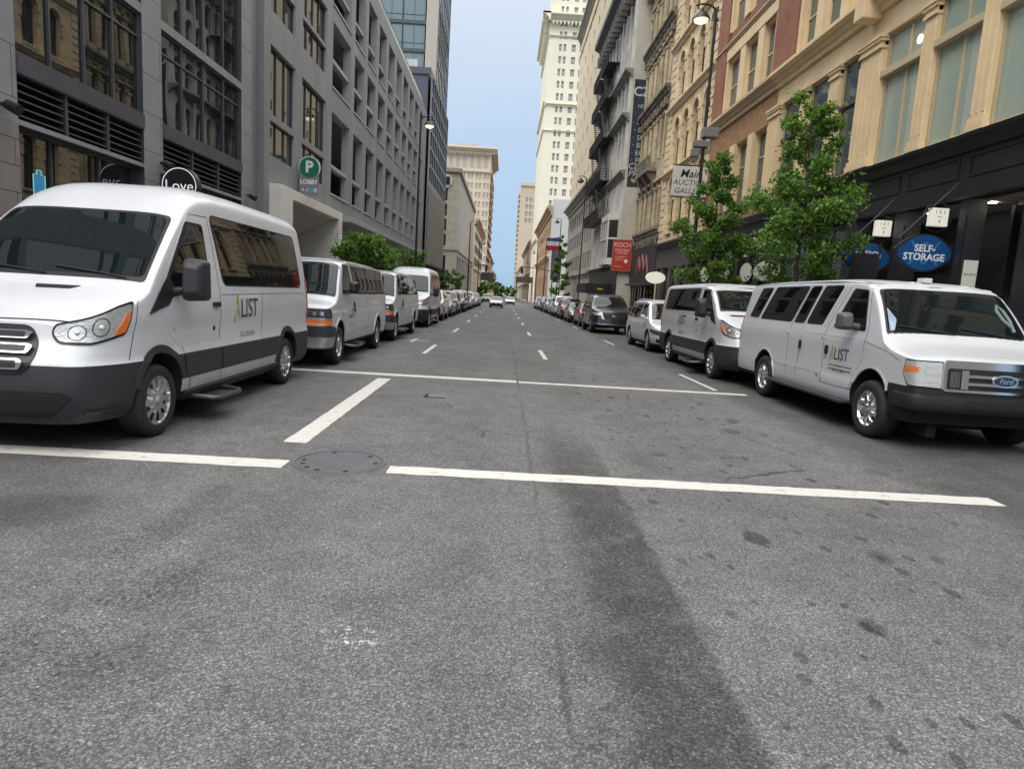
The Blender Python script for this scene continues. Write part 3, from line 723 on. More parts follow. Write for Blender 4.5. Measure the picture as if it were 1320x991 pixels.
    mb.build('drip_rail', WHITE, root, 50)
    mb = MB(); mb.cyl((-.1,1.75,2.06), (-.1,1.75,2.11), .05, .03); mb.build('roof_aerial', BLACKP, root)
    wiper(root, bd, .75, .08, .82, .88); wiper(root, bd, -.05, -.78, .82, .88)
    if lettering: logo(root, bd, 1, 1.72, .98, .24, 1); logo(root, bd, -1, 2.02, .98, .24, -1)
    return root

def car(name, label, style, color, cat='car', group=None, detail=True, metal=.3):
    """sedan / suv / minivan / pickup / jeep from one lofted body"""
    P = {
     'sedan': dict(L=4.7, w=.90, zt=[(0,.72),(.1,.76),(.5,.86),(1.1,.95),(1.3,1.02),(1.75,1.25),(2.1,1.40),(2.6,1.46),(3.1,1.44),(3.6,1.30),(4.0,1.09),(4.2,1.04),(4.65,.98),(4.7,.95)], zb=.20, belt=.93, ya=.9, yr=3.65, r=.325, ws=(1.16,2.05), win=[(1.60,2.72,2.68,1.98),(2.80,3.72,3.35,2.78)], T=1.34),
     'suv':   dict(L=4.9, w=.96, zt=[(0,.95),(.08,1.0),(.5,1.08),(1.15,1.15),(1.3,1.22),(1.7,1.50),(2.0,1.66),(2.5,1.75),(3.6,1.74),(4.5,1.68),(4.8,1.50),(4.9,1.25)], zb=.28, belt=1.08, ya=.92, yr=3.75, r=.375, ws=(1.18,1.93), win=[(1.62,2.62,2.60,2.02),(2.70,3.62,3.62,2.68),(3.70,4.55,4.40,3.70)], T=1.60),
     'bigsuv':dict(L=5.3, w=1.01, zt=[(0,1.06),(.06,1.12),(.5,1.20),(1.25,1.27),(1.4,1.33),(1.8,1.62),(2.1,1.80),(2.6,1.90),(4.0,1.90),(4.9,1.83),(5.2,1.62),(5.3,1.35)], zb=.30, belt=1.18, ya=.98, yr=4.05, r=.41, ws=(1.28,2.02), win=[(1.75,2.80,2.78,2.15),(2.88,3.85,3.85,2.88),(3.93,4.95,4.75,3.93)], T=1.75),
     'minivan':dict(L=5.1, w=.98, zt=[(0,.78),(.08,.84),(.5,.95),(.95,1.05),(1.1,1.12),(1.6,1.42),(1.95,1.60),(2.5,1.72),(3.6,1.73),(4.7,1.66),(4.98,1.48),(5.1,1.15)], zb=.20, belt=1.02, ya=.95, yr=4.02, r=.345, ws=(1.0,1.92), win=[(1.50,2.62,2.58,2.0),(2.72,3.85,3.85,2.70),(3.93,4.80,4.60,3.93)], T=1.58),
     'pickup':dict(L=5.5, w=.98, zt=[(0,1.05),(.06,1.1),(.5,1.18),(1.3,1.24),(1.45,1.30),(1.9,1.62),(2.15,1.78),(2.6,1.84),(3.3,1.82),(3.55,1.55),(3.65,1.22),(3.8,1.18),(5.4,1.18),(5.5,1.14)], zb=.32, belt=1.16, ya=.98, yr=4.25, r=.40, ws=(1.33,2.06), win=[(1.80,2.65,2.62,2.18),(2.72,3.42,3.36,2.70)], T=1.70),
    }[style]
    L, w, belt = P['L'], P['w'], P['belt']; zmax = max(z for _, z in P['zt'])
    yA, yB = P['ws']
    root = thing(name, label, cat, group=group)
    paint = mat('paint_'+color, {'white':(.585,.595,.61),'black':(.012,.012,.014),'red':(.30,.015,.018),'maroon':(.14,.012,.02),'silver':(.36,.37,.38),'grey':(.13,.135,.14),'charcoal':(.04,.042,.046),'olive':(.07,.075,.055),'navy':(.02,.03,.07),'tan':(.3,.26,.2)}[color], .3, metal=0 if color in ('white','black') else metal, coat=.8)
    nose = P['zt'][0][1]
    bd = Body(L, w, P['zb'], P['zt'], [(0,.06),(yA,.07),(yA+.4,.09),(yB+.2,.12),(L*.8,.12),(L,.09)], [(0,3),(yA,4),(yB,4.2),(L,4)],
              [(P['zb'],.10),(P['zb']+.12,.03),(.55,.0),(belt*.72,.0),(belt-.12,.025),(belt,.06),(zmax-.1,.25),(zmax,.30)], front=(.75,.26), rear=(.5,.16),
              lean=[(P['zb'],.10),(.45,0),(.6,.02),(nose,.12),(nose+.5,.3)], rlean=[(.3,.02),(.7,0),(belt,.08),(zmax,.25)], bow=.12, rbow=.08, yf=1.0, levels=(P['zb']+.1,.5))
    ya, yr, r = P['ya'], P['yr'], P['r']
    me = bd.mesh(lambda y, z, x: 2 if z < P['zb']+.1 else 0, [(ya, r, r+.055), (yr, r, r+.055)], [paint, CLAD, MATTE], name, ny=34)
    put_body(root, bd, me, paint)
    for y in (ya, yr):
        for sg in (1, -1): wheel(root, sg*(w-.02), y, r, .22, r*.68, 'spokes', SILVER)
    toppatch(bd, [(-.90, yA), (.90, yA), (.86, yB), (-.86, yB)], .07, .006, WGLASS, 'windscreen', root, 12, 14)
    B, T = belt+.03, P['T']
    for (a, b, c, d) in P['win']:
        for sg in (1, -1):
            wn = wallpatch(bd, [(a,B),(b,B),(c,T),(d,T)], .05, .006, SGLASS, 'side_window', root, (sg,), 9, 7)
    yt = [t for t in P['zt'] if t[0] > L*.6]
    # lamps, grille, plate, bumper
    sF = bd.s_of_y(.55); wf = w-.26; zl = nose-.13
    dark = style in ('minivan', 'suv', 'bigsuv')
    for sg in (1, -1):
        wallpatch(bd, [(wf-.12,zl-.03),(wf+.1,zl-.07),(sF,zl+.03),(sF-.05,zl+.12),(wf-.1,zl+.06)], .03, .012, LENS if style != 'minivan' else LENSD, 'headlight', root, (sg,), 8, 10, byy=False)
        wallpatch(bd, [(L-.50,belt-.28),(L-.16,belt-.30),(L-.16,belt-.06),(L-.45,belt-.08)], .03, .012, REDL, 'tail_light', root, (sg,), 6, 8)
        mirror(root, paint if color != 'white' else WHITE, sg*(w-.08), yA+.42, belt+.10, .16, .15, .16, .07, -.04)
    gr = wallpatch(bd, [(-.52,zl-.20),(.52,zl-.20),(.60,zl+.05),(-.60,zl+.05)], .05, .012, BLACKP, 'grille', root, (1,), 6, 16, byy=False)[0]
    if style == 'bigsuv':
        for sg in (1, -1):
            wallpatch(bd, [(.44,zl-.24),(.56,zl-.24),(.70,zl+.09),(.58,zl+.09)], .01, .03, CHROME, 'grille_bar', gr, (sg,), 6, 4, byy=False)
            wallpatch(bd, [(.62,.42),(.92,.50),(.90,.56),(.62,.48)], .01, .02, CHROME, 'bumper_trim', root, (sg,), 4, 8, byy=False)
        wallpatch(bd, [(-.6,.44),(.6,.44),(.6,.49),(-.6,.49)], .01, .03, CHROME, 'bumper_trim', root, (1,), 3, 14, byy=False)
    wallpatch(bd, [(-.08,zl-.10),(.08,zl-.10),(.08,zl-.03),(-.08,zl-.03)], .02, .025, CHROME, 'badge', gr, (1,), 3, 6, byy=False)
    wallpatch(bd, [(-.62,P['zb']+.10),(.62,P['zb']+.10),(.72,P['zb']+.24),(-.72,P['zb']+.24)], .03, .008, BLACKP, 'lower_intake', root, (1,), 4, 16, byy=False)
    for sg in (1, -1): wallpatch(bd, [(wf+.02,P['zb']+.14),(wf+.16,P['zb']+.16),(wf+.16,P['zb']+.26),(wf+.0,P['zb']+.24)], .02, .012, BLACKP, 'fog_lamp', root, (sg,), 4, 6, byy=False)
    (a, b, c, d) = P['win'][0]
    seam(bd, [(a+.06,P['zb']+.14),(a-.02,belt)], root); seam(bd, [(b+.04,P['zb']+.14),(b+.04,belt)], root)
    if len(P['win']) > 1: seam(bd, [(P['win'][1][1]-.1,P['zb']+.45),(P['win'][1][1]+.04,belt)], root)
    handle(root, bd, b-.08, belt-.12, .16, .03, m=paint); handle(root, bd, P['win'][1][1]-.05, belt-.12, .16, .03, m=paint)
    # rear glass and plate
    if style in ('sedan',): toppatch(bd, [(-.84,3.35),(.84,3.35),(.80,3.98),(-.80,3.98)], .06, .006, WGLASS, 'rear_window', root, 8, 10)
    else:
        mb = MB(); zz0, zz1 = belt+.08, T-.02
        e = bd.L
        rows = []
        for k in range(5):
            z = zz0+(zz1-zz0)*k/4
            yy = L
            for q in range(60):
                if bd.zt(yy)-.02 > z: break
                yy -= .01
            rows.append([Vector(bd.M(c*bd.W(yy, z)*.84, yy, z))+Vector((0,.012,0)) for c in (-1,-.5,0,.5,1)])
        if style != 'pickup': mb.grid(rows); mb.build('rear_window', SGLASS, root)
    if style in ('suv', 'bigsuv', 'minivan'):
        mb = MB()
        for sg in (1, -1): mb.tube([bd.topo(sg*.86, yB+.35+(L-yB-1.0)*k/12, .035 if 0 < k < 12 else 0) for k in range(13)], .016, 6)
        mb.build('roof_rail', SILVER if color == 'white' else BLACKP, root, 50)
    return root
# ------------------------------------------------------------------ facades
XL, XR = -9.5, 11.0
class Face:
    """facade plane: a runs along it, d stands out of it, z is up"""
    def __init__(s, kind, pos): s.k, s.p = kind, pos
    def T(s, a, d, z):
        if s.k == 'L': return (s.p+d, a, z)
        if s.k == 'R': return (s.p-d, a, z)
        return (a, s.p-d, z)
    def mb(s):
        m = MB(); m.T = s.T; return m
def wall_panel(mb, a0, a1, z0, z1, ops=(), depth=.25, d=0, mi=0, rmi=None):
    """wall sheet with openings (a0, a1, z0, z1[, arched]) and their reveals"""
    A = sorted(set([a0, a1]+[o[0] for o in ops]+[o[1] for o in ops])); Z = sorted(set([z0, z1]+[o[2] for o in ops]+[o[3] for o in ops]))
    A = [a for a in A if a0 <= a <= a1]; Z = [z for z in Z if z0 <= z <= z1]
    for i in range(len(A)-1):
        j = 0
        while j < len(Z)-1:
            ca, cz = (A[i]+A[i+1])/2, (Z[j]+Z[j+1])/2
            if any(o[0] < ca < o[1] and o[2] < cz < o[3] for o in ops): j += 1; continue
            k = j+1
            while k < len(Z)-1 and not any(o[0] < ca < o[1] and o[2] < (Z[k]+Z[k+1])/2 < o[3] for o in ops): k += 1
            mb.poly([(A[i],d,Z[j]), (A[i+1],d,Z[j]), (A[i+1],d,Z[k]), (A[i],d,Z[k])], mi); j = k
    r = mi if rmi is None else rmi
    for o in ops:
        b0, b1, y0, y1 = o[:4]; e = d-depth
        arch = len(o) > 4 and o[4]
        ys = y1-(b1-b0)/2 if arch else y1
        mb.poly([(b0,d,y0),(b0,e,y0),(b0,e,ys),(b0,d,ys)], r); mb.poly([(b1,d,y0),(b1,d,ys),(b1,e,ys),(b1,e,y0)], r)
        mb.poly([(b0,d,y0),(b1,d,y0),(b1,e,y0),(b0,e,y0)], r)
        if not arch: mb.poly([(b0,d,y1),(b0,e,y1),(b1,e,y1),(b1,d,y1)], r)
        else:
            n = 12; c = (b0+b1)/2; q = (b1-b0)/2
            P = [(c-q*math.cos(math.pi*k/n), ys+q*math.sin(math.pi*k/n)) for k in range(n+1)]
            for (x0, h0), (x1, h1) in zip(P, P[1:]):
                if y1-min(h0, h1) > 1e-5: mb.poly([(x0,d,h0),(x1,d,h1),(x1,d,y1),(x0,d,y1)], mi)
                mb.poly([(x0,d,h0),(x0,e,h0),(x1,e,h1),(x1,d,h1)], r)
def window(par, F, a0, a1, z0, z1, fm, gm, depth=.22, fw=.06, mull=(), trans=(), arch=False, bw=None, name='window', ft=.07, d=0):
    """window = frame bars with the pane as its child"""
    bw = bw or fw*.7; m = F.mb(); b, t = d-depth, d-depth+ft
    if arch:
        q = (a1-a0)/2; c = (a0+a1)/2; zs = z1-q; n = 12
        for k in range(n):
            t0, t1 = math.pi*k/n, math.pi*(k+1)/n
            pts = [(c-q*math.cos(t0), zs+q*math.sin(t0)), (c-q*math.cos(t1), zs+q*math.sin(t1)), (c-(q-fw)*math.cos(t1), zs+(q-fw)*math.sin(t1)), (c-(q-fw)*math.cos(t0), zs+(q-fw)*math.sin(t0))]
            for dd in (t,): m.poly([(x, dd, z) for x, z in pts])
            m.poly([(pts[3][0],t,pts[3][1]),(pts[2][0],t,pts[2][1]),(pts[2][0],b,pts[2][1]),(pts[3][0],b,pts[3][1])])
        top = zs
    else: m.box(a0, a1, b, t, z1-fw, z1); top = z1-fw
    m.box(a0, a0+fw, b, t, z0+fw, top); m.box(a1-fw, a1, b, t, z0+fw, top); m.box(a0, a1, b, t, z0, z0+fw)
    hi = z1-fw
    for a in mull: m.box(a-bw/2, a+bw/2, b, t-.004, z0+fw, hi)
    for z in trans: m.box(a0+fw, a1-fw, b, t-.008, z-bw/2, z+bw/2)
    o = m.build(name, fm, par)
    g = F.mb(); e = b+.012
    if arch: g.poly([(a0+.01,e,z0+.01),(a1-.01,e,z0+.01)]+[(c+(q-.01)*math.cos(math.pi*k/16), e, zs+(q-.01)*math.sin(math.pi*k/16)) for k in range(17)])
    else: g.poly([(a0+.01,e,z0+.01),(a1-.01,e,z0+.01),(a1-.01,e,z1-.01),(a0+.01,e,z1-.01)])
    g.build('pane', gm, o)
    return o
def plain_window(par, F, a0, a1, z0, z1, m, fm, depth=.2, d=0, name='window'):
    """far window: pane with a meeting rail, one mesh"""
    g = F.mb(); e = d-depth+.01; g.poly([(a0,e,z0),(a1,e,z0),(a1,e,z1),(a0,e,z1)], 0)
    zz = (z0+z1)/2; g.box(a0, a1, e+.004, e+.05, zz-.05, zz+.05, 1); g.box(a0, a0+.08, e+.004, e+.05, z0, z1, 1); g.box(a1-.08, a1, e+.004, e+.05, z0, z1, 1)
    return g.build(name, [m, fm], par)
def sheet_box(F, par, name, m, a0, a1, d0, d1, z0, z1, bevel=0):
    g = F.mb(); g.box(a0, a1, d0, d1, z0, z1); return g.build(name, m, par, bevel=bevel)
def moulding(F, par, name, m, prof, a0, a1, bevel=0):
    """profile of (d, z) run along the facade"""
    g = F.mb(); n = len(prof)
    A = [g.P((a0, d, z)) for d, z in prof]; B = [g.P((a1, d, z)) for d, z in prof]
    for i in range(n): g.face((A[i], A[(i+1) % n], B[(i+1) % n], B[i]))
    g.face(A); g.face(B[::-1])
    return g.build(name, m, par)
def cornice(F, par, m, a0, a1, z0, z1, out, name='cornice', back=-.05):
    h = z1-z0
    return moulding(F, par, name, m, [(back,z0),(out*.25,z0),(out*.25,z0+h*.3),(out*.55,z0+h*.42),(out*.6,z0+h*.6),(out,z0+h*.72),(out,z0+h*.95),(out*.9,z1),(back,z1)], a0, a1)
def shell(F, par, m, a0, a1, z1, depth=14, z0=-4):
    """roof, ends and rear of a building behind its facade, kept 5 mm in from the facade sheet"""
    g = F.mb(); e = -.6
    g.poly([(a0,e,z1),(a1,e,z1),(a1,-depth,z1),(a0,-depth,z1)]); g.poly([(a0,0,z0),(a0,0,z1),(a0,-depth,z1),(a0,-depth,z0)]); g.poly([(a1,0,z0),(a1,-depth,z0),(a1,-depth,z1),(a1,0,z1)]); g.poly([(a0,-depth,z0),(a0,-depth,z1),(a1,-depth,z1),(a1,-depth,z0)])
    g.poly([(a0,0,z1),(a1,0,z1),(a1,e,z1),(a0,e,z1)])
    return g.build('rear_wall', m, par)

STONE_G = brickmat('grey_stone_panels', (.225,.228,.235), (.25,.252,.255), (.09,.09,.09), 1.8, .95, .7, var=.14, bump=.15, ms=.012)
STONE_D = mat('dark_grey_metal', (.062,.063,.075), .45, var=.1, vscale=2)
STONE_B = brickmat('brown_stone_base', (.20,.185,.175), (.225,.205,.195), (.05,.045,.04), 1.2, .5, .75, var=.2, bump=.2, ms=.01)
LGLASS = glassmat('office_glass', (.010,.012,.013), 2.1, .012, .06, .55)
LOBGLASS = glassmat('lobby_glass', (.02,.022,.018), 2.6, .01, .05, .8)
CONC = mat('grey_concrete_panel', (.225,.228,.235), .75, var=.15, vscale=1.1, bump=.06, bscale=60, stretch=(1,1,.14))
CONC_L = mat('light_concrete', (.34,.34,.34), .7, var=.10, vscale=.8)
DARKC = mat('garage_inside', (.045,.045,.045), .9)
PORTAL = mat('cream_portal', (.68,.66,.60), .6, var=.05, vscale=1)
SOFFIT = mat('beige_soffit', (.46,.43,.38), .8)
MULL = mat('window_metal', (.07,.07,.078), .4)
ROOFM = mat('roof_felt', (.06,.06,.06), .9)

def office_block():
    """left: grey stone and dark glass office front"""
    F = Face('L', XL); t = thing('office_building', 'grey stone office building with dark reflecting windows and louvres', 'building', (XL, 10, 0))
    t.location = (0, 0, 0)
    bays = [(3.4,7.8),(8.75,12.27),(13.22,17.65),(18.6,23.95)]
    floors = [(5.6,8.02),(8.25,11.8),(12.5,15.9),(16.6,20.0),(20.7,24.1),(24.8,28.2),(28.9,32.3),(33,36.4)]
    ops = []
    for a0, a1 in bays:
        ops.append((a0, a1, 4.38, 5.22)); ops.append((a0, a1, .3, 4.28))
        for z0, z1 in floors: ops.append((a0, a1, z0, z1))
    m = F.mb(); wall_panel(m, 2.4, 24.85, 4.3, 38, [o for o in ops if o[2] > 4.3], .35, rmi=1)
    wall_panel(m, 2.4, 24.85, -3, 4.3, [o for o in ops if o[2] < 4.3], .35, mi=2, rmi=1)
    m.build('wall', [STONE_G, STONE_D, STONE_B], t); shell(F, t, STONE_G, 2.4, 24.85, 38)
    for i, (a0, a1) in enumerate(bays):
        w = a1-a0; near = i >= 2
        ml = {2: [14.3,15.41,16.5], 3: [19.85,21.2,22.66]}.get(i, [a0+w*k/4 for k in (1,2,3)])
        for z0, z1 in floors:
            window(t, F, a0+.002, a1-.002, z0+.002, z1-.002, MULL, LGLASS, .13, .05, ml, [7.45] if z0 < 6 else [z1-.8], bw=.05)
        window(t, F, a0+.002, a1-.002, .302, 4.278, MULL, LGLASS, .33, .06, {2: [14.51,16.16]}.get(i, [a0+w/3, a0+2*w/3]), [3.9] if i != 2 else [], name='shop_window')
        sheet_box(F, t, 'spandrel', STONE_D, a0-.0+.003, a1-.003, -.2, .04, 5.235, 5.585)
        lv = F.mb(); lv.box(a0+.003, a1-.003, -.34, -.30, 4.385, 5.215, 1)
        for k in range(5): 
            z = 4.47+.15*k; lv.poly([(a0+.01,-.06,z),(a1-.01,-.06,z),(a1-.01,-.26,z+.09),(a0+.01,-.26,z+.09)], 0); lv.box(a0+.01, a1-.01, -.075, -.055, z-.012, z+.02, 0)
        for a in [a0+w/3, a0+2*w/3]: lv.box(a-.04, a+.04, -.29, -.03, 4.39, 5.21, 0)
        lv.build('louvre', [STONE_D, MATTE], t)
    for a in (18.45, 24.45, 12.8):
        g = F.mb(); g.cyl((a,.0,4.55), (a,.18,4.55), .035); g.cyl((a,.1,4.55), (a,.32,4.45), .09, .11); g.build('wall_floodlight', BLACKP, t)
    return t
office_block()

def garage():
    F = Face('L', XL); t = thing('parking_garage', 'long grey concrete parking garage with open window bays and a white lobby portal', 'building')
    gb = [(35.78,39.68)]+[(40.65+3.57*k, 43.3+3.57*k) for k in range(9)]
    lob = [(26.77,29.82),(30.75,34.62)]
    H = 20.4
    ops = [(a, b, z0, z1) for a, b in gb for z0, z1 in ((6.27,10.4),(11.65,14.8),(15.64,19.25))]
    wins = [(a, b, z0, z1) for a, b in lob for z0, z1 in ((6.42,10.55),(11.8,14.9),(15.8,19.1))]
    m = F.mb(); wall_panel(m, 26.1, 74.9, 5.2, H, ops+wins, .45, rmi=1)
    m.build('wall', [CONC, CONC_L], t)
    m = F.mb(); m.box(24.86, 26.1, -.8, -.28, -3, H); m.poly([(26.1,-.3,5.19),(26.1,-.3,H),(26.1,0,H),(26.1,0,5.19)]); m.box(26.1, 26.7, -.3, .003, -3, 5.2); m.build('corner_pier', CONC, t)
    g = F.mb()
    for z in (0, .5): pass
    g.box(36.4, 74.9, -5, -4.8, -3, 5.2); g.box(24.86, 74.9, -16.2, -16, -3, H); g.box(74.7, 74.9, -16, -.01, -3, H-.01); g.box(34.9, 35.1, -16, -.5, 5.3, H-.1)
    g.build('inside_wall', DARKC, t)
    for z in (5.45, 10.95, 15.05): sheet_box(F, t, 'floor_slab', CONC, 35.1, 74.7, -16, -.46, z-.25, z+.1 if z > 5.5 else z+.35)
    sheet_box(F, t, 'roof', ROOFM, 24.9, 74.69, -15.9, -.02, H-.9, H-.7)
    g = F.mb()
    for k in range(6): 
        for d in (-6, -11): g.box(41+6.5*k, 41.6+6.5*k, d-.3, d+.3, 5.4, H-1)
    g.build('inside_column', CONC, t)
    for a, b in gb:
        for z0, z1, zb in ((6.27,10.4,7.72),(11.65,14.8,13.05)): sheet_box(F, t, 'bay_rail', CONC_L, a+.004, b-.004, -.42, -.12, zb-.10, zb+.10)
        sheet_box(F, t, 'bay_rail', CONC_L, a+.004, b-.004, -.42, -.12, 16.7, 16.86)
        for z0 in (6.27, 11.65, 15.64): sheet_box(F, t, 'sill', CONC_L, a-.06, b+.06, -.1, .05, z0-.10, z0-.003)
    for a, b, z0, z1 in wins:
        n = 4 if b-a > 3.5 else 3
        o = window(t, F, a+.003, b-.003, z0+.003, z1-.003, MULL, LOBGLASS, .2, .05, [a+(b-a)*k/n for k in range(1, n)], [], bw=.035)
        sheet_box(F, t, 'window_band', CONC, a+.004, b-.004, -.19, -.04, {6.42:7.76}.get(z0, z0+1.25), {6.42:8.02}.get(z0, z0+1.42))
    # glass balustrade on the parapet
    g = F.mb(); rl = F.mb()
    for k in range(20):
        a = 35.2+1.98*k; g.box(a+.02, a+1.94, -.22, -.2, H+.004, H+.68)
    rl.box(35.1, 74.9, -.24, -.18, H+.69, H+.73)
    g.build('balustrade', mat('pale_glass', (.45,.52,.47), .1, var=.1), t); rl.build('balustrade_rail', MULL, t)
    # portal
    p = F.mb(); p.box(26.7, 28.1, -.2, .5, -3, 5.32); p.box(28.1, 35.75, -.2, .5, 4.9, 5.318); p.box(35.75, 36.5, -2.6, .5, -3, 5.316)
    pt = p.build('portal', PORTAL, t, bevel=.02)
    s = F.mb(); s.poly([(28.1,.1,4.9),(35.75,.1,4.9),(35.75,-2.6,3.3),(28.1,-2.6,3.3)]); s.poly([(28.1,.1,-2),(28.1,.1,4.9),(28.1,-2.6,3.3),(28.1,-2.6,-2)]); s.build('portal_soffit', SOFFIT, t)
    window(t, F, 28.1, 35.75, -.3, 3.3, MULL, glassmat('blue_lobby_glass', (.03,.05,.075), 1.8, .02, .05), 2.55, .07, [28.1+.95*k for k in range(1, 8)], [2.4], name='lobby_window')
    # canopy and ground-floor columns
    c = F.mb(); c.box(36.52, 67.5, -3, .95, 4.88, 5.18); c.build('canopy', CONC_L, t, bevel=.02)
    for k in range(8): sheet_box(F, t, 'ground_column', PORTAL, 40.6+3.57*k, 41.2+3.57*k, -.6, -.1, -3, 4.879)
    # lobby sign fixed flat to a bracket on the wall
garage()

def glass_tower():
    t = thing('glass_tower', 'dark glass office tower rising behind the parking garage', 'building')
    X0 = -9.25; C = Face('C', 75); F = Face('L', X0); TG = glassmat('tower_glass', (.06,.075,.085), 1.9, .02, .03, .3); NAVY = mat('navy_metal_panel', (.075,.083,.105), .4)
    BEI = mat('beige_pier', (.42,.39,.34), .7)
    m = MB(); m.box(-34, X0-.3, 75, 97, -4, 25); m.build('podium_wall', NAVY, t)
    m = F.mb()
    rows = [(13.6+1.9*k, 15.2+1.9*k) for k in range(6)]
    ops = [(76.8+2.0*k, 78.3+2.0*k, z0, z1) for k in range(10) for z0, z1 in rows]
    wall_panel(m, 75, 97, 4.2, 25, ops, .25); m.build('podium_front', NAVY, t)
    for o in ops: plain_window(t, F, *o, TG, MULL, .25)
    for k in range(9): sheet_box(F, t, 'stone_panel', mat('tan_panel', (.2,.18,.155), .7), 76.4+2.25*k, 78.5+2.25*k, -.1, .08, 4.4, 12.9)
    m = MB(); m.box(-34, X0-.2, 76.2, 97, -4, 4.2); m.build('base_wall', MATTE, t)
    m = C.mb(); m.box(-34, X0+.02, .02, .14, 24.4, 25.1); m.build('terrace_edge', NAVY, t)
    g = MB(); 
    for k in range(12): g.box(-10.95-1.9*k-1.8, -10.95-1.9*k, 76.3, 76.34, 25.1, 26.3)
    for k in range(10): g.box(X0-.5, X0-.46, 76.4+2*k, 78.3+2*k, 25.1, 26.3)
    g.build('balustrade', mat('pale_glass', (.45,.52,.47), .1), t)
    # tower above
    m = MB(); m.box(-34, X0-.7, 80.3, 97, 25, 62); m.build('tower_core', MATTE, t)
    m = MB(); m.box(-10.6, X0-.1, 79.6, 80.8, 25, 62); m.build('corner_pier', BEI, t)
    C2 = Face('C', 80.0)
    for k in range(12):
        z = 25.2+3.05*k
        for j in range(6):
            a1 = -10.75-2.6*j; o = window(t, C2, a1-2.55, a1, z+.35, z+3.0, MULL, mat('pale_blue_glass', (.16,.22,.23), .06, ior=1.8) , .0, .05, [a1-1.27], [z+1.0], bw=.03)
        sheet_box(C2, t, 'floor_band', mat('teal_band', (.06,.08,.085), .4), -34, -10.65, -.2, .12, z, z+.34)
    F2 = Face('L', X0-.35)
    for k in range(12):
        z = 25.2+3.05*k; g = F2.mb(); g.poly([(81,0,z+.3),(97,0,z+.3),(97,0,z+3.05),(81,0,z+3.05)]); g.build('window', TG, t)
        sheet_box(F2, t, 'floor_band', NAVY, 80.9, 97, -.1, .05, z, z+.3)
    for k in range(9): sheet_box(F2, t, 'fin', NAVY, 81.2+1.9*k, 81.28+1.9*k, -.05, .07, 25.1, 62)
glass_tower()

def corner_stone_block():
    t = thing('stone_office_building', 'beige stone building with hipped roof and a black sign panel on its corner', 'building')
    C = Face('C', 125); F = Face('L', XL)
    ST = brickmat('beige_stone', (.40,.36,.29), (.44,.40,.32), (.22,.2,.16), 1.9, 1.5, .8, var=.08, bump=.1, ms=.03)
    STD = brickmat('beige_stone_shaded', (.32,.29,.25), (.35,.32,.27), (.2,.18,.15), 1.9, 1.5, .8, var=.08, bump=.1, ms=.03)  # darker copy of the beige stone, side shading put into its colour
    m = C.mb(); ops = [(-13.3,-11.5,9.4+2.75*k,11.6+2.75*k) for k in range(4)]+[(-12.9,-11.4,-3,7.6)]
    wall_panel(m, -28, XL, -4, 22.8, ops, .4); m.build('wall', ST, t)
    for o in ops[:4]: plain_window(t, C, *o, mat('bronze_glass', (.06,.05,.04), .15), MULL, .4)
    plain_window(t, C, *ops[4], LGLASS, MULL, .4, name='entrance_window')
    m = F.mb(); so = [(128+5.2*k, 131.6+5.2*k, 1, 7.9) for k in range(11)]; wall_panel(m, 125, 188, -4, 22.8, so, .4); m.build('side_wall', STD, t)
    for o in so: plain_window(t, F, *o, LGLASS, MULL, .4, name='shop_window')
    for k in range(1): sheet_box(F, t, 'base_band', STD, 124.9, 188, -.1, .3, 8.7, 9.2)
    sheet_box(C, t, 'base_band', ST, -28, XL+.3, 0, .3, 8.7, 9.2)
    sheet_box(F, t, 'eaves', STD, 124.7, 188, -.2, .45, 22.8, 23.5); sheet_box(C, t, 'eaves', STD, -28, XL+.2, .02, .45, 22.8, 23.49)
    m = MB(); m.v = [(-28,125,23.5),(XL,125,23.5),(XL,188,23.5),(-28,188,23.5),(-17,134,27.2),(-17,179,27.2)]; m.f = [(0,1,4),(1,2,5,4),(2,3,5),(3,0,4,5)]; m.m = [0]*4
    m.build('roof', mat('reddish_roof', (.22,.12,.10), .8), t)
    g = C.mb(); c = (-11.9, 21.2); g.prism([(c[0]+1.25*math.cos(math.pi*(k+.5)/4), c[1]+1.25*math.sin(math.pi*(k+.5)/4)) for k in range(8)], 1, .02, .2); pl = g.build('sign_surround', mat('white_stone', (.6,.6,.58), .6), t)
    g = C.mb(); g.box(c[0]-.72, c[0]+.72, .2, .3, c[1]-.72, c[1]+.72); g.build('black_panel', BLACKP, t)
corner_stone_block()

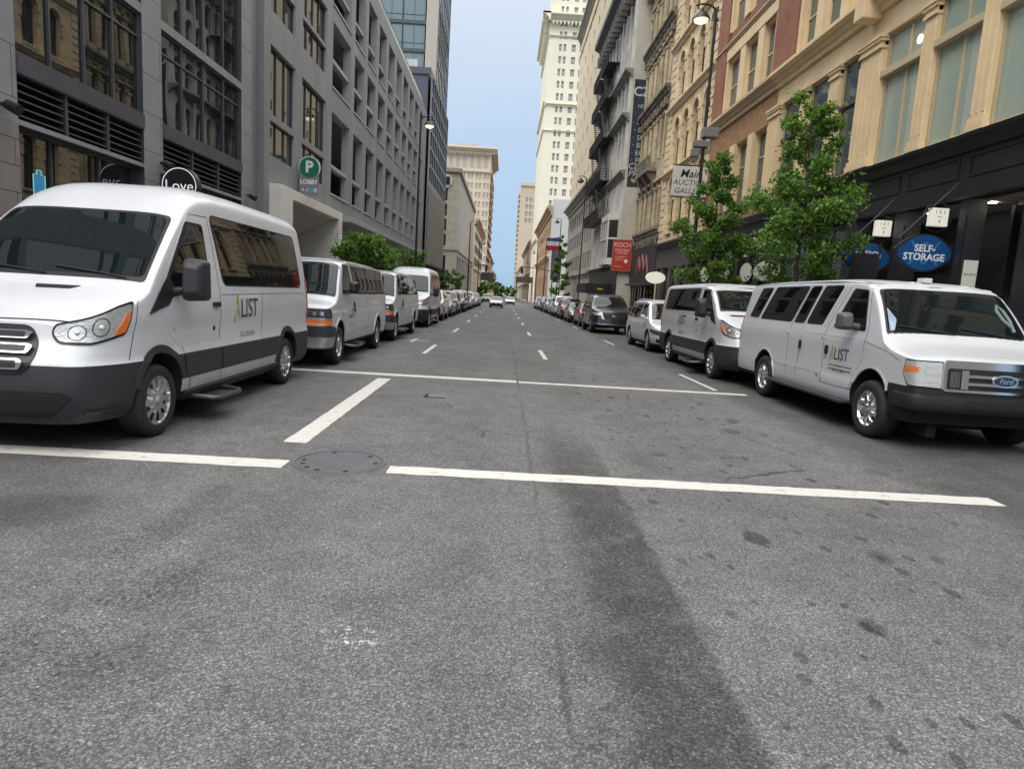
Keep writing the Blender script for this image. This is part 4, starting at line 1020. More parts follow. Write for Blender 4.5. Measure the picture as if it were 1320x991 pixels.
def filler_left():
    t = thing('low_brick_building', 'narrow pale building with a stepped orange cornice beyond the beige stone corner building', 'building')
    F = Face('L', XL); C = Face('C', 196); CR = mat('pale_render', (.5,.44,.33), .8, var=.1)
    OR = mat('orange_stone', (.42,.25,.13), .8)
    m = MB(); m.box(-25, XL-.02, 196.02, 262, -4, 22); m.build('wall', CR, t)
    cornice(F, t, OR, 196, 262, 20.4, 22.3, 1.2); sheet_box(F, t, 'string_course', CR, 196, 262, -.01, .4, 7.5, 8.2)
    for k in range(12):
        for z in (9, 12.7, 16.4): plain_window(t, F, 198+5.3*k, 200.2+5.3*k, z, z+2.3, LGLASS, MULL, -.03, -.02)
filler_left()
def far_hotel():
    t = thing('hotel_tower', 'tall cream hotel with a deep bracketed cornice on the left skyline', 'building')
    C = Face('C', 300); CR = mat('cream_brick', (.58,.50,.40), .85, var=.06, vscale=.2); DK = mat('cream_brick_shaded', (.40,.30,.24), .85); WN = mat('far_window', (.40,.38,.34), .3)  # side brick is a darker copy of the front, shade put into its colour
    X0 = -9.0; H = 62
    ops = [(X0-2.9-3.6*j+dx, X0-1.9-3.6*j+dx, 6+4.0*k, 8.4+4.0*k) for j in range(4) for k in range(12) for dx in (0, 1.5)]
    m = C.mb(); wall_panel(m, -42, X0, -4, H, ops, .3); m.build('wall', CR, t)
    for o in ops: plain_window(t, C, *o, WN, CR, .3)
    for k in range(6):
        a = X0-2.3-3.1*k; g = C.mb(); g.box(a-.9, a+.9, .05, .12, 55, 60.0); g.build('arched_window', WN, t)
    F = Face('L', X0)
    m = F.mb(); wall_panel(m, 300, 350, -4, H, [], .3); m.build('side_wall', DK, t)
    for z0, z1, o in ((52.6,53.4,.8),(61.0,63.4,2.6),(12.5,13.2,.6)):
        cornice(C, t, CR, -42, X0+o, z0, z1, o); cornice(F, t, DK, 300, 350, z0, z1, o)
    for k in range(26): sheet_box(C, t, 'bracket', CR, X0-.6-1.2*k, X0-.2-1.2*k, 0, 1.8, 60.1, 61.0)
    for zk in range(11): sheet_box(F, t, 'bay_course', DK, 303, 347, 0, .9, 16+3.6*zk, 17.2+3.6*zk)
    m = MB(); m.box(-42, X0-.4, 300.5, 350, H, H+1); m.build('roof', ROOFM, t)
    m = MB(); m.box(-26, -16, 310, 325, H+1, H+5); m.build('roof_house', CR, t)
far_hotel()
# ------------------------------------------------------------------ right side
CREAM = mat('cream_painted_stone', (.78,.60,.36), .65, var=.09, vscale=1.2, bump=.06, bscale=50)
CREAMD = mat('cream_trim', (.56,.44,.28), .65, var=.08, vscale=2)
REDB = brickmat('red_brick', (.26,.10,.055), (.31,.13,.075), (.24,.14,.09), .22, .075, .85, var=.18, bump=.3, ms=.008)
ORST = mat('orange_stone_band', (.36,.20,.10), .8, var=.3, vscale=3)
SHOPB = mat('black_shopfront', (.020,.020,.024), .42, var=.2, vscale=2)
GREENG = glassmat('green_reflection_glass', (.36,.43,.36), 1.55, .03, .04, .5)  # sky reflection and pale room behind are mixed into this glass colour
BLUEG = glassmat('blue_grey_glass', (.07,.09,.10), 1.7, .02, .06, .7)
CURT = mat('pale_curtain', (.45,.47,.42), .9)
DGL = glassmat('dark_shop_glass', (.02,.024,.024), 1.6, .02, .03, .6)
GGL = glassmat('green_shop_glass', (.10,.13,.12), 1.6, .03, .03, .6)

def columned_building():
    F = Face('R', XR); t = thing('columned_building', 'cream columned building with red brick piers over a black shopfront', 'building')
    A0 = 2.4; AE = 37.6; AM = 28.6; H = 27
    # floors
    cols = [(18.22,18.72),(15.86,16.35),(13.45,13.95),(9.8,11.0),(7.3,7.8),(4.9,5.4),(2.5,3.0)]
    pil = (20.68,21.86)
    win2 = []
    edges = sorted(cols)+[pil]
    for (p, q), (r_, s_) in zip(edges, edges[1:]): win2.append((q, r_, 6.12, 9.93))
    win2 += [(21.86,23.28,6.12,9.93),(23.95,25.62,6.12,9.93),(26.25,28.0,6.12,9.93)]
    ww = [(29.3,30.85,6.3,9.46),(31.5,33.26,6.3,9.46),(34.0,35.9,6.3,9.46)]
    m = F.mb(); wall_panel(m, A0, AM, 5.96, 10.7, win2, .20, rmi=0); m.build('wall', CREAM, t)
    m = F.mb(); wall_panel(m, AM, AE, 5.6, 10.7, ww, .35, mi=0, rmi=1); m.build('orange_stone_wall', [ORST, CREAM], t)
    # third floor and up
    lw = [(29.55,30.85),(31.55,33.15),(33.85,35.65)]; rw = []
    a = 26.85
    while a > A0+2: rw += [(a-1.25, a), (a-3.1, a-1.8), (a-4.9, a-3.65)]; a -= 7.6
    ops = [(p, q, z0, z1) for z0, z1 in ((11.33,14.05),(15.5,18.3),(19.7,22.5)) for p, q in lw+rw]
    m = F.mb(); wall_panel(m, A0, AE, 10.7, H, ops, .3, rmi=1); m.build('brick_wall', [REDB, CREAM], t)
    shell(F, t, REDB, A0, AE, H)
    for p, q, z0, z1 in ops:
        window(t, F, p+.003, q-.003, z0+.003, z1-.003, CREAM, BLUEG if p > 29 else GGL, .22, .07, [], [(z0+z1)/2])
    for z0, z1 in ((11.32,14.1),(15.5,18.3),(19.7,22.5)):
        for q0, q1 in ((30.86,31.54),(33.16,33.84),(29.36,29.54),(35.66,35.9)): sheet_box(F, t, 'window_pilaster', CREAM, q0, q1, -.2, .07, z0, z1)
        sheet_box(F, t, 'lintel_band', CREAM, 29.3, 35.9, -.2, .10, z1+.005, z1+.5)
        a = 26.85
        while a > A0+2:
            for q0, q1 in ((a+.01,a+.25),(a-1.79,a-1.26),(a-3.64,a-3.11),(a-5.15,a-4.91)): sheet_box(F, t, 'window_pilaster', CREAM, q0, q1, -.2, .07, z0, z1)
            sheet_box(F, t, 'lintel_band', CREAM, a-5.15, a+.25, -.2, .10, z1+.005, z1+.5); a -= 7.6
        for q0, q1 in ((27.15,29.3),(35.95,37.55)): sheet_box(F, t, 'brick_pier', REDB, q0, q1, -.1, .14, z0-.3, z1+1.1)
    cornice(F, t, CREAM, A0, AM, 10.68, 11.25, .48, 'cornice'); cornice(F, t, CREAMD, AM, AE+.05, 10.70, 11.28, .42, 'cornice')
    cornice(F, t, CREAM, A0, AE, 25.2, 27.2, 1.2, 'cornice'); cornice(F, t, CREAMD, AM, AE, 14.6, 14.9, .2, 'string_course')
    for a in (21.3, 10.4, -.6): sheet_box(F, t, 'bracket', CREAM, a-.28, a+.28, 0, .62, 10.5, 11.15, .03)
    # second floor glazing
    for p, q, z0, z1 in win2:
        left = p > 21
        o = window(t, F, p+.003, q-.003, z0+.003, z1-.003, CREAMD, BLUEG if left else GREENG, .19, .07, [] if left else [p+(q-p)*.44], [8.46] if left else [], bw=.06)
        if not left:
            sheet_box(F, t, 'transom_beam', CREAMD, p+.004, q-.004, -.185, .03, 8.68, 8.88, .012)
            g = F.mb(); g.poly([(p+.1,-.174,6.2),(p+(q-p)*.30,-.174,6.2),(p+(q-p)*.30,-.174,8.66),(p+.1,-.174,8.66)]); g.build('curtain', CURT, t)
        else: sheet_box(F, t, 'transom_beam', MULL, p+.004, q-.004, -.18, -.06, 8.42, 8.52)
    def column(a0, a1, big):
        c = (a0+a1)/2; o = sheet_box(F, t, 'column', CREAM, a0+.01, a1-.01, -.1, .08 if big else .03, 6.12, 9.55, .03)
        n = 4 if big else 2; w = a1-a0
        g = F.mb()
        for k in range(n+1):
            x = a0+.05+(w-.1)*k/n; g.box(x-.03, x+.03, .0, .105 if big else .05, 6.5, 9.3)
        g.build('fluting', CREAM, o)
        g = F.mb()
        for k, (e, z0, z1) in enumerate(((.03,9.55,9.63),(.0,9.63,9.75),(.05,9.75,9.84),(.08,9.84,9.93))): g.box(a0-e, a1+e, -.1, (.12 if big else .06)+e, z0, z1)
        g.build('capital', CREAM, o)
        g = F.mb(); g.box(a0-.05, a1+.05, -.1, .16 if big else .09, 6.1, 6.28); g.box(a0-.02, a1+.02, -.1, .13 if big else .07, 6.28, 6.42); g.build('column_base', CREAM, o)
    for a0, a1 in cols: column(a0, a1, a1-a0 > 1)
    column(*pil, True); column(28.02, 29.2, True)
    for a0, a1 in ((23.28,23.95),(25.62,26.25)): column(a0, a1, False)
    for p, q, z0, z1 in ww: window(t, F, p+.003, q-.003, z0+.003, z1-.003, CREAMD, BLUEG, .3, .08, [], [8.3])
    for q0, q1 in ((30.86,31.49),(33.27,33.99)): sheet_box(F, t, 'window_pilaster', CREAM, q0, q1, -.2, .1, 6.3, 9.46)
    # ground floor: black shopfront, recessed entrance
    def piece(name, *b, bevel=.01): return sheet_box(F, t, name, SHOPB, *b, bevel=bevel)
    moulding(F, t, 'shop_cornice', SHOPB, [(-.3,5.62),(.12,5.62),(.16,5.70),(.22,5.80),(.40,5.88),(.42,5.955),(-.3,5.955)], A0, 28.0)
    moulding(F, t, 'shop_cornice', SHOPB, [(-.3,5.32),(.10,5.32),(.14,5.38),(.28,5.46),(.30,5.595),(-.3,5.595)], 28.02, AE)
    piece('fascia', A0, 21.2, -.3, .06, 4.62, 5.618)
    piece('fascia', 21.2, 28.0, -.3, .02, 4.62, 5.617); piece('fascia', 28.02, AE, -.3, .02, 4.5, 5.319)
    a = 21.0
    while a > A0+3:
        g = F.mb()
        for b in ((a-2.2,a-.15,.06,.085,5.02,5.07),(a-2.2,a-.15,.06,.085,5.48,5.53),(a-2.2,a-2.15,.06,.085,5.07,5.48),(a-.2,a-.15,.06,.085,5.07,5.48)): g.box(*b)
        g.build('fascia_panel', SHOPB, t); a -= 2.42
    moulding(F, t, 'fascia_rail', SHOPB, [(-.3,4.5),(.10,4.5),(.13,4.56),(.13,4.62),(-.3,4.62)], A0, 21.2)
    piers = [(20.86,21.5),(18.22,18.82),(15.78,16.14),(13.3,14.12),(10.0,10.8),(7.2,7.6),(4.6,5.0),(2.45,2.9)]
    for p, q in piers:
        o = piece('shop_pier', p, q, -.35, .06, -2, 4.498)
        g = F.mb(); g.box(p-.06, q+.06, -.36, .16, -2, .62); g.box(p-.03, q+.03, -.36, .12, .62, .74); g.box(p+.08, q-.08, .06, .085, .95, 4.1); g.build('pier_base', SHOPB, o)
    INN = mat('dark_interior', (.022,.022,.025), .6)
    g = F.mb(); g.poly([(A0,-.3,4.56),(21.4,-.3,4.56),(21.4,-2.2,4.56),(A0,-2.2,4.56)], 1); g.box(A0, 21.4, -2.3, -2.2, -2, 4.6, 0); g.box(A0, 15.95, -2.19, -1.2, -2, 2.3, 0); g.box(A0, 15.95, -2.19, -1.2, 4.42, 4.55, 0); g.box(15.9, 16.0, -2.19, -1.1, 2.3, 4.42, 0); g.box(16.0, 21.4, -2.19, -1.6, -2, 2.9, 0); g.box(21.3,21.4,-2.2,-.3,-2,4.6)
    g.build('recess_wall', [INN, mat('taupe_ceiling', (.34,.32,.31), .8)], t)
    bl = [(14.62-2.9*k, 16.0-2.9*k) for k in range(4)]
    for i, (p, q) in enumerate(bl):
        window(t, F, p-1.05, q-.42, 2.35, 4.4, SHOPB, mat('slatted_blind', (.42,.40,.31), .5, var=.3, vscale=7, stretch=(.02,.02,1)), 1.12, .08, [p-.2], [3.1], name='shop_window')
    for a in (18.9, 16.55, 14.9, 12.6):
        g = F.mb(); g.cyl((a,-1.0,4.545), (a,-1.0,4.556), .10, n=16); g.build('downlight', mat('lit_downlight', (.8,.78,.7), .5, emit=(1,.93,.8), estr=45), t)
    g = F.mb(); g.cyl((19.2,-.168,9.28),(19.2,-.16,9.28), .11, n=16); g.build('ceiling_lamp', mat('lit_lamp', (.8,.8,.6), .5, emit=(1,.95,.55), estr=8), t)
    # shop windows of the far half
    sp = [(21.52,23.6),(24.0,26.4),(26.8,28.5),(29.1,31.2),(31.6,33.6),(34.0,35.6)]
    for i, (p, q) in enumerate(sp): window(t, F, p, q, .2, 4.48, SHOPB, GGL if i < 3 else DGL, .16, .09, [(p+q)/2], [3.55], name='shop_window')
    for p, q in ((23.6,24.0),(26.4,26.8),(28.5,29.1),(31.2,31.6),(33.6,34.0),(35.6,37.58)): piece('shop_pier', p, q, -.35, .05, -2, 4.499)
    piece('stall_riser', 21.5, AE-.02, -.3, .03, -2, .2)
    WD = mat('white_decal', (.62,.62,.56), .5)
    for a, w, z in ((27.6,1.45,3.15),(29.95,.75,3.15),(33.2,1.0,3.15),(36.2,.8,3.2)):
        g = F.mb(); ring = lambda k: [(a+w*k*math.cos(2*math.pi*i/28), z+.42*k*math.sin(2*math.pi*i/28)) for i in range(28)]
        g.poly([(x,.075,q) for x, q in ring(1.08)], 1); g.poly([(x,.082,q) for x, q in ring(1)], 0); g.build('oval_decal', [WD, SHOPB], t)
    for a in (32.3, 34.6, 30.2):
        g = F.mb(); g.box(a-.3, a+.3, .06, .075, 3.85, 4.25); g.build('window_notice', WD, t)
columned_building()

def arched_building():
    F = Face('R', XR); t = thing('arched_building', 'yellow stone building with rows of round arched windows', 'building')
    Y1 = brickmat('yellow_stone', (.70,.53,.31), (.75,.59,.37), (.36,.27,.16), 1.3, .55, .85, var=.22, bump=.2, ms=.014, vs=.9)
    YT = mat('yellow_stone_trim', (.66,.53,.35), .8, var=.18, vscale=2)
    DG = glassmat('old_window_glass', (.03,.032,.03), 1.6, .03, .08, 1)
    a0, a1, H = 37.62, 48.3, 27
    cs = [39.0,41.2,43.4,45.6]; rows = [(6.3,9.9),(10.6,13.8),(15.1,18.0),(19.4,22.0),(23.2,25.4)]
    ops = [(c-.62, c+.62, z0, z1, True) for c in cs for z0, z1 in rows]
    m = F.mb(); wall_panel(m, a0, a1, 5.4, H, ops, .35); m.build('wall', Y1, t); shell(F, t, Y1, a0, a1, H)
    for o in ops:
        c = (o[0]+o[1])/2; zs = o[3]-.62
        window(t, F, o[0]+.003, o[1]-.003, o[2]+.003, o[3]-.003, mat('dark_sash', (.06,.05,.04), .6), DG, .30, .06, [], [(o[2]+o[3])/2-.1], arch=True)
        g = F.mb(); n = 12
        for k in range(n):
            t0, t1 = math.pi*k/n, math.pi*(k+1)/n; R0, R1 = .64, .82
            P = lambda r, u, d: (c-r*math.cos(u), d, zs+r*math.sin(u))
            g.poly([P(R0,t0,.09),P(R0,t1,.09),P(R1,t1,.09),P(R1,t0,.09)]); g.poly([P(R1,t0,.09),P(R1,t1,.09),P(R1,t1,-.01),P(R1,t0,-.01)]); g.poly([P(R0,t0,.09),P(R0,t0,-.01),P(R0,t1,-.01),P(R0,t1,.09)])
        g.box(c-.11, c+.11, -.01, .16, o[3]-.02, o[3]+.30)
        for sg in (-1, 1):
            g.box(c+sg*.73-.10, c+sg*.73+.10, -.01, .09, zs-.9, zs-.02); g.box(c+sg*.73-.14, c+sg*.73+.14, -.01, .13, zs-.18, zs-.005)
        g.build('window_surround', YT, t)
        sheet_box(F, t, 'sill', YT, o[0]-.12, o[1]+.12, -.05, .14, o[2]-.14, o[2]-.004)
    for z in (10.1, 14.45, 18.6, 22.6): moulding(F, t, 'string_course', YT, [(-.05,z),(.12,z),(.14,z+.12),(.32,z+.22),(.32,z+.34),(-.05,z+.34)], a0, a1)
    for z in (14.85, 10.45): sheet_box(F, t, 'frieze_course', YT, a0, a1, -.05, .07, z, z+.1)
    cornice(F, t, YT, a0, a1, 25.8, 27.3, 1.0)
    for a in (a0+.02, 47.3):
        z = 5.5; k = 0
        while z < H-1.5: sheet_box(F, t, 'quoin', YT, a, a+(.75 if k % 2 else .95), -.02, .09, z, z+.42, .02); z += .5; k += 1
    GR = mat('grey_shop_paint', (.085,.08,.078), .6)
    sheet_box(F, t, 'shop_fascia', GR, a0+.01, a1, -.3, .05, 3.9, 5.2); cornice(F, t, GR, a0+.01, a1, 5.2, 5.6, .4, 'shop_cornice')
    for k in range(5):
        p = a0+.3+2.1*k; window(t, F, p+.2, p+1.9, .3, 3.89, GR, DGL, .16, .07, [p+1.05], [3.0], name='shop_window')
        sheet_box(F, t, 'shop_pier', GR, p-.2, p+.2, -.3, .05, -2, 3.895)
    sheet_box(F, t, 'stall_riser', GR, a0+.01, a1, -.28, .03, -2, .3)
    WD = mat('white_decal', (.62,.62,.56), .5)
    for a in (38.9, 40.9):
        g = F.mb(); g.box(a-.3, a+.3, .06, .08, 3.1, 3.7); g.build('window_notice', WD, t)
arched_building()

def ornate_building():
    F = Face('R', XR); t = thing('ornate_building', 'weathered stone building with deep stained cornices and paired arched windows', 'building')
    S1 = brickmat('weathered_stone', (.40,.33,.21), (.45,.37,.25), (.2,.16,.11), 1.5, .6, .9, var=.4, bump=.25, ms=.014, vs=.5)
    ST = mat('stained_trim', (.13,.115,.09), .85, var=.5, vscale=1.3, vcol=(.3,.26,.19)); DG = MATS['old_window_glass']
    a0, a1, H = 48.32, 58.08, 27.5
    ops = []
    for z0, z1 in ((7.2,10.4),(12.2,15.6),(17.4,20.4),(22.2,24.8)):
        for c in (49.7,51.2,53.1,54.6,56.5): ops.append((c-.5, c+.5, z0, z1, True))
    m = F.mb(); wall_panel(m, a0, a1, 6.2, H, ops, .4); m.build('wall', S1, t); shell(F, t, S1, a0, a1, H)
    for o in ops:
        window(t, F, o[0]+.003, o[1]-.003, o[2]+.003, o[3]-.003, MULL, DG, .34, .06, [], [o[2]+1.4], arch=True)
        g = F.mb(); c = (o[0]+o[1])/2
        for sg in (-1, 1): g.cyl((c+sg*.62,.06,o[2]-.1), (c+sg*.62,.06,o[3]-.6), .10, n=8); g.box(c+sg*.62-.14, c+sg*.62+.14, -.02, .2, o[3]-.6, o[3]-.42)
        g.box(c-.7, c+.7, -.02, .18, o[3]+.02, o[3]+.2); g.build('window_surround', S1, t)
    for z, o in ((16.0,.5),(21.0,.45),(26.2,.8),(6.2,.3)):
        cornice(F, t, ST, a0, a1-(.02 if z > 10 else .9), z, z+.85, o)
        for k in range(9 if z > 10 else 7): sheet_box(F, t, 'bracket', ST, a0+.4+1.08*k, a0+.65+1.08*k, 0, o*.7, z-.45, z)
    # balcony on brackets
    g = F.mb(); g.box(51.0, 55.6, 0, .75, 11.3, 11.55); g.box(51.0, 55.6, .6, .75, 12.3, 12.45)
    for k in range(14): g.box(51.05+.33*k, 51.2+.33*k, .61, .73, 11.55, 12.3)
    b = g.build('balcony', ST, t)
    for a in (51.4, 53.3, 55.2):
        g = F.mb(); g.prism([(0,11.3),(.65,11.3),(.55,10.9),(.3,10.6),(.15,9.9),(0,9.6)], 0, a-.2, a+.2); g.build('balcony_bracket', ST, b)
    BRN = mat('dark_brown_shop', (.035,.03,.028), .6); sheet_box(F, t, 'shop_fascia', BRN, a0+.01, a1, -.3, .08, 2.9, 6.18)
    for k in range(4): 
        p = a0+.4+2.35*k; window(t, F, p, p+2.05, .1, 2.89, BRN, DGL, .2, .08, [p+1.0], [], name='shop_window')
    sheet_box(F, t, 'shop_base', mat('cream_shop_base', (.42,.36,.27), .7), a0+.02, a1, -.3, -.205, -3, 2.89)
    # pinkish zig-zag emblem on the fascia
    g = F.mb(); zz = [(55.2,3.7),(54.4,5.0),(53.7,4.1),(53.0,5.15),(52.2,4.1),(51.5,5.0),(50.7,3.7)]
    g.T = F.T
    for k in range(len(zz)-1):
        (x0, q0), (x1, q1) = zz[k], zz[k+1]; g.prism([(x0,q0-.28),(x1,q1-.28),(x1,q1+.1),(x0,q0+.1)], 1, .081, .13)
    g.build('emblem', mat('dusty_pink', (.42,.16,.15), .6), t)
    g = F.mb(); g.box(a0+.1, a1-1.6, .0, .7, 2.72, 2.88); g.build('awning', mat('grey_awning', (.05,.05,.052), .7), t)
ornate_building()

def fire_escape_building():
    X = 9.85; F = Face('R', X); C = Face('C', 58.12)
    t = thing('fire_escape_building', 'pale grey building with black fire escapes and a painted advert on its side wall', 'building')
    G = mat('pale_grey_stone', (.50,.48,.43), .8, var=.25, vscale=.5); GT = mat('grey_trim_stone', (.23,.22,.20), .8, var=.35, vscale=1); WB = brickmat('whitewashed_brick', (.50,.47,.41), (.56,.53,.47), (.42,.36,.3), .24, .08, .9, var=.16, ms=.01, vs=.8)
    DG = MATS['old_window_glass']; a0, a1, H = 58.12, 77, 29
    rows = [(8.9,11.4),(12.6,16.2),(17.7,19.9),(21.3,23.6),(24.2,26.4)]
    ops = [(a, a+1.15, z0, z1, True) for z0, z1 in rows for a in [59.1+1.95*k for k in range(9)] if not (z0 < 9 and a < 66)]
    m = F.mb(); wall_panel(m, a0, a1, -3, H, ops, .3); m.build('wall', G, t); shell(F, t, WB, a0, a1, H)
    for o in ops: 
        g = F.mb(); q = (o[1]-o[0])/2; c = (o[0]+o[1])/2; g.poly([(o[0],-.28,o[2]),(o[1],-.28,o[2])]+[(c+q*math.cos(math.pi*k/8),-.28,o[3]-q+q*math.sin(math.pi*k/8)) for k in range(9)], 0); g.box(o[0], o[1], -.27, -.22, (o[2]+o[3])/2-.05, (o[2]+o[3])/2+.05, 1); g.build('window', [DG, GT], t)
    for k in range(9): sheet_box(F, t, 'pilaster', G, 58.35+1.95*k, 58.75+1.95*k, -.01, .18, 12.3, 26.8)
    for z, o in ((12.0,.5),(16.7,.7),(20.3,.7)): cornice(F, t, GT, a0, a1, z, z+.6, o, 'string_course')
    cornice(F, t, mat('iron_cornice', (.14,.13,.125), .7, var=.4), a0, a1, 27.0, 29.3, 1.3)
    for k in range(15): sheet_box(F, t, 'bracket', MATS['iron_cornice'], 58.5+1.25*k, 58.85+1.25*k, 0, .95, 26.6, 27.6)
    sheet_box(C, t, 'side_parapet', WB, X+.01, 13, .0, .02, 20.02, 31.5); sheet_box(C, t, 'side_strip', WB, X+.01, X+.2, .0, .02, 6, 20.0)
    # painted advert on the side wall
    g = C.mb(); g.box(X+.2, 12.4, .002, .025, 11.2, 20.0); ad = g.build('painted_advert', mat('faded_navy_paint', (.022,.028,.045), .7, var=.35, vscale=1.5), t)
    g = C.mb(); L = lambda x, z: (lambda p, q: (x+p, .03, z+q))
    add_text(g, 'CZ', L(X+.88, 19.0), 1.05, bold=.02)
    add_text(g, 'NET', L(X+.98, 17.85), .38)
    for k, s in enumerate(('· CO', '· PP', '· SU', '· BR', '· EQ', '· FU', '· IN')): add_text(g, s, L(X+.92, 16.5-.62*k), .62)
    add_text(g, 'CIN', L(X+.80, 12.9), .72, shear=.2); add_text(g, 'PRI', L(X+.72, 12.3), .72, shear=.2)
    g.build('advert_lettering', mat('faded_white_paint', (.5,.5,.47), .7, var=.2), ad)
    g = C.mb(); g.poly([(X+.5,.03,11.75),(X+.75,.03,11.55),(X+1.2,.03,11.8),(X+1.0,.03,11.9),(X+.8,.03,11.8),(X+.6,.03,11.95)]); g.build('gold_arrow', GOLD, ad)
    # two-storey bay window and shop
    g = F.mb(); pr = [(59.6,0),(60.3,.9),(64.0,.9),(64.7,0)]
    for z0, z1 in ((4.6,5.2),(6.85,7.0),(8.55,9.1)): g.prism([(p, d) for p, d in pr], 2, z0, z1)
    for p, d in ((60.3,.84),(61.5,.84),(62.8,.84),(64.0,.84)): g.box(p-.12, p+.12, d-.12, d+.04, 5.2, 8.56)
    bw = g.build('bay_window', G, t)
    g = F.mb(); g.box(60.25, 64.05, .3, .8, 5.2, 8.5); g.poly([(59.7,.02,5.2),(60.25,.78,5.2),(60.25,.78,8.5),(59.7,.02,8.5)]); g.build('pane', DG, bw)
    sheet_box(F, t, 'shop_front', SHOPB, a0+.05, a1, .002, .06, -2, 4.2)
    cornice(F, t, GT, a0, a1, 4.2, 4.55, .5, 'shop_cornice')
    # canopy over the pavement
    g = F.mb(); g.box(61.5, 69, .06, 2.3, 1.95, 2.85); cn = g.build('canopy', mat('black_canvas', (.01,.01,.012), .7), t)
    g = MB(); g.box(8.65, 9.2, 61.47, 61.498, 2.30, 2.45); g.build('gold_lettering_strip', mat('orange_gold', (.5,.28,.03), .5), cn)
    # fire escapes: one balcony grating with railings per storey and stairs between
    IR = mat('black_iron', (.014,.014,.015), .55)
    for base in (65.6, 71.0):
        e = link('fire_escape', None, t); zs = (9.3, 12.9, 16.9, 20.6, 23.8)
        for k, z in enumerate(zs):
            g = F.mb(); g.box(base, base+5.0, .02, 1.2, z-.05, z)
            for q in range(21): g.box(base+.25*q-.012, base+.25*q+.012, 1.17, 1.2, z, z+1.0)
            for q in range(5): g.box(base-.015, base+.015, .05+.28*q, .09+.28*q, z, z+1.0); g.box(base+4.985, base+5.015, .05+.28*q, .09+.28*q, z, z+1.0)
            for q in (.5, 1.0): g.box(base, base+5, 1.165, 1.205, z+q-.03, z+q)
            g.build('balcony', IR, e)
            if k < len(zs)-1:
                g = F.mb(); h = zs[k+1]-z
                for d in (.35, 1.0): g.tube([(base+.8,d,z), (base+4.2,d,z+h)], .05, 5); g.tube([(base+.8,d,z+.9), (base+4.2,d,z+h+.9)], .03, 5)
                for q in range(14): g.box(base+.8+3.4*q/14, base+1.0+3.4*q/14, .35, 1.0, z+h*q/14, z+h*q/14+.03)
                g.build('stair', IR, e)
    g = F.mb(); g.tube([(66.3,.25,4),(66.3,.25,26)], .07, 6); g.build('rain_pipe', GT, t)
fire_escape_building()

def slab_block():
    F = Face('R', XR); C = Face('C', 88); t = thing('slab_building', 'broad tan slab building with rows of tiny windows', 'building')
    TN = mat('tan_brick', (.68,.56,.38), .85, var=.06, vscale=.3); TN2 = mat('grey_base_stone', (.33,.30,.25), .85, var=.15, vscale=.5)
    m = F.mb(); m2 = []
    ops = [(80.0+5.2*j, 80.9+5.2*j, 19+3.3*k, 20.1+3.3*k) for j in range(8) for k in range(8)]
    wall_panel(m, 77.1, 121, 16, 46, ops, .15); m.build('wall', TN, t); shell(F, t, TN, 77.1, 121, 46, z0=16)
    for o in ops: plain_window(t, F, *o, LGLASS, MULL, .15)
    ob = [(79+2.9*k, 80.6+2.9*k, z, z+2.1) for k in range(14) for z in (5.5, 9, 12.3)]
    m = F.mb(); wall_panel(m, 77.1, 121, -4, 16, ob, .25, d=.05); m.build('base_wall', TN2, t)
    for o in ob: plain_window(t, F, *o, LGLASS, MULL, .2, d=.05)
    m = MB(); m.box(XR+.1, 25, 120.5, 120.98, -4, 16); m.build('base_end', TN2, t)
    cornice(F, t, TN2, 77.05, 121.2, 15.2, 16.6, 1.1); cornice(F, t, TN2, 77.05, 121.1, 4.2, 4.8, .5, 'string_course'); cornice(F, t, TN2, 77.1, 121.3, 44.8, 46.3, .8)
    sheet_box(F, t, 'parapet_course', TN, 77.1, 121, -.01, .15, 42.6, 43.0)
slab_block()
def mid_block():
    t = thing('mid_rise_building', 'light grey walled low building beside an orange stone front, below the cream tower', 'building')
    F = Face('R', 10.4); C = Face('C', 160); GY = mat('light_grey_render', (.50,.50,.50), .8); OR = mat('tan_orange_front', (.40,.26,.15), .8, var=.2, vscale=.4)
    m = C.mb(); wall_panel(m, 10.4, 30, -4, 24, [(10.9,13.4,5,13.5,True)], .5); m.build('side_wall', GY, t)
    g = C.mb(); g.box(10.9, 13.4, -.55, -.5, 5, 13.5); g.build('arched_panel', STONE_D, t)
    so = [(162+6*k, 164.4+6*k, z, z+2.2) for k in range(11) for z in (4,8,12,16)]
    m = F.mb(); wall_panel(m, 160, 228, -4, 22, so, .3); m.build('wall', OR, t)
    for o in so: plain_window(t, F, *o, LGLASS, MULL, .3)
    cornice(F, t, OR, 159.5, 228, 20.2, 22.4, 1.3); cornice(F, t, CREAM, 160, 228, 10.2, 11.0, .7, 'string_course')
mid_block()
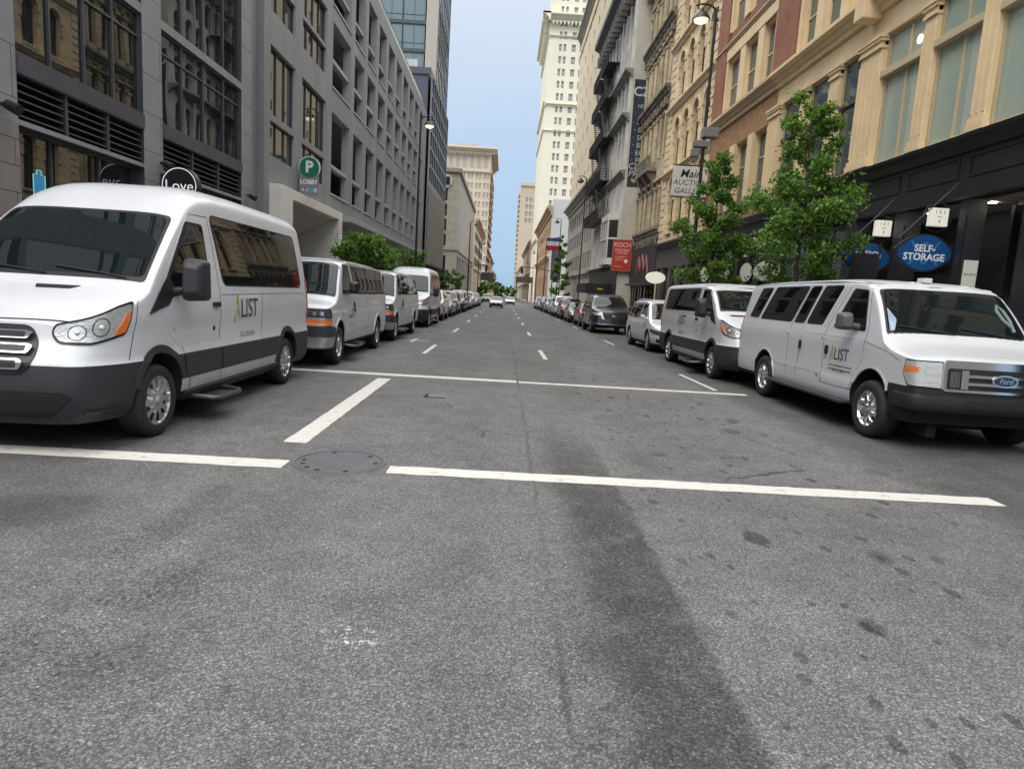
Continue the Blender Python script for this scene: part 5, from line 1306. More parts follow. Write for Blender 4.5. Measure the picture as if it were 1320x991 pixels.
def cream_tower():
    t = thing('cream_tower', 'tall cream office tower in sunlight with a heavy projecting cornice', 'building')
    X0, Y0 = 10.6, 240; C = Face('C', Y0); F = Face('R', X0); CR = mat('cream_terracotta', (.74,.70,.56), .8, var=.05, vscale=.1); WN = mat('tower_window', (.30,.29,.27), .25)
    H = 104
    ops = []
    for k in range(24):
        z = 8+4.05*k
        for a, w in ((14.2,1.0),(15.75,1.0),(18.6,1.5),(21.4,1.2)): ops.append((a, a+w, z, z+2.35))
    m = C.mb(); wall_panel(m, X0, 34, -4, H, ops, .35); m.build('wall', CR, t)
    for o in ops: plain_window(t, C, *o, WN, CR, .35)
    m = F.mb(); wall_panel(m, Y0, 285, -4, H, [], .3); m.build('side_wall', CR, t)
    for z0, z1, o in ((66.6,67.6,.8),(58,58.6,.5),(94.2,96.8,2.6),(89.3,90,.6),(20,20.8,.7)):
        cornice(C, t, CR, X0-o, 34, z0, z1, o); cornice(F, t, CR, Y0-o, 285, z0, z1, o)
    for k in range(18): sheet_box(C, t, 'bracket', CR, 11.4+1.3*k, 11.9+1.3*k, 0, 1.7, 93.2, 94.2)
    for k in range(16): sheet_box(F, t, 'bracket', CR, 241+2.6*k, 241.8+2.6*k, 0, 1.7, 93.2, 94.2)
    m = MB(); m.box(X0+.5, 34, Y0+.5, 284, H-.5, H); m.build('roof', ROOFM, t)
cream_tower()
def far_block():
    t = thing('distant_tower', 'distant beige tower with a notched shaded side, far down the street on the right', 'building')
    Y0 = 620; C = Face('C', Y0); BE = mat('beige_far_brick', (.50,.42,.32), .85, var=.05, vscale=.1); WN = mat('tower_window', (.30,.29,.27), .25)
    m = C.mb(); ops = [(15.2+3.6*j, 17.4+3.6*j, 84-6.2*k, 88-6.2*k) for j in range(4) for k in range(4)]
    wall_panel(m, 10, 44, -6, 101, ops, .5); m.build('wall', BE, t)
    for o in ops: plain_window(t, C, *o, WN, BE, .5)
    F = Face('R', 10); m = F.mb(); wall_panel(m, Y0, 720, -6, 96, [], .3); m.build('side_wall', BE, t)
    for k in range(20): sheet_box(F, t, 'balcony', BE, Y0+2, Y0+30, 0, 1.6, 6+4.4*k, 8.4+4.4*k)
    cornice(C, t, BE, 10, 44, 97, 99, 1.2)
far_block()
def far_left_rows():
    """lower fronts that close the street beyond the towers"""
    specs = [('brown_far_building', 'low brown building next to the cream hotel far down the left side', 'L', -9.4, 352, 470, 20, (.30,.2,.14)),
             ('grey_far_building', 'low grey building at the far left end of the street', 'L', -9.4, 475, 640, 15, (.3,.29,.28)),
             ('tan_far_building', 'low tan building beyond the cream tower on the right side', 'R', 10.8, 290, 420, 24, (.42,.33,.22)),
             ('cream_far_building', 'low cream building before the distant tower on the right side', 'R', 10.8, 425, 615, 18, (.48,.42,.33))]
    for nm, lb, k, p, a0, a1, h, c in specs:
        t = thing(nm, lb, 'building'); F = Face(k, p); m = F.mb(); m.box(a0, a1, -14, 0, -6, h); M_ = mat(nm+'_wall', c, .85, var=.15, vscale=.2); m.build('wall', M_, t)
        cornice(F, t, M_, a0-.5, a1, h-1.5, h+.4, 1.2)
        for z in (5.5, 10): sheet_box(F, t, 'string_course', M_, a0, a1, 0, .5, z, z+.8)
        for j in range(10):
            for z in (3, 7.5): plain_window(t, F, a0+3+j*(a1-a0-6)/10, a0+6+j*(a1-a0-6)/10, z, z+1.9, LGLASS, MULL, -.02, -.02)
far_left_rows()
def behind_rows():
    """buildings behind the photographer that close the street and show in the glass"""
    for nm, lb, k, p, a0, a1, h, c in (('unseen_stone_building', 'unseen plain stone building added behind the viewpoint on the left side', 'L', -9.5, -75, -18, 13, (.45,.44,.42)), ('unseen_pale_building', 'unseen plain pale building added behind the viewpoint on the right side', 'R', 11, -75, -18, 10, (.48,.46,.42))):  # unseen pair, made low and pale to brighten reflections in the vans
        t = thing(nm, lb, 'building'); F = Face(k, p); M_ = mat(nm+'_wall', c, .85, var=.15, vscale=.3)
        ops = [(a0+2+6*j, a0+6+6*j, 1+4*i, 3.8+4*i) for j in range(7) for i in range(int(h/4)-1)]
        m = F.mb(); wall_panel(m, a0, a1, -1, h, ops, .3); m.build('wall', M_, t); shell(F, t, M_, a0, a1, h)
        g = F.mb(); g.box(a0+.5, a1-.5, -.4, -.3, 0, h-1); g.build('window_glazing', LGLASS, t)
behind_rows()
# ------------------------------------------------------------------ ground
def asphalt():
    m, nt, N, Lk, b = _nodes('asphalt')
    tc = N.new('ShaderNodeTexCoord'); sp = N.new('ShaderNodeSeparateXYZ'); Lk.new(tc.outputs['Object'], sp.inputs[0]); P = tc.outputs['Object']
    def noise(scale, detail=5, rough=.6, vec=None, stretch=None):
        n = N.new('ShaderNodeTexNoise'); n.inputs['Scale'].default_value = scale; n.inputs['Detail'].default_value = detail; n.inputs['Roughness'].default_value = rough
        v = vec or P
        if stretch:
            mp = N.new('ShaderNodeMapping'); mp.inputs['Scale'].default_value = stretch; Lk.new(v, mp.inputs['Vector']); v = mp.outputs['Vector']
        Lk.new(v, n.inputs['Vector']); return n.outputs['Fac']
    def val(x): return x
    def math_(op, a, c=None, clamp=False):
        n = N.new('ShaderNodeMath'); n.operation = op; n.use_clamp = clamp
        for i, q in enumerate((a, c)):
            if q is None: continue
            if isinstance(q, (int, float)): n.inputs[i].default_value = q
            else: Lk.new(q, n.inputs[i])
        return n.outputs[0]
    def ramp(x, a, c, lo=0., hi=1.):
        n = N.new('ShaderNodeMapRange'); n.interpolation_type = 'SMOOTHSTEP'; n.inputs['From Min'].default_value = a; n.inputs['From Max'].default_value = c
        n.inputs['To Min'].default_value = lo; n.inputs['To Max'].default_value = hi; Lk.new(x, n.inputs['Value']); return n.outputs['Result']
    def mul(*xs):
        r = xs[0]
        for x in xs[1:]: r = math_('MULTIPLY', r, x)
        return r
    X, Y = sp.outputs['X'], sp.outputs['Y']
    big = ramp(noise(.35, 5), .3, .7, .87, 1.11)
    mid = ramp(noise(2.2, 7, .75), .3, .7, .80, 1.13)
    lane = ramp(noise(.9, 4, .6, stretch=(1, .12, 1)), .3, .7, .90, 1.08)
    # stones in the surface
    vo = N.new('ShaderNodeTexVoronoi'); vo.inputs['Scale'].default_value = 100; Lk.new(P, vo.inputs['Vector'])
    sv = N.new('ShaderNodeSeparateColor'); Lk.new(vo.outputs['Color'], sv.inputs[0])
    st = mul(ramp(sv.outputs[0], 0, 1, .60, 1.22), ramp(sv.outputs[1], .82, .94, 1., 1.6)); fine = ramp(noise(160, 3, .7), .25, .75, .72, 1.28); coarse = ramp(noise(38, 5, .75), .28, .72, .74, 1.22)
    gaps = ramp(vo.outputs['Distance'], .2, .7, 1.10, .55)
    v = mul(math_('MULTIPLY', big, .182), mid, lane, st, fine, coarse, gaps)
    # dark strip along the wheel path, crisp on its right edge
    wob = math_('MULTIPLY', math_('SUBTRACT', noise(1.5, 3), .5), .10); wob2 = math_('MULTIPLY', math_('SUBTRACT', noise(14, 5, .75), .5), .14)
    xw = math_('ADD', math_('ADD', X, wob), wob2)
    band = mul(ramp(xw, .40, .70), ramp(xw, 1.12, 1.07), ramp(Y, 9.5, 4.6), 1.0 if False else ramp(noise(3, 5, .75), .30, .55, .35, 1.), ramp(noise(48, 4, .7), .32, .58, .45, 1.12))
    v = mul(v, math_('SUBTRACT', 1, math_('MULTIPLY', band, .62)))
    # worn left wheel path
    wl = mul(ramp(math_('ABSOLUTE', math_('ADD', math_('ADD', X, 1.85), math_('MULTIPLY', wob, 4))), .85, .2), ramp(noise(2.5, 6, .75), .38, .62), ramp(noise(42, 4, .75), .44, .60), ramp(Y, 6.5, 3))
    v = mul(v, math_('SUBTRACT', 1, math_('MULTIPLY', wl, .74)))
    # joint at the lane edge
    jx = math_('ABSOLUTE', math_('ADD', math_('SUBTRACT', X, .36), math_('MULTIPLY', math_('SUBTRACT', noise(2.3, 5), .5), .10)))
    jn = mul(ramp(jx, .028, .006), ramp(noise(1.1, 4), .38, .60)); v = mul(v, math_('SUBTRACT', 1, math_('MULTIPLY', jn, .38)))
    j2 = mul(ramp(math_('ABSOLUTE', math_('ADD', math_('SUBTRACT', X, .45), math_('MULTIPLY', math_('SUBTRACT', noise(3, 5), .5), .3))), .22, .02), ramp(noise(5, 6, .8), .46, .62), ramp(noise(42, 4, .75), .42, .58), ramp(Y, 5.5, 2.5)); v = mul(v, math_('SUBTRACT', 1, math_('MULTIPLY', j2, .62)))
    # oil drips and spots, drawn out along the traffic
    nd = N.new('ShaderNodeTexNoise'); nd.inputs['Scale'].default_value = 7; nd.inputs['Detail'].default_value = 3; Lk.new(P, nd.inputs['Vector'])
    mxv = N.new('ShaderNodeMix'); mxv.data_type = 'VECTOR'; mxv.inputs['Factor'].default_value = .08; Lk.new(P, mxv.inputs['A']); Lk.new(nd.outputs['Color'], mxv.inputs['B'])
    right = ramp(math_('ABSOLUTE', math_('SUBTRACT', X, 2.6)), 2.4, .6, .22, 1.)
    def spots(sx, sy, rad, keep, dark, off):
        mp = N.new('ShaderNodeMapping'); mp.inputs['Scale'].default_value = (sx, sy, 1); mp.inputs['Location'].default_value = (off, off*.7, 0); mp.inputs['Rotation'].default_value = (0, 0, .12); Lk.new(mxv.outputs['Result'], mp.inputs['Vector'])
        w = N.new('ShaderNodeTexVoronoi'); w.voronoi_dimensions = '2D'; w.inputs['Scale'].default_value = 1; Lk.new(mp.outputs['Vector'], w.inputs['Vector'])
        c = N.new('ShaderNodeSeparateColor'); Lk.new(w.outputs['Color'], c.inputs[0])
        sz = math_('MULTIPLY_ADD', math_('MULTIPLY', c.outputs[0], c.outputs[1]), rad); N[sz.node.name].inputs[2].default_value = .03
        m_ = mul(ramp(math_('SUBTRACT', w.outputs['Distance'], sz), .035, -.02), ramp(c.outputs[2], keep, keep+.1), right, dark)
        return math_('SUBTRACT', 1, m_)
    v = mul(v, spots(2.6, 1.5, .22, .42, .62, 0), spots(6, 3.4, .24, .50, .55, 3.3), spots(1.1, .75, .14, .66, .42, 8.1))
    # darker bays along the kerbs, wet-looking stain at far left
    edge = mul(ramp(math_('ADD', X, wob2), 3.95, 4.5), ramp(noise(1.2, 5), .3, .6, .6, 1)); v = mul(v, math_('SUBTRACT', 1, math_('MULTIPLY', edge, .42)))
    edgel = ramp(math_('ADD', X, wob2), -2.9, -3.8); v = mul(v, math_('SUBTRACT', 1, math_('MULTIPLY', edgel, .22)))
    dx = math_('ADD', math_('MULTIPLY', math_('ADD', X, 3.15), 1.2), wob2); dy = math_('SUBTRACT', Y, 4.35)
    dd = math_('SQRT', math_('ADD', math_('MULTIPLY', dx, dx), math_('MULTIPLY', mul(dy, dy), 2.2))); v = mul(v, math_('SUBTRACT', 1, math_('MULTIPLY', ramp(math_('ADD', dd, math_('MULTIPLY', wob, 1.5)), .75, .35), .38)))
    # fine cracks
    wv = N.new('ShaderNodeTexVoronoi'); wv.feature = 'DISTANCE_TO_EDGE'; wv.inputs['Scale'].default_value = .42; Lk.new(mxv.outputs['Result'], wv.inputs['Vector'])
    cr = mul(ramp(wv.outputs['Distance'], .006, .001), ramp(noise(.5, 2), .52, .60)); v = mul(v, math_('SUBTRACT', 1, math_('MULTIPLY', cr, .7)))
    # chalky fragments
    ch = mul(ramp(math_('SQRT', math_('ADD', mul(math_('ADD', X, .64), math_('ADD', X, .64)), mul(math_('SUBTRACT', Y, 2.93), math_('SUBTRACT', Y, 2.93)))), .24, .05), ramp(noise(20, 5, .85), .54, .61))
    v = math_('ADD', v, math_('MULTIPLY', ch, .45))
    cc = N.new('ShaderNodeCombineColor'); Lk.new(math_('MULTIPLY', v, 1.0), cc.inputs[0]); Lk.new(math_('MULTIPLY', v, .975), cc.inputs[1]); Lk.new(math_('MULTIPLY', v, .95), cc.inputs[2])
    Lk.new(cc.outputs[0], b.inputs['Base Color'])
    b.inputs['Roughness'].default_value = .82
    bp = N.new('ShaderNodeBump'); bp.inputs['Strength'].default_value = .55; bp.inputs['Distance'].default_value = .006; Lk.new(mul(st, fine, coarse), bp.inputs['Height']); Lk.new(bp.outputs['Normal'], b.inputs['Normal'])
    return m
ASPH = asphalt()
MARK = None
def markmat():
    m, nt, N, Lk, b = _nodes('road_paint'); tc = N.new('ShaderNodeTexCoord')
    n1 = N.new('ShaderNodeTexNoise'); n1.inputs['Scale'].default_value = 7; n1.inputs['Detail'].default_value = 8; n1.inputs['Roughness'].default_value = .75; Lk.new(tc.outputs['Object'], n1.inputs['Vector'])
    r = N.new('ShaderNodeValToRGB'); e = r.color_ramp.elements; e[0].position = .30; e[0].color = (.25,.24,.22,1); e[1].position = .45; e[1].color = (.60,.59,.53,1)
    Lk.new(n1.outputs['Fac'], r.inputs['Fac'])
    n2 = N.new('ShaderNodeTexNoise'); n2.inputs['Scale'].default_value = 110; n2.inputs['Detail'].default_value = 3; Lk.new(tc.outputs['Object'], n2.inputs['Vector'])
    mr = N.new('ShaderNodeMapRange'); mr.inputs['From Min'].default_value = .3; mr.inputs['From Max'].default_value = .7; mr.inputs['To Min'].default_value = .84; mr.inputs['To Max'].default_value = 1.06; Lk.new(n2.outputs['Fac'], mr.inputs['Value'])
    mx = N.new('ShaderNodeMix'); mx.data_type = 'RGBA'; mx.blend_type = 'MULTIPLY'; mx.inputs['Factor'].default_value = 1; Lk.new(r.outputs['Color'], mx.inputs['A']); Lk.new(mr.outputs['Result'], mx.inputs['B']); Lk.new(mx.outputs['Result'], b.inputs['Base Color'])
    b.inputs['Roughness'].default_value = .6
    return m
MARK = markmat()
PAVE = brickmat('pavement_slabs', (.24,.23,.22), (.27,.26,.245), (.12,.115,.11), 1.5, 1.5, .85, var=.15, bump=.1, ms=.015)
def YS(a, b):
    ys = [a]; 
    while ys[-1] < b-1e-6:
        y = ys[-1]; st = 1. if -1 < y < 16 else 8 if y < 60 else 40
        ys.append(min(b, y+st))
    return ys
def strip(mb, x0, x1, y0, y1, dz, nx=1):
    mb.grid([[(x0+(x1-x0)*k/nx, y, GZ(y)+dz) for k in range(nx+1)] for y in YS(y0, y1)])
def structure(o): o['kind'] = 'structure'; return o
g = MB(); strip(g, -4000, 4000, -300, 6000, -.03); structure(g.build('ground', mat('bare_ground', (.10,.10,.085), .9, var=.2, vscale=.05)))
g = MB(); strip(g, -5.65, 7.5, -120, 1400, 0); structure(g.build('road', ASPH))
for x0, x1 in ((-14, -5.85), (7.7, 14)):
    g = MB()
    for y0, y1 in ((-120, 99), (111.5, 700)):
        ys = YS(y0, y1); g.grid([[(x0, y, GZ(y)+.14), (x1, y, GZ(y)+.14)] for y in ys])
        for q in (ys[0], ys[-1]): g.poly([(x0,q,GZ(q)+.14),(x1,q,GZ(q)+.14),(x1,q,GZ(q)-.02),(x0,q,GZ(q)-.02)])
    structure(g.build('pavement', PAVE))
for x0, x1, xr in ((-5.85, -5.65, -5.65), (7.5, 7.7, 7.5)):
    g = MB()
    for y0, y1 in ((-120, 99), (111.5, 700)):
        ys = YS(y0, y1); g.grid([[(x0, y, GZ(y)+(.144 if x0 != xr else -.02)), (x0 if x0 != xr else x0+.02, y, GZ(y)+.144), (x1-(.02 if x1 == xr else 0), y, GZ(y)+.144), (x1, y, GZ(y)+(.144 if x1 != xr else -.02))] for y in ys])
    structure(g.build('kerb', mat('kerb_concrete', (.30,.29,.275), .85, var=.2, vscale=4)))
g = MB(); strip(g, -200, -5.66, 99.2, 111.3, -.012); structure(g.build('side_street', ASPH)); g = MB(); strip(g, 7.51, 10.3, 99.2, 111.3, -.012)
def marking(x0, x1, y0, y1, name='road_marking'):
    rr = random.Random(int(x0*100+y0*10)); g = MB()
    n = max(2, int(max(x1-x0, y1-y0)/.12))
    if x1-x0 > y1-y0: rows = [[(x0+(x1-x0)*k/n, y0+rr.uniform(-.008,.008)) for k in range(n+1)], [(x0+(x1-x0)*k/n, y1+rr.uniform(-.008,.008)) for k in range(n+1)]]
    else: rows = [[(x0+rr.uniform(-.006,.006), y0+(y1-y0)*k/n) for k in range(n+1)], [(x1+rr.uniform(-.006,.006), y0+(y1-y0)*k/n) for k in range(n+1)]]
    g.grid([[(x, y, GZ(y)+.004) for x, y in r] for r in rows]); return structure(g.build(name, MARK))
for x0, x1 in ((-4.6, -1.90), (-.97, 4.70)): marking(x0, x1, 5.66+(.02 if x0 > -2 else 0), 5.93, 'stop_line')
for x0, x1 in ((-4.2, .33), (.37, 4.75)): marking(x0, x1, 12.18, 12.48 if x0 < 0 else 12.40, 'crossing_line')
marking(-2.20, -1.96, 6.62, 11.75, 'lane_line')
for k in range(9):
    y = 16.9+10.2*k; marking(-2.06, -1.94, y, y+3.0, 'lane_dash'); marking(1.14, 1.26, y+.3, y+3.2, 'lane_dash')
for y0, y1 in ((12.7, 15.4), (24.7, 27.2), (37, 39.5), (49, 51.5)): marking(4.24, 4.34, y0, y1, 'bay_line')
marking(-3.3, -2.35, 21.2, 21.33, 'bay_line'); marking(-2.9, -2.8, 20.6, 22.0, 'bay_line')
t = thing('manhole_cover', 'round iron manhole cover breaking the white stop line', 'manhole cover', (-1.45, 5.97, GZ(5.97)))
IRON = mat('cast_iron', (.115,.115,.122), .55, metal=.3, var=.15, vscale=6, bump=.2, bscale=60)
g = MB(); g.lathe([(.435,-.01),(.43,.007),(.40,.008),(.398,-.008)], n=48); g.build('ring', IRON, t, 40)
g = MB(); g.lathe([(.001,.006),(.385,.006),(.388,-.01)], n=48)
cv = g.build('cover', IRON, t, 40)
for k in (0,2,5,8,9,10,11,13):
    a = 2*math.pi*k/16; g = MB(); g.cyl((.335*math.cos(a),.335*math.sin(a),.004), (.335*math.cos(a),.335*math.sin(a),.0075), .026, n=10); g.build('vent_hole', MATTE, cv)
g = MB()
for k in range(7):
    for j in range(7):
        x, y = -.21+.07*k, -.21+.07*j
        if math.hypot(x, y) < .25: g.box(x-.017, x+.017, y-.017, y+.017, .005, .0075)
g.build('tread_pattern', IRON, cv)
t = thing('utility_cover', 'small dark rectangular utility plate in the road beyond the manhole', 'utility cover', (-.98, 10.1, GZ(10.1)))
g = MB(); g.box(-.17,.17,-.17,-.12,.001,.006); g.box(-.17,-.12,-.12,.16,.001,.006); g.build('gap', MATTE, t); g = MB(); g.box(-.115,.17,-.115,.16,.001,.005); g.build('plate', mat('patch_grey', (.15,.15,.145), .8, var=.2, vscale=8), t)

# ------------------------------------------------------------------ trees
def leafmat(name, c, tr=.35):
    m, nt, N, Lk, b = _nodes(name); b.inputs['Base Color'].default_value = (*c, 1); b.inputs['Roughness'].default_value = .5
    tl = N.new('ShaderNodeBsdfTranslucent'); tl.inputs['Color'].default_value = (c[0]*1.5, c[1]*1.5, c[2]*.8, 1); mx = N.new('ShaderNodeMixShader'); mx.inputs[0].default_value = tr
    out = N['Material Output']; Lk.new(b.outputs[0], mx.inputs[1]); Lk.new(tl.outputs[0], mx.inputs[2]); Lk.new(mx.outputs[0], out.inputs['Surface'])
    return m
LEAF = [leafmat('leaf_mid', (.125,.235,.045)), leafmat('leaf_dark', (.058,.145,.030)), leafmat('leaf_light', (.21,.33,.055))]
BARK = mat('bark', (.07,.055,.042), .9, var=.35, vscale=14, bump=.5, bscale=30)
def tree(name, label, x, y, H, z0, prof, nlimb, nleaf, leaf=.085, group=None, seed=1, trunk_r=.085, lean=(0,0), extra=()):
    """trunk, limbs and loose leaves; prof gives the crown radius against height"""
    rr = random.Random(seed); t = thing(name, label, 'tree', (x, y, GZ(y)+.1), group=group); rad = pchip(prof)
    tr = MB(); pts = [(lean[0]*k/8+rr.uniform(-.04,.04)*k/4, lean[1]*k/8+rr.uniform(-.04,.04)*k/4, (H-.3)*k/8) for k in range(9)]
    tr.tube(pts, [trunk_r*(1-.85*k/8) for k in range(9)], 9)
    limbs = []
    def at(z):
        k = min(7.999, max(0, z/(H-.3)*8)); i = int(k); f = k-i; return Vector(pts[i]).lerp(Vector(pts[i+1]), f)
    spec = [(z0+(H-.25-z0)*((k+.5)/nlimb)**.9, k*2.399+rr.uniform(-.4,.4), None) for k in range(nlimb)]+list(extra)
    for z, a, ln in spec:
        L_ = (ln or rad(z)*rr.uniform(.62,1.12)); b = at(max(z-L_*.45, z0*.75)); tip = Vector((at(z).x+L_*math.cos(a), at(z).y+L_*math.sin(a), z+L_*rr.uniform(-.05,.30)))
        md = b.lerp(tip, .5)+Vector((rr.uniform(-.1,.1), rr.uniform(-.1,.1), -.05*L_))
        q = [b.lerp(md, .5), md, md.lerp(tip, .5)+Vector((0,0,.03)), tip]; tr.tube([b]+q, [trunk_r*.42, trunk_r*.3, trunk_r*.2, trunk_r*.12, trunk_r*.05], 5)
        limbs.append(([b]+q, L_))
        for s in range(3):
            f = rr.uniform(.35,.95); p = b.lerp(tip, f); e = p+Vector((rr.gauss(0,1), rr.gauss(0,1), rr.gauss(0.2,.7))).normalized()*L_*rr.uniform(.22,.45); tr.tube([p, p.lerp(e,.5)+Vector((0,0,.03)), e], [trunk_r*.12, trunk_r*.08, trunk_r*.03], 4); limbs.append(([p, p.lerp(e,.5), e], L_*.4))
    tr.build('trunk', BARK, t, 60)
    lf = MB(); W = [max(.15, l) for _, l in limbs]
    for i in range(nleaf):
        q, L_ = rr.choices(limbs, W)[0]; f = rr.uniform(.30, 1.03)**.8*(len(q)-1); k = min(len(q)-2, int(f)); c = q[k].lerp(q[k+1], f-k)
        s = .06+.10*min(1, L_); c = c+Vector((rr.gauss(0,s), rr.gauss(0,s), rr.gauss(.02,s*.8)))
        n = Vector((rr.gauss(0,.6), rr.gauss(0,.6), rr.gauss(.55,.5))).normalized(); u = n.orthogonal().normalized(); w = n.cross(u); an = rr.uniform(0, 6.28); a_ = u*math.cos(an)+w*math.sin(an); b_ = n.cross(a_)
        z = leaf*rr.uniform(.6,1.25)
        mi = rr.choices((0,1,2), (.5,.28,.22))[0]
        lf.poly([c-a_*z*.75, c+b_*z*.42-a_*z*.1, c+a_*z*.6+b_*z*.30+n*z*.12, c+a_*z*.75, c+a_*z*.6-b_*z*.30+n*z*.12, c-b_*z*.42-a_*z*.1], mi)
    lf.build('crown', LEAF, t)
    return t
tree('street_tree', 'largest street tree, with a forked pointed crown, before the cream columned building', 8.25, 18.4, 7.6, 2.3, [(2.2,1.0),(3.2,1.42),(4.2,1.5),(5,1.25),(6,.9),(7,.6),(7.6,.25)], 26, 15500, .076, 'street trees on the right pavement', 3, .09, (-.15,.2), [(4.5,-1.2,1.6),(4.3,-1.5,1.5),(4.9,2.2,1.6),(6.6,-.3,.7)])
tree('street_tree', 'bushy street tree beside the black lamp post and the auction gallery sign', 8.3, 26.6, 7.8, 2.5, [(2.3,1.1),(3.2,1.65),(4.2,1.6),(5,1.25),(6,.85),(7.8,.3)], 25, 14500, .084, 'street trees on the right pavement', 8, .09)
tree('street_tree', 'narrow tall street tree at the far right pavement, by a distant lamp post', 8.6, 104, 11.6, 1.6, [(1.5,1.6),(4,2.2),(7,1.6),(10,.9),(11.6,.3)], 16, 2600, .26, 'street trees on the right pavement', 5, .12)
tree('street_tree', 'low spreading tree over the white vans in front of the parking garage', -6.7, 31.5, 4.2, 2.2, [(2.2,.9),(2.8,1.2),(3.4,1.15),(3.9,.8),(4.2,.4)], 18, 6500, .105, 'street trees on the left pavement', 11, .08)
tree('street_tree', 'small tree behind the second van, below the garage canopy', -7.2, 40.5, 4.4, 2.0, [(2,.9),(3,1.25),(3.8,1.0),(4.4,.3)], 10, 1600, .13, 'street trees on the left pavement', 12, .06)
tree('street_tree', 'small tree behind the tall white van, next to the left lamp post', -7.0, 49.5, 4.6, 1.8, [(1.8,1.0),(3,1.4),(4,1.1),(4.6,.3)], 10, 1600, .15, 'street trees on the left pavement', 13, .06)
tree('street_tree', 'light green young tree at the corner of the beige stone building', -7.0, 88, 4.7, 1.0, [(1,1.2),(2.5,1.7),(3.8,1.3),(4.7,.3)], 12, 1700, .2, 'street trees on the left pavement', 14, .06)
for k, (x, y, h, w, lb) in enumerate(((-5.5,300,9.5,4,'dark green tree at the far end of the street, nearest the cream hotel'),(-3.2,345,8,4.5,'broad dark tree at the far end of the street, left of the road'),(3.6,400,7,4.5,'dark tree at the far end of the street, right of the road'),(-7.5,235,6,2.6,'dark tree on the left pavement just before the cream hotel'))):
    tree('far_tree', lb, x, y, h, .8, [(.8,w*.7),(h*.4,w),(h*.8,w*.6),(h,.4)], 12, 1300, .75, 'trees at the far end of the street', 30+k, .2)
rr = random.Random(77); g = MB()
for k in range(46):
    x = -700+1400*k/45; h = rr.uniform(10, 26)
    g.sphere((x, 1700+rr.uniform(-60,60), -6), 1, 6, sc=(rr.uniform(26,46), 40, h))
structure(g.build('hill', mat('hazy_far_woods', (.06,.09,.075), .95, var=.3, vscale=.05), None, 60))  # distance haze is mixed into the bluish green colour

# ------------------------------------------------------------------ street furniture
POLE = mat('black_pole_paint', (.016,.016,.018), .45); 
LIT = mat('lit_street_lamp', (.8,.8,.7), .4, emit=(1,.90,.55), estr=1.0)
def street_lamp(label, x, y, H, sgn, lit=True, box=False, arm=.55, r=.09):
    t = thing('street_lamp', label, 'street lamp', (x, y, GZ(y)+.13), group='street lamps along the pavements')
    g = MB(); g.cyl((0,0,0), (0,0,H), r, r*.62, 14); g.build('pole', POLE, t, 50)
    g = MB(); g.lathe([(.26,0),(.26,.08),(.2,.2),(.17,.7),(.13,.9),(.11,.92)], n=14); g.build('pole_base', POLE, t, 40)
    g = MB(); pts = [(0,0,H-.12)]+[(sgn*arm*(1-math.cos(a))*.9, 0, H-.12+.32*math.sin(a)) for a in [math.pi*k/8 for k in range(1, 7)]]; g.tube(pts, .04, 8); g.build('arm', POLE, t, 50)
    hx = sgn*(arm+.05); g = MB(); hz = H-.42
    g.lathe([(.02,.42),(.07,.42),(.09,.32),(.22,.25),(.34,.10),(.37,0),(.34,0)], (hx,0,hz), n=18); hd = g.build('lamp_head', POLE, t, 40)
    g = MB(); g.lathe([(.30,.0),(.26,-.08),(.14,-.14),(.001,-.15)], (hx,0,hz), n=18); g.build('lamp_globe', LIT if lit else mat('lamp_glass', (.4,.4,.38), .2), hd, 60)
    if box:
        g = MB(); g.box(-.42,.18,-.2,.2,8.15,8.42); g.box(-.1,.55,-.24,.24,8.55,8.95); g.box(-.5,-.2,-.16,.16,7.75,8.08); g.build('equipment_box', mat('grey_housing', (.2,.2,.2), .5), t, bevel=.03)
    return t
street_lamp('lit street lamp with a grey equipment box, tallest at right beside the auction sign', 8.06, 28.6, 13.6, -1, True, True)
street_lamp('lit street lamp before the parking garage, above the tall white van', -6.25, 46, 12.9, 1, True)
street_lamp('street lamp in front of the black fire escapes', 8.1, 72, 14.4, -1, False)
street_lamp('street lamp with a flag next to the narrow tall tree', 8.1, 102, 13.4, -1, False)
for x, y, s, lb in ((-6.2,111,1,'street lamp at the corner of the beige stone building'),(-6.2,152,1,'street lamp in front of the side of the beige stone building'),(-6.2,205,1,'street lamp before the narrow pale building on the left'),(8.1,136,-1,'street lamp before the orange stone front on the right'),(8.1,172,-1,'street lamp below the cream tower'),(8.1,225,-1,'most distant street lamp on the right pavement')):
    street_lamp(lb, x, y, 13.2, s, False, arm=.9, r=.13)
# flag on the fourth lamp
g = MB(); fl = [[(8.0-1.9*k/10, 101.9+.16*math.sin(k*.9), GZ(102)+(11.0-.25*math.sin(k*.25))-1.9*j/8) for k in range(11)] for j in range(9)]
idx = g.grid(fl)
def flagmat():
    m, nt, N, Lk, b = _nodes('flag_cloth'); tc = N.new('ShaderNodeTexCoord'); sp = N.new('ShaderNodeSeparateXYZ'); Lk.new(tc.outputs['Generated'], sp.inputs[0])
    r = N.new('ShaderNodeValToRGB'); e = r.color_ramp.elements; r.color_ramp.interpolation = 'CONSTANT'; e[0].position = 0; e[0].color = (.35,.03,.03,1); e[1].position = .35; e[1].color = (.6,.6,.6,1); k = e.new(.65); k.color = (.05,.08,.25,1)
    Lk.new(sp.outputs['Z'], r.inputs['Fac']); Lk.new(r.outputs['Color'], b.inputs['Base Color']); b.inputs['Roughness'].default_value = .9
    return m
tag(g.build('flag', flagmat(), None, 60), 'red white and blue flag hanging from a street lamp on the right', 'flag')

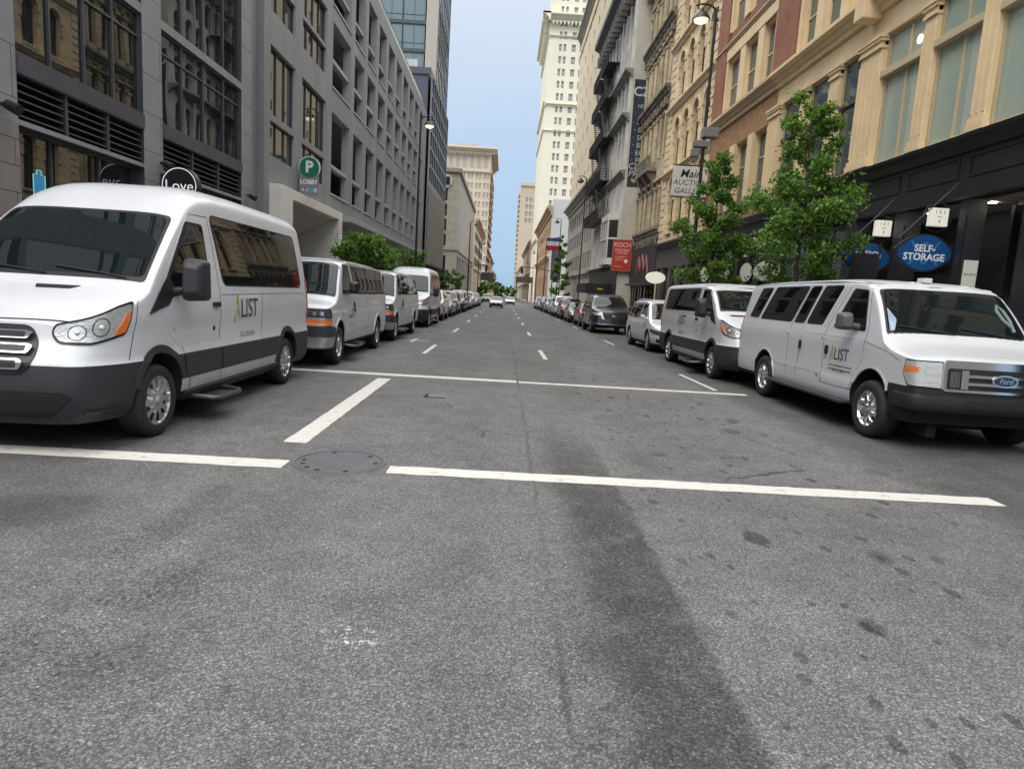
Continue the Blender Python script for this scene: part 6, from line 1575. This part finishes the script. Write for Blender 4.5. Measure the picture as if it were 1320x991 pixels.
# ------------------------------------------------------------------ signs
def blade(name, label, x0, x1, y, z0, z1, m, th=.1, group=None):
    t = thing(name, label, 'sign', ((x0+x1)/2, y, z0), group=group); g = MB(); w = (x1-x0)/2
    return t, w, z1-z0
WHS = mat('white_sign', (.66,.65,.58), .5, var=.05, vscale=2); INK = mat('sign_ink', (.02,.02,.02), .6); BLUS = mat('sign_blue', (.008,.07,.22), .4); BLUL = mat('sign_light_blue', (.05,.17,.36), .4); WT = mat('sign_white', (.75,.77,.78), .5)
def oval_sign(label, x0, x1, y, z, lines, hide=False):
    t = thing('storage_sign', label, 'sign', ((x0+x1)/2, y, z), group=None); w = (x1-x0)/2; h = .44
    def outl(k): # flat-ended oval
        p = []
        for s in (1, -1):
            for i in range(15):
                u = s*(1-2*i/14); p.append((w*k*u, s*h*k*(1-.80*u*u)))
        return p
    g = MB(); g.prism([(a, b) for a, b in outl(1.06)], 1, -.05, .05); g.build('frame', SHOPB, t)
    g = MB(); g.poly([(a, -.056, b) for a, b in outl(.97)]); f = g.build('face', BLUS, t)
    g = MB()
    for cx in (-.28, .28) if True else ():
        for s in (1, -1):
            g.poly([(cx*.62-.03+s*.17,-.058,-.29),(cx*.62+.03+s*.17,-.058,-.29),(cx*.62+.03-s*.17,-.058,.29),(cx*.62-.03-s*.17,-.058,.29)])
    pat = g.build('lattice_pattern', BLUL, f)
    g = MB()
    for i, s in enumerate(lines): add_text(g, s, (lambda zz: lambda a, b: (a, -.062, zz+b))(.105-.21*i if len(lines) > 1 else 0), .235, bold=.006)
    g.build('lettering', WT, f)
    g = MB(); g.tube([(-w*.97,0,.32),(w,0,1.75)], .016, 6); g.tube([(-w*.97,0,h*.2),(-w*.97,0,.34)], .02, 6); g.box(w*.98, w+.03, -.04,.04,-.25,.25); g.build('hanger_rod', SHOPB, t)
    return t
oval_sign('blue oval hanging sign reading SELF-STORAGE', 9.6, 10.97, 16.3, 3.20, ['SELF-', 'STORAGE'])
oval_sign('blue oval hanging sign half hidden by a black panel, reading OFFICE SPACE', 9.66, 10.97, 18.9, 3.20, ['OFFICE', 'SPACE'])
t = thing('black_panel_sign', 'black open-framed panel standing before the second blue oval sign', 'sign', (10.15, 18.6, 0)); g = MB(); g.box(-.42,.36,-.03,.03,2.2,3.31); g.build('panel', SHOPB, t); g = MB()
for x in (-.42, -.13, .34): g.box(x, x+.05, -.035, .035, 3.31, 3.62)
g.build('frame_bar', SHOPB, t); g = MB(); g.box(.36,.86,-.03,.03,2.25,2.33); g.build('bracket', SHOPB, t)
LITS = mat('lit_number_box', (.75,.75,.62), .5, emit=(1,.98,.85), estr=.22)
for x, y, z, lb in ((10.72, 16.6, 4.12, 'small white square number sign 151 above the self-storage sign'), (10.72, 19.0, 4.07, 'small white square number sign 151 above the half hidden oval sign')):
    t = thing('number_sign', lb, 'sign', (x, y, z)); g = MB(); g.box(-.22,.22,-.08,.08,-.22,.22); g.build('box', [LITS], t, bevel=.01)
    g = MB(); n = 28; g.tube([(.36*math.cos(2*math.pi*k/n), .02, .36*math.sin(2*math.pi*k/n)) for k in range(n+1)], .012, 6); g.build('ring', SHOPB, t)
    g = MB(); add_text(g, '1 5 1', lambda a, b: (a, -.083, .12+b), .13); add_text(g, 'WEST', lambda a, b: (a, -.083, .0+b), .055); add_text(g, '4', lambda a, b: (a, -.083, -.11+b), .12); g.build('lettering', INK, t)
    g = MB(); g.box(.22,.29,-.03,.03,-.03,.03); g.build('bracket', SHOPB, t)
t = thing('paper_notice', 'white paper notice stuck by the shop entrance below the black fascia', 'notice', (10.97, 14.0, 2.45)); t.location = (10.5, 14.85, 2.35); g = MB(); g.box(-.16,.16,-.01,.01,0,.62); g.build('sheet', WHS, t); g = MB(); add_text(g, 'W 4TH', lambda a, b: (a, -.013, .3+b), .09); g.build('lettering', INK, t)
# auction gallery board
t = thing('auction_sign', 'white projecting board reading AUCTION GALLERY behind the lamp post', 'sign', (10.0, 37.55, 7.5)); g = MB(); g.box(-.98,.98,-.08,.08,0,1.6); g.build('board', WHS, t, bevel=.02)
g = MB(); add_text(g, 'Main', lambda a, b: (a, -.085, 1.2+b), .62, shear=.25, bold=.008); add_text(g, 'AUCTION', lambda a, b: (a, -.085, .72+b), .42, shear=.2); add_text(g, 'GALLERY', lambda a, b: (a, -.085, .28+b), .42, shear=.2); g.build('lettering', INK, t)
g = MB(); g.tube([(-1,0,1.68),(1.0,0,1.68)], .03, 6); g.tube([(-1,0,-.06),(1.0,0,-.06)], .03, 6); g.build('bracket', POLE, t)
# red board
RED = mat('sign_red', (.50,.035,.022), .5, var=.1, vscale=2); PINK = mat('sign_pale_pink', (.70,.42,.38), .5)
t = thing('red_sign', 'red projecting sign with KOCH at its top', 'sign', (10.08, 57.9, 4.0)); g = MB(); g.box(-.8,.8,-.08,.08,0,2.66); g.build('board', RED, t); g = MB()
for b in ((-.84,.84,2.6,2.68),(-.84,.84,-.03,.05),(-.84,-.77,.05,2.6),(.77,.84,.05,2.6)): g.box(b[0],b[1],-.1,.1,b[2],b[3])
g.build('frame', mat('sign_frame', (.3,.12,.08), .5), t)
g = MB(); add_text(g, 'KOCH', lambda a, b: (a*.92, -.085, 2.22+b), .56, bold=.014); g.build('lettering', PINK, t)
g = MB(); add_text(g, 'SPORTING', lambda a, b: (a, -.085, 1.77+b), .27, bold=.008); add_text(g, 'GOODS', lambda a, b: (a, -.085, 1.53+b), .27, bold=.008); g.build('small_lettering', PINK, t)
g = MB(); g.cyl((.38,-.082,.85),(.38,-.088,.85), .17, n=18); g.build('white_ball', WT, t)
g = MB()
for z, w in ((1.2,1.0),(1.05,.8),(.9,.6),(.35,.7)): g.box(-.6,-.6+w,-.088,-.082,z,z+.045)
g.build('small_print', PINK, t)
t = thing('oval_sign', 'blank white oval hanging sign above the white minivan', 'sign', (10.33, 45.3, 3.18)); g = MB(); g.prism([(.68*math.cos(2*math.pi*k/32), .40*math.sin(2*math.pi*k/32)) for k in range(32)], 1, -.06, .06); g.build('board', mat('lit_oval', (.75,.74,.62), .5, emit=(1,.97,.8), estr=.25), t); g = MB(); g.tube([(-.5,0,.42),(.67,0,.52)], .02, 6); g.tube([(-.3,0,.36),(-.3,0,.46)], .02, 6); g.build('bracket', POLE, t)
# parking lobby sign, flat on a bracket facing the street corner
GRN = mat('sign_green', (.008,.16,.07), .45); GRY = mat('sign_grey', (.22,.22,.23), .5)
t = thing('parking_sign', 'green round P sign above a grey LOBBY panel on the garage wall', 'sign', (-8.98, 30.3, 5.38)); t.scale = (.86,.86,.86); 
g = MB(); g.box(-.52,.46,-.05,.05,0,1.30); g.build('panel', GRY, t); g = MB(); g.cyl((-.02,-.03,1.42),(-.02,.06,1.42), .56, n=36); dk = g.build('disc', WT, t); g = MB(); g.cyl((-.02,-.036,1.42),(-.02,-.06,1.42), .51, n=36); g.build('green_field', GRN, dk)
g = MB(); add_text(g, 'P', lambda a, b: (a-.02, -.07, 1.42+b), .78, bold=.03); g.build('letter', WT, dk); g = MB(); add_text(g, 'LOBBY', lambda a, b: (a-.03, -.056, .68+b), .30, bold=.012); g.build('lettering', WT, t)
for k, (c, s) in enumerate((((.45,.05,.06),'a'),((.05,.25,.4),'c'),((.05,.35,.5),'p'),((.5,.5,.4),'c'))):
    g = MB(); g.box(-.40+.21*k,-.40+.21*k+.18,-.058,-.05,.17,.38); tl = g.build('coloured_tile', mat('tile%d_paint' % k, c, .5), t); 
    if s != 'p': g = MB(); add_text(g, s.upper(), lambda a, b: (a-.31+.21*k, -.061, .275+b), .2, bold=.006); g.build('tile_letter', WT, tl)
g = MB(); g.box(-.52,-.44,.05,.3,.2,1.1); g.build('bracket', GRY, t)
# round shop sign on the pilaster
t = thing('round_shop_sign', 'round black projecting sign lettered Love in a white ring', 'sign', (-8.97, 18.5, 3.98)); g = MB(); g.cyl((0,-.12,0),(0,.12,0), .50, n=40); g.build('drum', BLACKP, t, 40)
for s in (-1, 1):
    g = MB(); rows = [[(r_*math.cos(2*math.pi*k/40), s*.123, r_*math.sin(2*math.pi*k/40)) for k in range(41)] for r_ in (.465,.44)]; g.grid(rows); add_text(g, 'Love', lambda a, b: (-s*a, s*.123, b-.02), .40) if s > 0 else add_text(g, 'Love', lambda a, b: (a, s*.123, b-.02), .40)
    g.build('lettering', mat('lit_white', (.8,.8,.8), .5, emit=(1,1,1), estr=.25), t)
g = MB(); g.box(-.60,-.48,-.05,.05,-.3,.3); g.build('bracket', BLACKP, t)
t = thing('bottle_sign', 'small blue lit bottle sign inside the ground floor window', 'sign', (-9.72, 13.62, 3.2)); g = MB(); g.box(-.01,.01,-.26,.26,0,.62); g.box(-.01,.01,-.1,.1,.62,.78); g.build('blue_body', mat('lit_blue', (.02,.15,.3), .4, emit=(.05,.25,.45), estr=.25), t); g = MB(); g.tube([(.02,-.28,-.02),(.02,-.28,.64),(.02,-.11,.66),(.02,-.11,.8),(.02,.11,.8),(.02,.11,.66),(.02,.28,.64),(.02,.28,-.02),(.02,-.28,-.02)], .014, 6); g.build('outline', mat('lit_teal', (.2,.5,.5), .4, emit=(.3,.7,.7), estr=.35), t)
t.location = (-9.44, 13.62, 3.02); t.scale = (.6,.6,.6)
for sx, x0, x1, lb in (('L', -9.3, -4.4, 'dark steel canopy reaching over the far left pavement'), ('R', 4.2, 10.7, 'dark steel canopy reaching over the far right pavement')):
    t = thing('street_canopy', lb, 'canopy', ((x0+x1)/2, 252, 0)); g = MB(); w = (x1-x0)/2; g.box(-w,w,-1,1,5.2,8.2 if sx == 'L' else 7.4); g.build('roof', mat('dark_steel', (.05,.045,.045), .6, var=.3, vscale=1), t)
    for s in (-1, 1): g = MB(); g.cyl((s*w*.9,0,GZ(252)),(s*w*.9,0,5.2), .16, n=8); g.build('post', POLE, t)
def traffic_light(label, x, y, z, arm_to):
    t = thing('traffic_light', label, 'traffic light', (x, y, GZ(y))); g = MB(); g.cyl((0,0,0),(0,0,6.4), .12, .09, 10); g.tube([(0,0,6.1),(arm_to*.5,0,6.5),(arm_to,0,6.6)], .06, 8); g.build('pole', POLE, t)
    g = MB(); g.box(arm_to-.2,arm_to+.2,-.15,.15,5.5,6.6); h = g.build('signal_head', BLACKP, t); g = MB(); g.cyl((arm_to,-.16,6.4),(arm_to,-.155,6.4), .11); g.build('red_lens', REDL, h)
traffic_light('traffic light on a mast arm over the far right lane', 8.0, 112, 5, -5.2)
traffic_light('traffic light on a mast arm over the far left lane', -6.3, 113, 5, 3.0)

# ------------------------------------------------------------------ vehicles in place
VG = 'white passenger vans parked along the kerbs'
tv = large_van('passenger_van', 'white high-roof passenger van nearest at left, dark bumper and cladding, gold and black lettering', 'mid', VG)
place(tv, -4.50, 5.55)
cv = classic_van('passenger_van', 'white boxy passenger van nearest at right with chrome grille and running board', VG); place(cv, 6.08, 7.72)
lv = large_van('passenger_van', 'white low-roof passenger van with dark cladding parked behind the chrome-grille van', 'low', VG); place(lv, 5.88, 13.85)
sv = square_van('passenger_van', 'white boxy van with wide amber lamps parked directly behind the high-roof van', VG); place(sv, -4.38, 12.55)
s2 = copy_tree(sv); s2['label'] = 'second boxy white van with amber lamps, third in the left row'; place(s2, -4.38, 19.7)
t2 = copy_tree(tv); t2['label'] = 'white high-roof passenger van fourth in the left row, behind both boxy vans'; place(t2, -4.36, 28.6)
kia = car('minivan', 'white minivan with dark headlamps parked behind the low-roof passenger van', 'minivan', 'white', 'minivan'); place(kia, 6.02, 21.5)
bs = car('large_suv', 'black large sport utility car with chrome-edged grille on the right kerb', 'bigsuv', 'black', 'SUV'); place(bs, 5.55, 32.6)
CG = 'cars parked along the kerb'
def C_(style, color, label, x, y, flip=False, group=CG, nm='parked_car', src={}):
    k = (style, color)
    if k not in src: o = src[k] = car(nm, label, style, color, 'car', group)
    else: o = copy_tree(src[k]); o['label'] = label; o.name = nm
    if group: o['group'] = group
    elif 'group' in o: del o['group']
    return place(o, x, y, flip, 1.0)
C_('sedan', 'red', 'bright red sedan parked right behind the black SUV', 5.6, 39.5)
C_('sedan', 'olive', 'dark olive sedan between the two red cars on the right', 5.5, 45.5)
C_('suv', 'maroon', 'dark red SUV parked behind the olive sedan', 5.5, 51.3)
C_('bigsuv', 'white', 'tall white SUV parked behind the dark red SUV', 5.5, 57.4)
C_('sedan', 'silver', 'silver sedan parked behind the tall white SUV', 5.5, 64)
C_('suv', 'tan', 'tan SUV standing in the row beyond the silver sedan at right', 5.5, 70)
C_('pickup', 'grey', 'grey pickup truck beyond the tan SUV in the right row', 5.5, 84, True)
C_('sedan', 'charcoal', 'charcoal sedan beyond the grey pickup in the right row', 5.5, 88)
C_('suv', 'silver', 'silver SUV near the far right crossing', 5.5, 94)
C_('suv', 'white', 'white SUV parked first behind the vans in the left row', -4.3, 36.2)
C_('sedan', 'navy', 'navy sedan parked behind the white SUV in the left row', -4.25, 42.7)
C_('suv', 'maroon', 'dark red SUV in the left row behind the navy sedan', -4.35, 48.2)
C_('suv', 'charcoal', 'charcoal SUV parked behind the dark red SUV at left', -4.2, 54.5)
C_('bigsuv', 'black', 'large black SUV parked behind the charcoal SUV at left', -4.35, 60.3)
C_('sedan', 'silver', 'silver sedan between the large black SUV and the white pickup at left', -4.2, 66.7)
C_('pickup', 'white', 'white pickup truck parked in the left row before the crossing', -4.3, 72.6)
C_('sedan', 'white', 'white sedan parked beyond the white pickup at left', -4.2, 79.5)
C_('suv', 'grey', 'grey SUV parked beyond the white sedan at left', -4.2, 86)
C_('sedan', 'grey', 'grey sedan last before the crossing at left', -4.2, 92.4)
MG = 'cars driving towards the viewer'
C_('sedan', 'silver', 'silver sedan driving towards the viewer in the middle lane', -.95, 84, False, MG, 'moving_car')
C_('sedan', 'white', 'white sedan driving towards the viewer in the right lane', 1.15, 117, False, MG, 'moving_car')
C_('suv', 'charcoal', 'dark SUV waiting behind the silver sedan down the street', -3.3, 122, False, MG, 'moving_car')
def school_bus():
    t = thing('bus', 'yellow bus far down the street behind the moving silver sedan', 'bus'); YL = mat('bus_yellow', (.55,.30,.02), .4, coat=.5)
    bd = Body(10, 1.22, .45, [(0,1.3),(.1,1.5),(1.2,1.65),(1.4,1.8),(1.7,2.9),(2.2,3.05),(9.7,3.05),(10,2.8)], [(0,.1),(1.3,.1),(2,.2),(10,.2)], [(0,3),(10,4)], [(.4,.05),(.7,0),(1.6,0),(2.9,.08)], front=(.4,.15), rear=(.3,.1), levels=(.7,))
    me = bd.mesh(lambda y, z, x: 2 if z < .7 else 0, [(1.2,.5,.55),(7.5,.5,.55)], [YL, CLAD, MATTE], 'bus', ny=24); put_body(t, bd, me, YL)
    toppatch(bd, [(-.9,1.42),(.9,1.42),(.88,1.68),(-.88,1.68)], .04, .01, WGLASS, 'windscreen', t, 6, 8)
    for k in range(7): wallpatch(bd, [(2.3+1.05*k,1.75),(3.2+1.05*k,1.75),(3.2+1.05*k,2.5),(2.3+1.05*k,2.5)], .05, .01, SGLASS, 'side_window', t, (1,-1), 4, 4)
    for y in (1.2, 7.5):
        for s in (1, -1): wheel(t, s*1.2, y, .5, .28, .3, 'holes')
    place(t, -5.0, 232, False, 1.0)
school_bus()

# ------------------------------------------------------------------ sky, sun, camera
SUN_EL, SUN_AZ = 52, 214   # azimuth clockwise from +Y (down the street)
def sky():
    w = bpy.data.worlds.new('World'); SC.world = w; w.use_nodes = True; nt = w.node_tree; N, Lk = nt.nodes, nt.links
    bg = N['Background']; st = N.new('ShaderNodeTexSky'); st.sky_type = 'NISHITA'; st.sun_disc = False; st.sun_elevation = R(SUN_EL); st.sun_rotation = R(SUN_AZ); st.air_density = 1.0; st.dust_density = 1.6; st.ozone_density = 1.2
    tc = N.new('ShaderNodeTexCoord'); sp = N.new('ShaderNodeSeparateXYZ'); Lk.new(tc.outputs['Generated'], sp.inputs[0])
    nz = N.new('ShaderNodeTexNoise'); nz.inputs['Scale'].default_value = 2.2; nz.inputs['Detail'].default_value = 5; nz.inputs['Roughness'].default_value = .5; Lk.new(tc.outputs['Generated'], nz.inputs['Vector'])
    wb = N.new('ShaderNodeMath'); wb.operation = 'MULTIPLY_ADD'; wb.inputs[1].default_value = .16; Lk.new(nz.outputs['Fac'], wb.inputs[0]); sb = N.new('ShaderNodeMath'); sb.operation = 'SUBTRACT'; sb.inputs[1].default_value = .08; Lk.new(sp.outputs['Z'], sb.inputs[0]); Lk.new(sb.outputs[0], wb.inputs[2])
    # layered overcast: blue-grey low down the street, bright cloud overhead
    cl = N.new('ShaderNodeValToRGB'); e = cl.color_ramp.elements
    for i, (p, c) in enumerate(SKY): 
        k = e[i] if i < 2 else e.new(p); k.position = p; k.color = (*[x/4 for x in c], 1)
    Lk.new(wb.outputs[0], cl.inputs['Fac'])
    k = N.new('ShaderNodeVectorMath'); k.operation = 'SCALE'; k.inputs['Scale'].default_value = 40; Lk.new(cl.outputs['Color'], k.inputs[0])
    mx = N.new('ShaderNodeMix'); mx.data_type = 'RGBA'; mx.inputs['Factor'].default_value = .86; Lk.new(st.outputs['Color'], mx.inputs['A']); Lk.new(k.outputs['Vector'], mx.inputs['B'])
    Lk.new(mx.outputs['Result'], bg.inputs['Color']); bg.inputs['Strength'].default_value = SKYK
    sd = bpy.data.lights.new('sun', 'SUN'); sd.energy = SUNK; sd.angle = R(28); sd.color = (1,.95,.86); so = bpy.data.objects.new('sun', sd); COL.objects.link(so)
    v = Vector((math.sin(R(SUN_AZ))*math.cos(R(SUN_EL)), math.cos(R(SUN_AZ))*math.cos(R(SUN_EL)), math.sin(R(SUN_EL)))); so.rotation_euler = v.to_track_quat('Z', 'Y').to_euler(); so.location = (0, -20, 60)
SKY = [(0., (.25,.39,.55)), (1., (2.35,2.35,2.4)), (.06, (.28,.41,.56)), (.2, (.37,.47,.60)), (.39, (.52,.58,.66)), (.47, (1.3,1.33,1.38)), (.6, (2.1,2.1,2.15))]
SKYK, SUNK = .10, .8
sky()
SC.view_settings.view_transform = 'Standard'; SC.view_settings.look = 'None'; SC.view_settings.gamma = 1; SC.view_settings.exposure = .6
SC.cycles.max_bounces = 6; SC.cycles.diffuse_bounces = 3; SC.cycles.glossy_bounces = 3; SC.cycles.transmission_bounces = 3; SC.cycles.caustics_reflective = False; SC.cycles.caustics_refractive = False; SC.cycles.sample_clamp_indirect = 6
# ------------------------------------------------------------------ camera
def make_camera():
    Fp, W_, H_ = 840., 1320., 991.
    vp = Vector(((650-660)/Fp, -(375-495.5)/Fp, -1)).normalized()
    a = Vector((math.cos(R(3.4)), -math.sin(R(3.4)), 0)); zc = vp.cross(a); zc = a.cross(vp).normalized()*1.0
    if zc.y < 0: zc = -zc
    xc = vp.cross(zc)
    M = Matrix((xc, vp, zc)).to_4x4(); M.translation = (0, 0, 1.67)
    cd = bpy.data.cameras.new('camera'); cd.sensor_width = 36; cd.lens = Fp/W_*36; cd.clip_start = .05; cd.clip_end = 20000
    c = bpy.data.objects.new('camera', cd); COL.objects.link(c); c.matrix_world = M; SC.camera = c
make_camera()
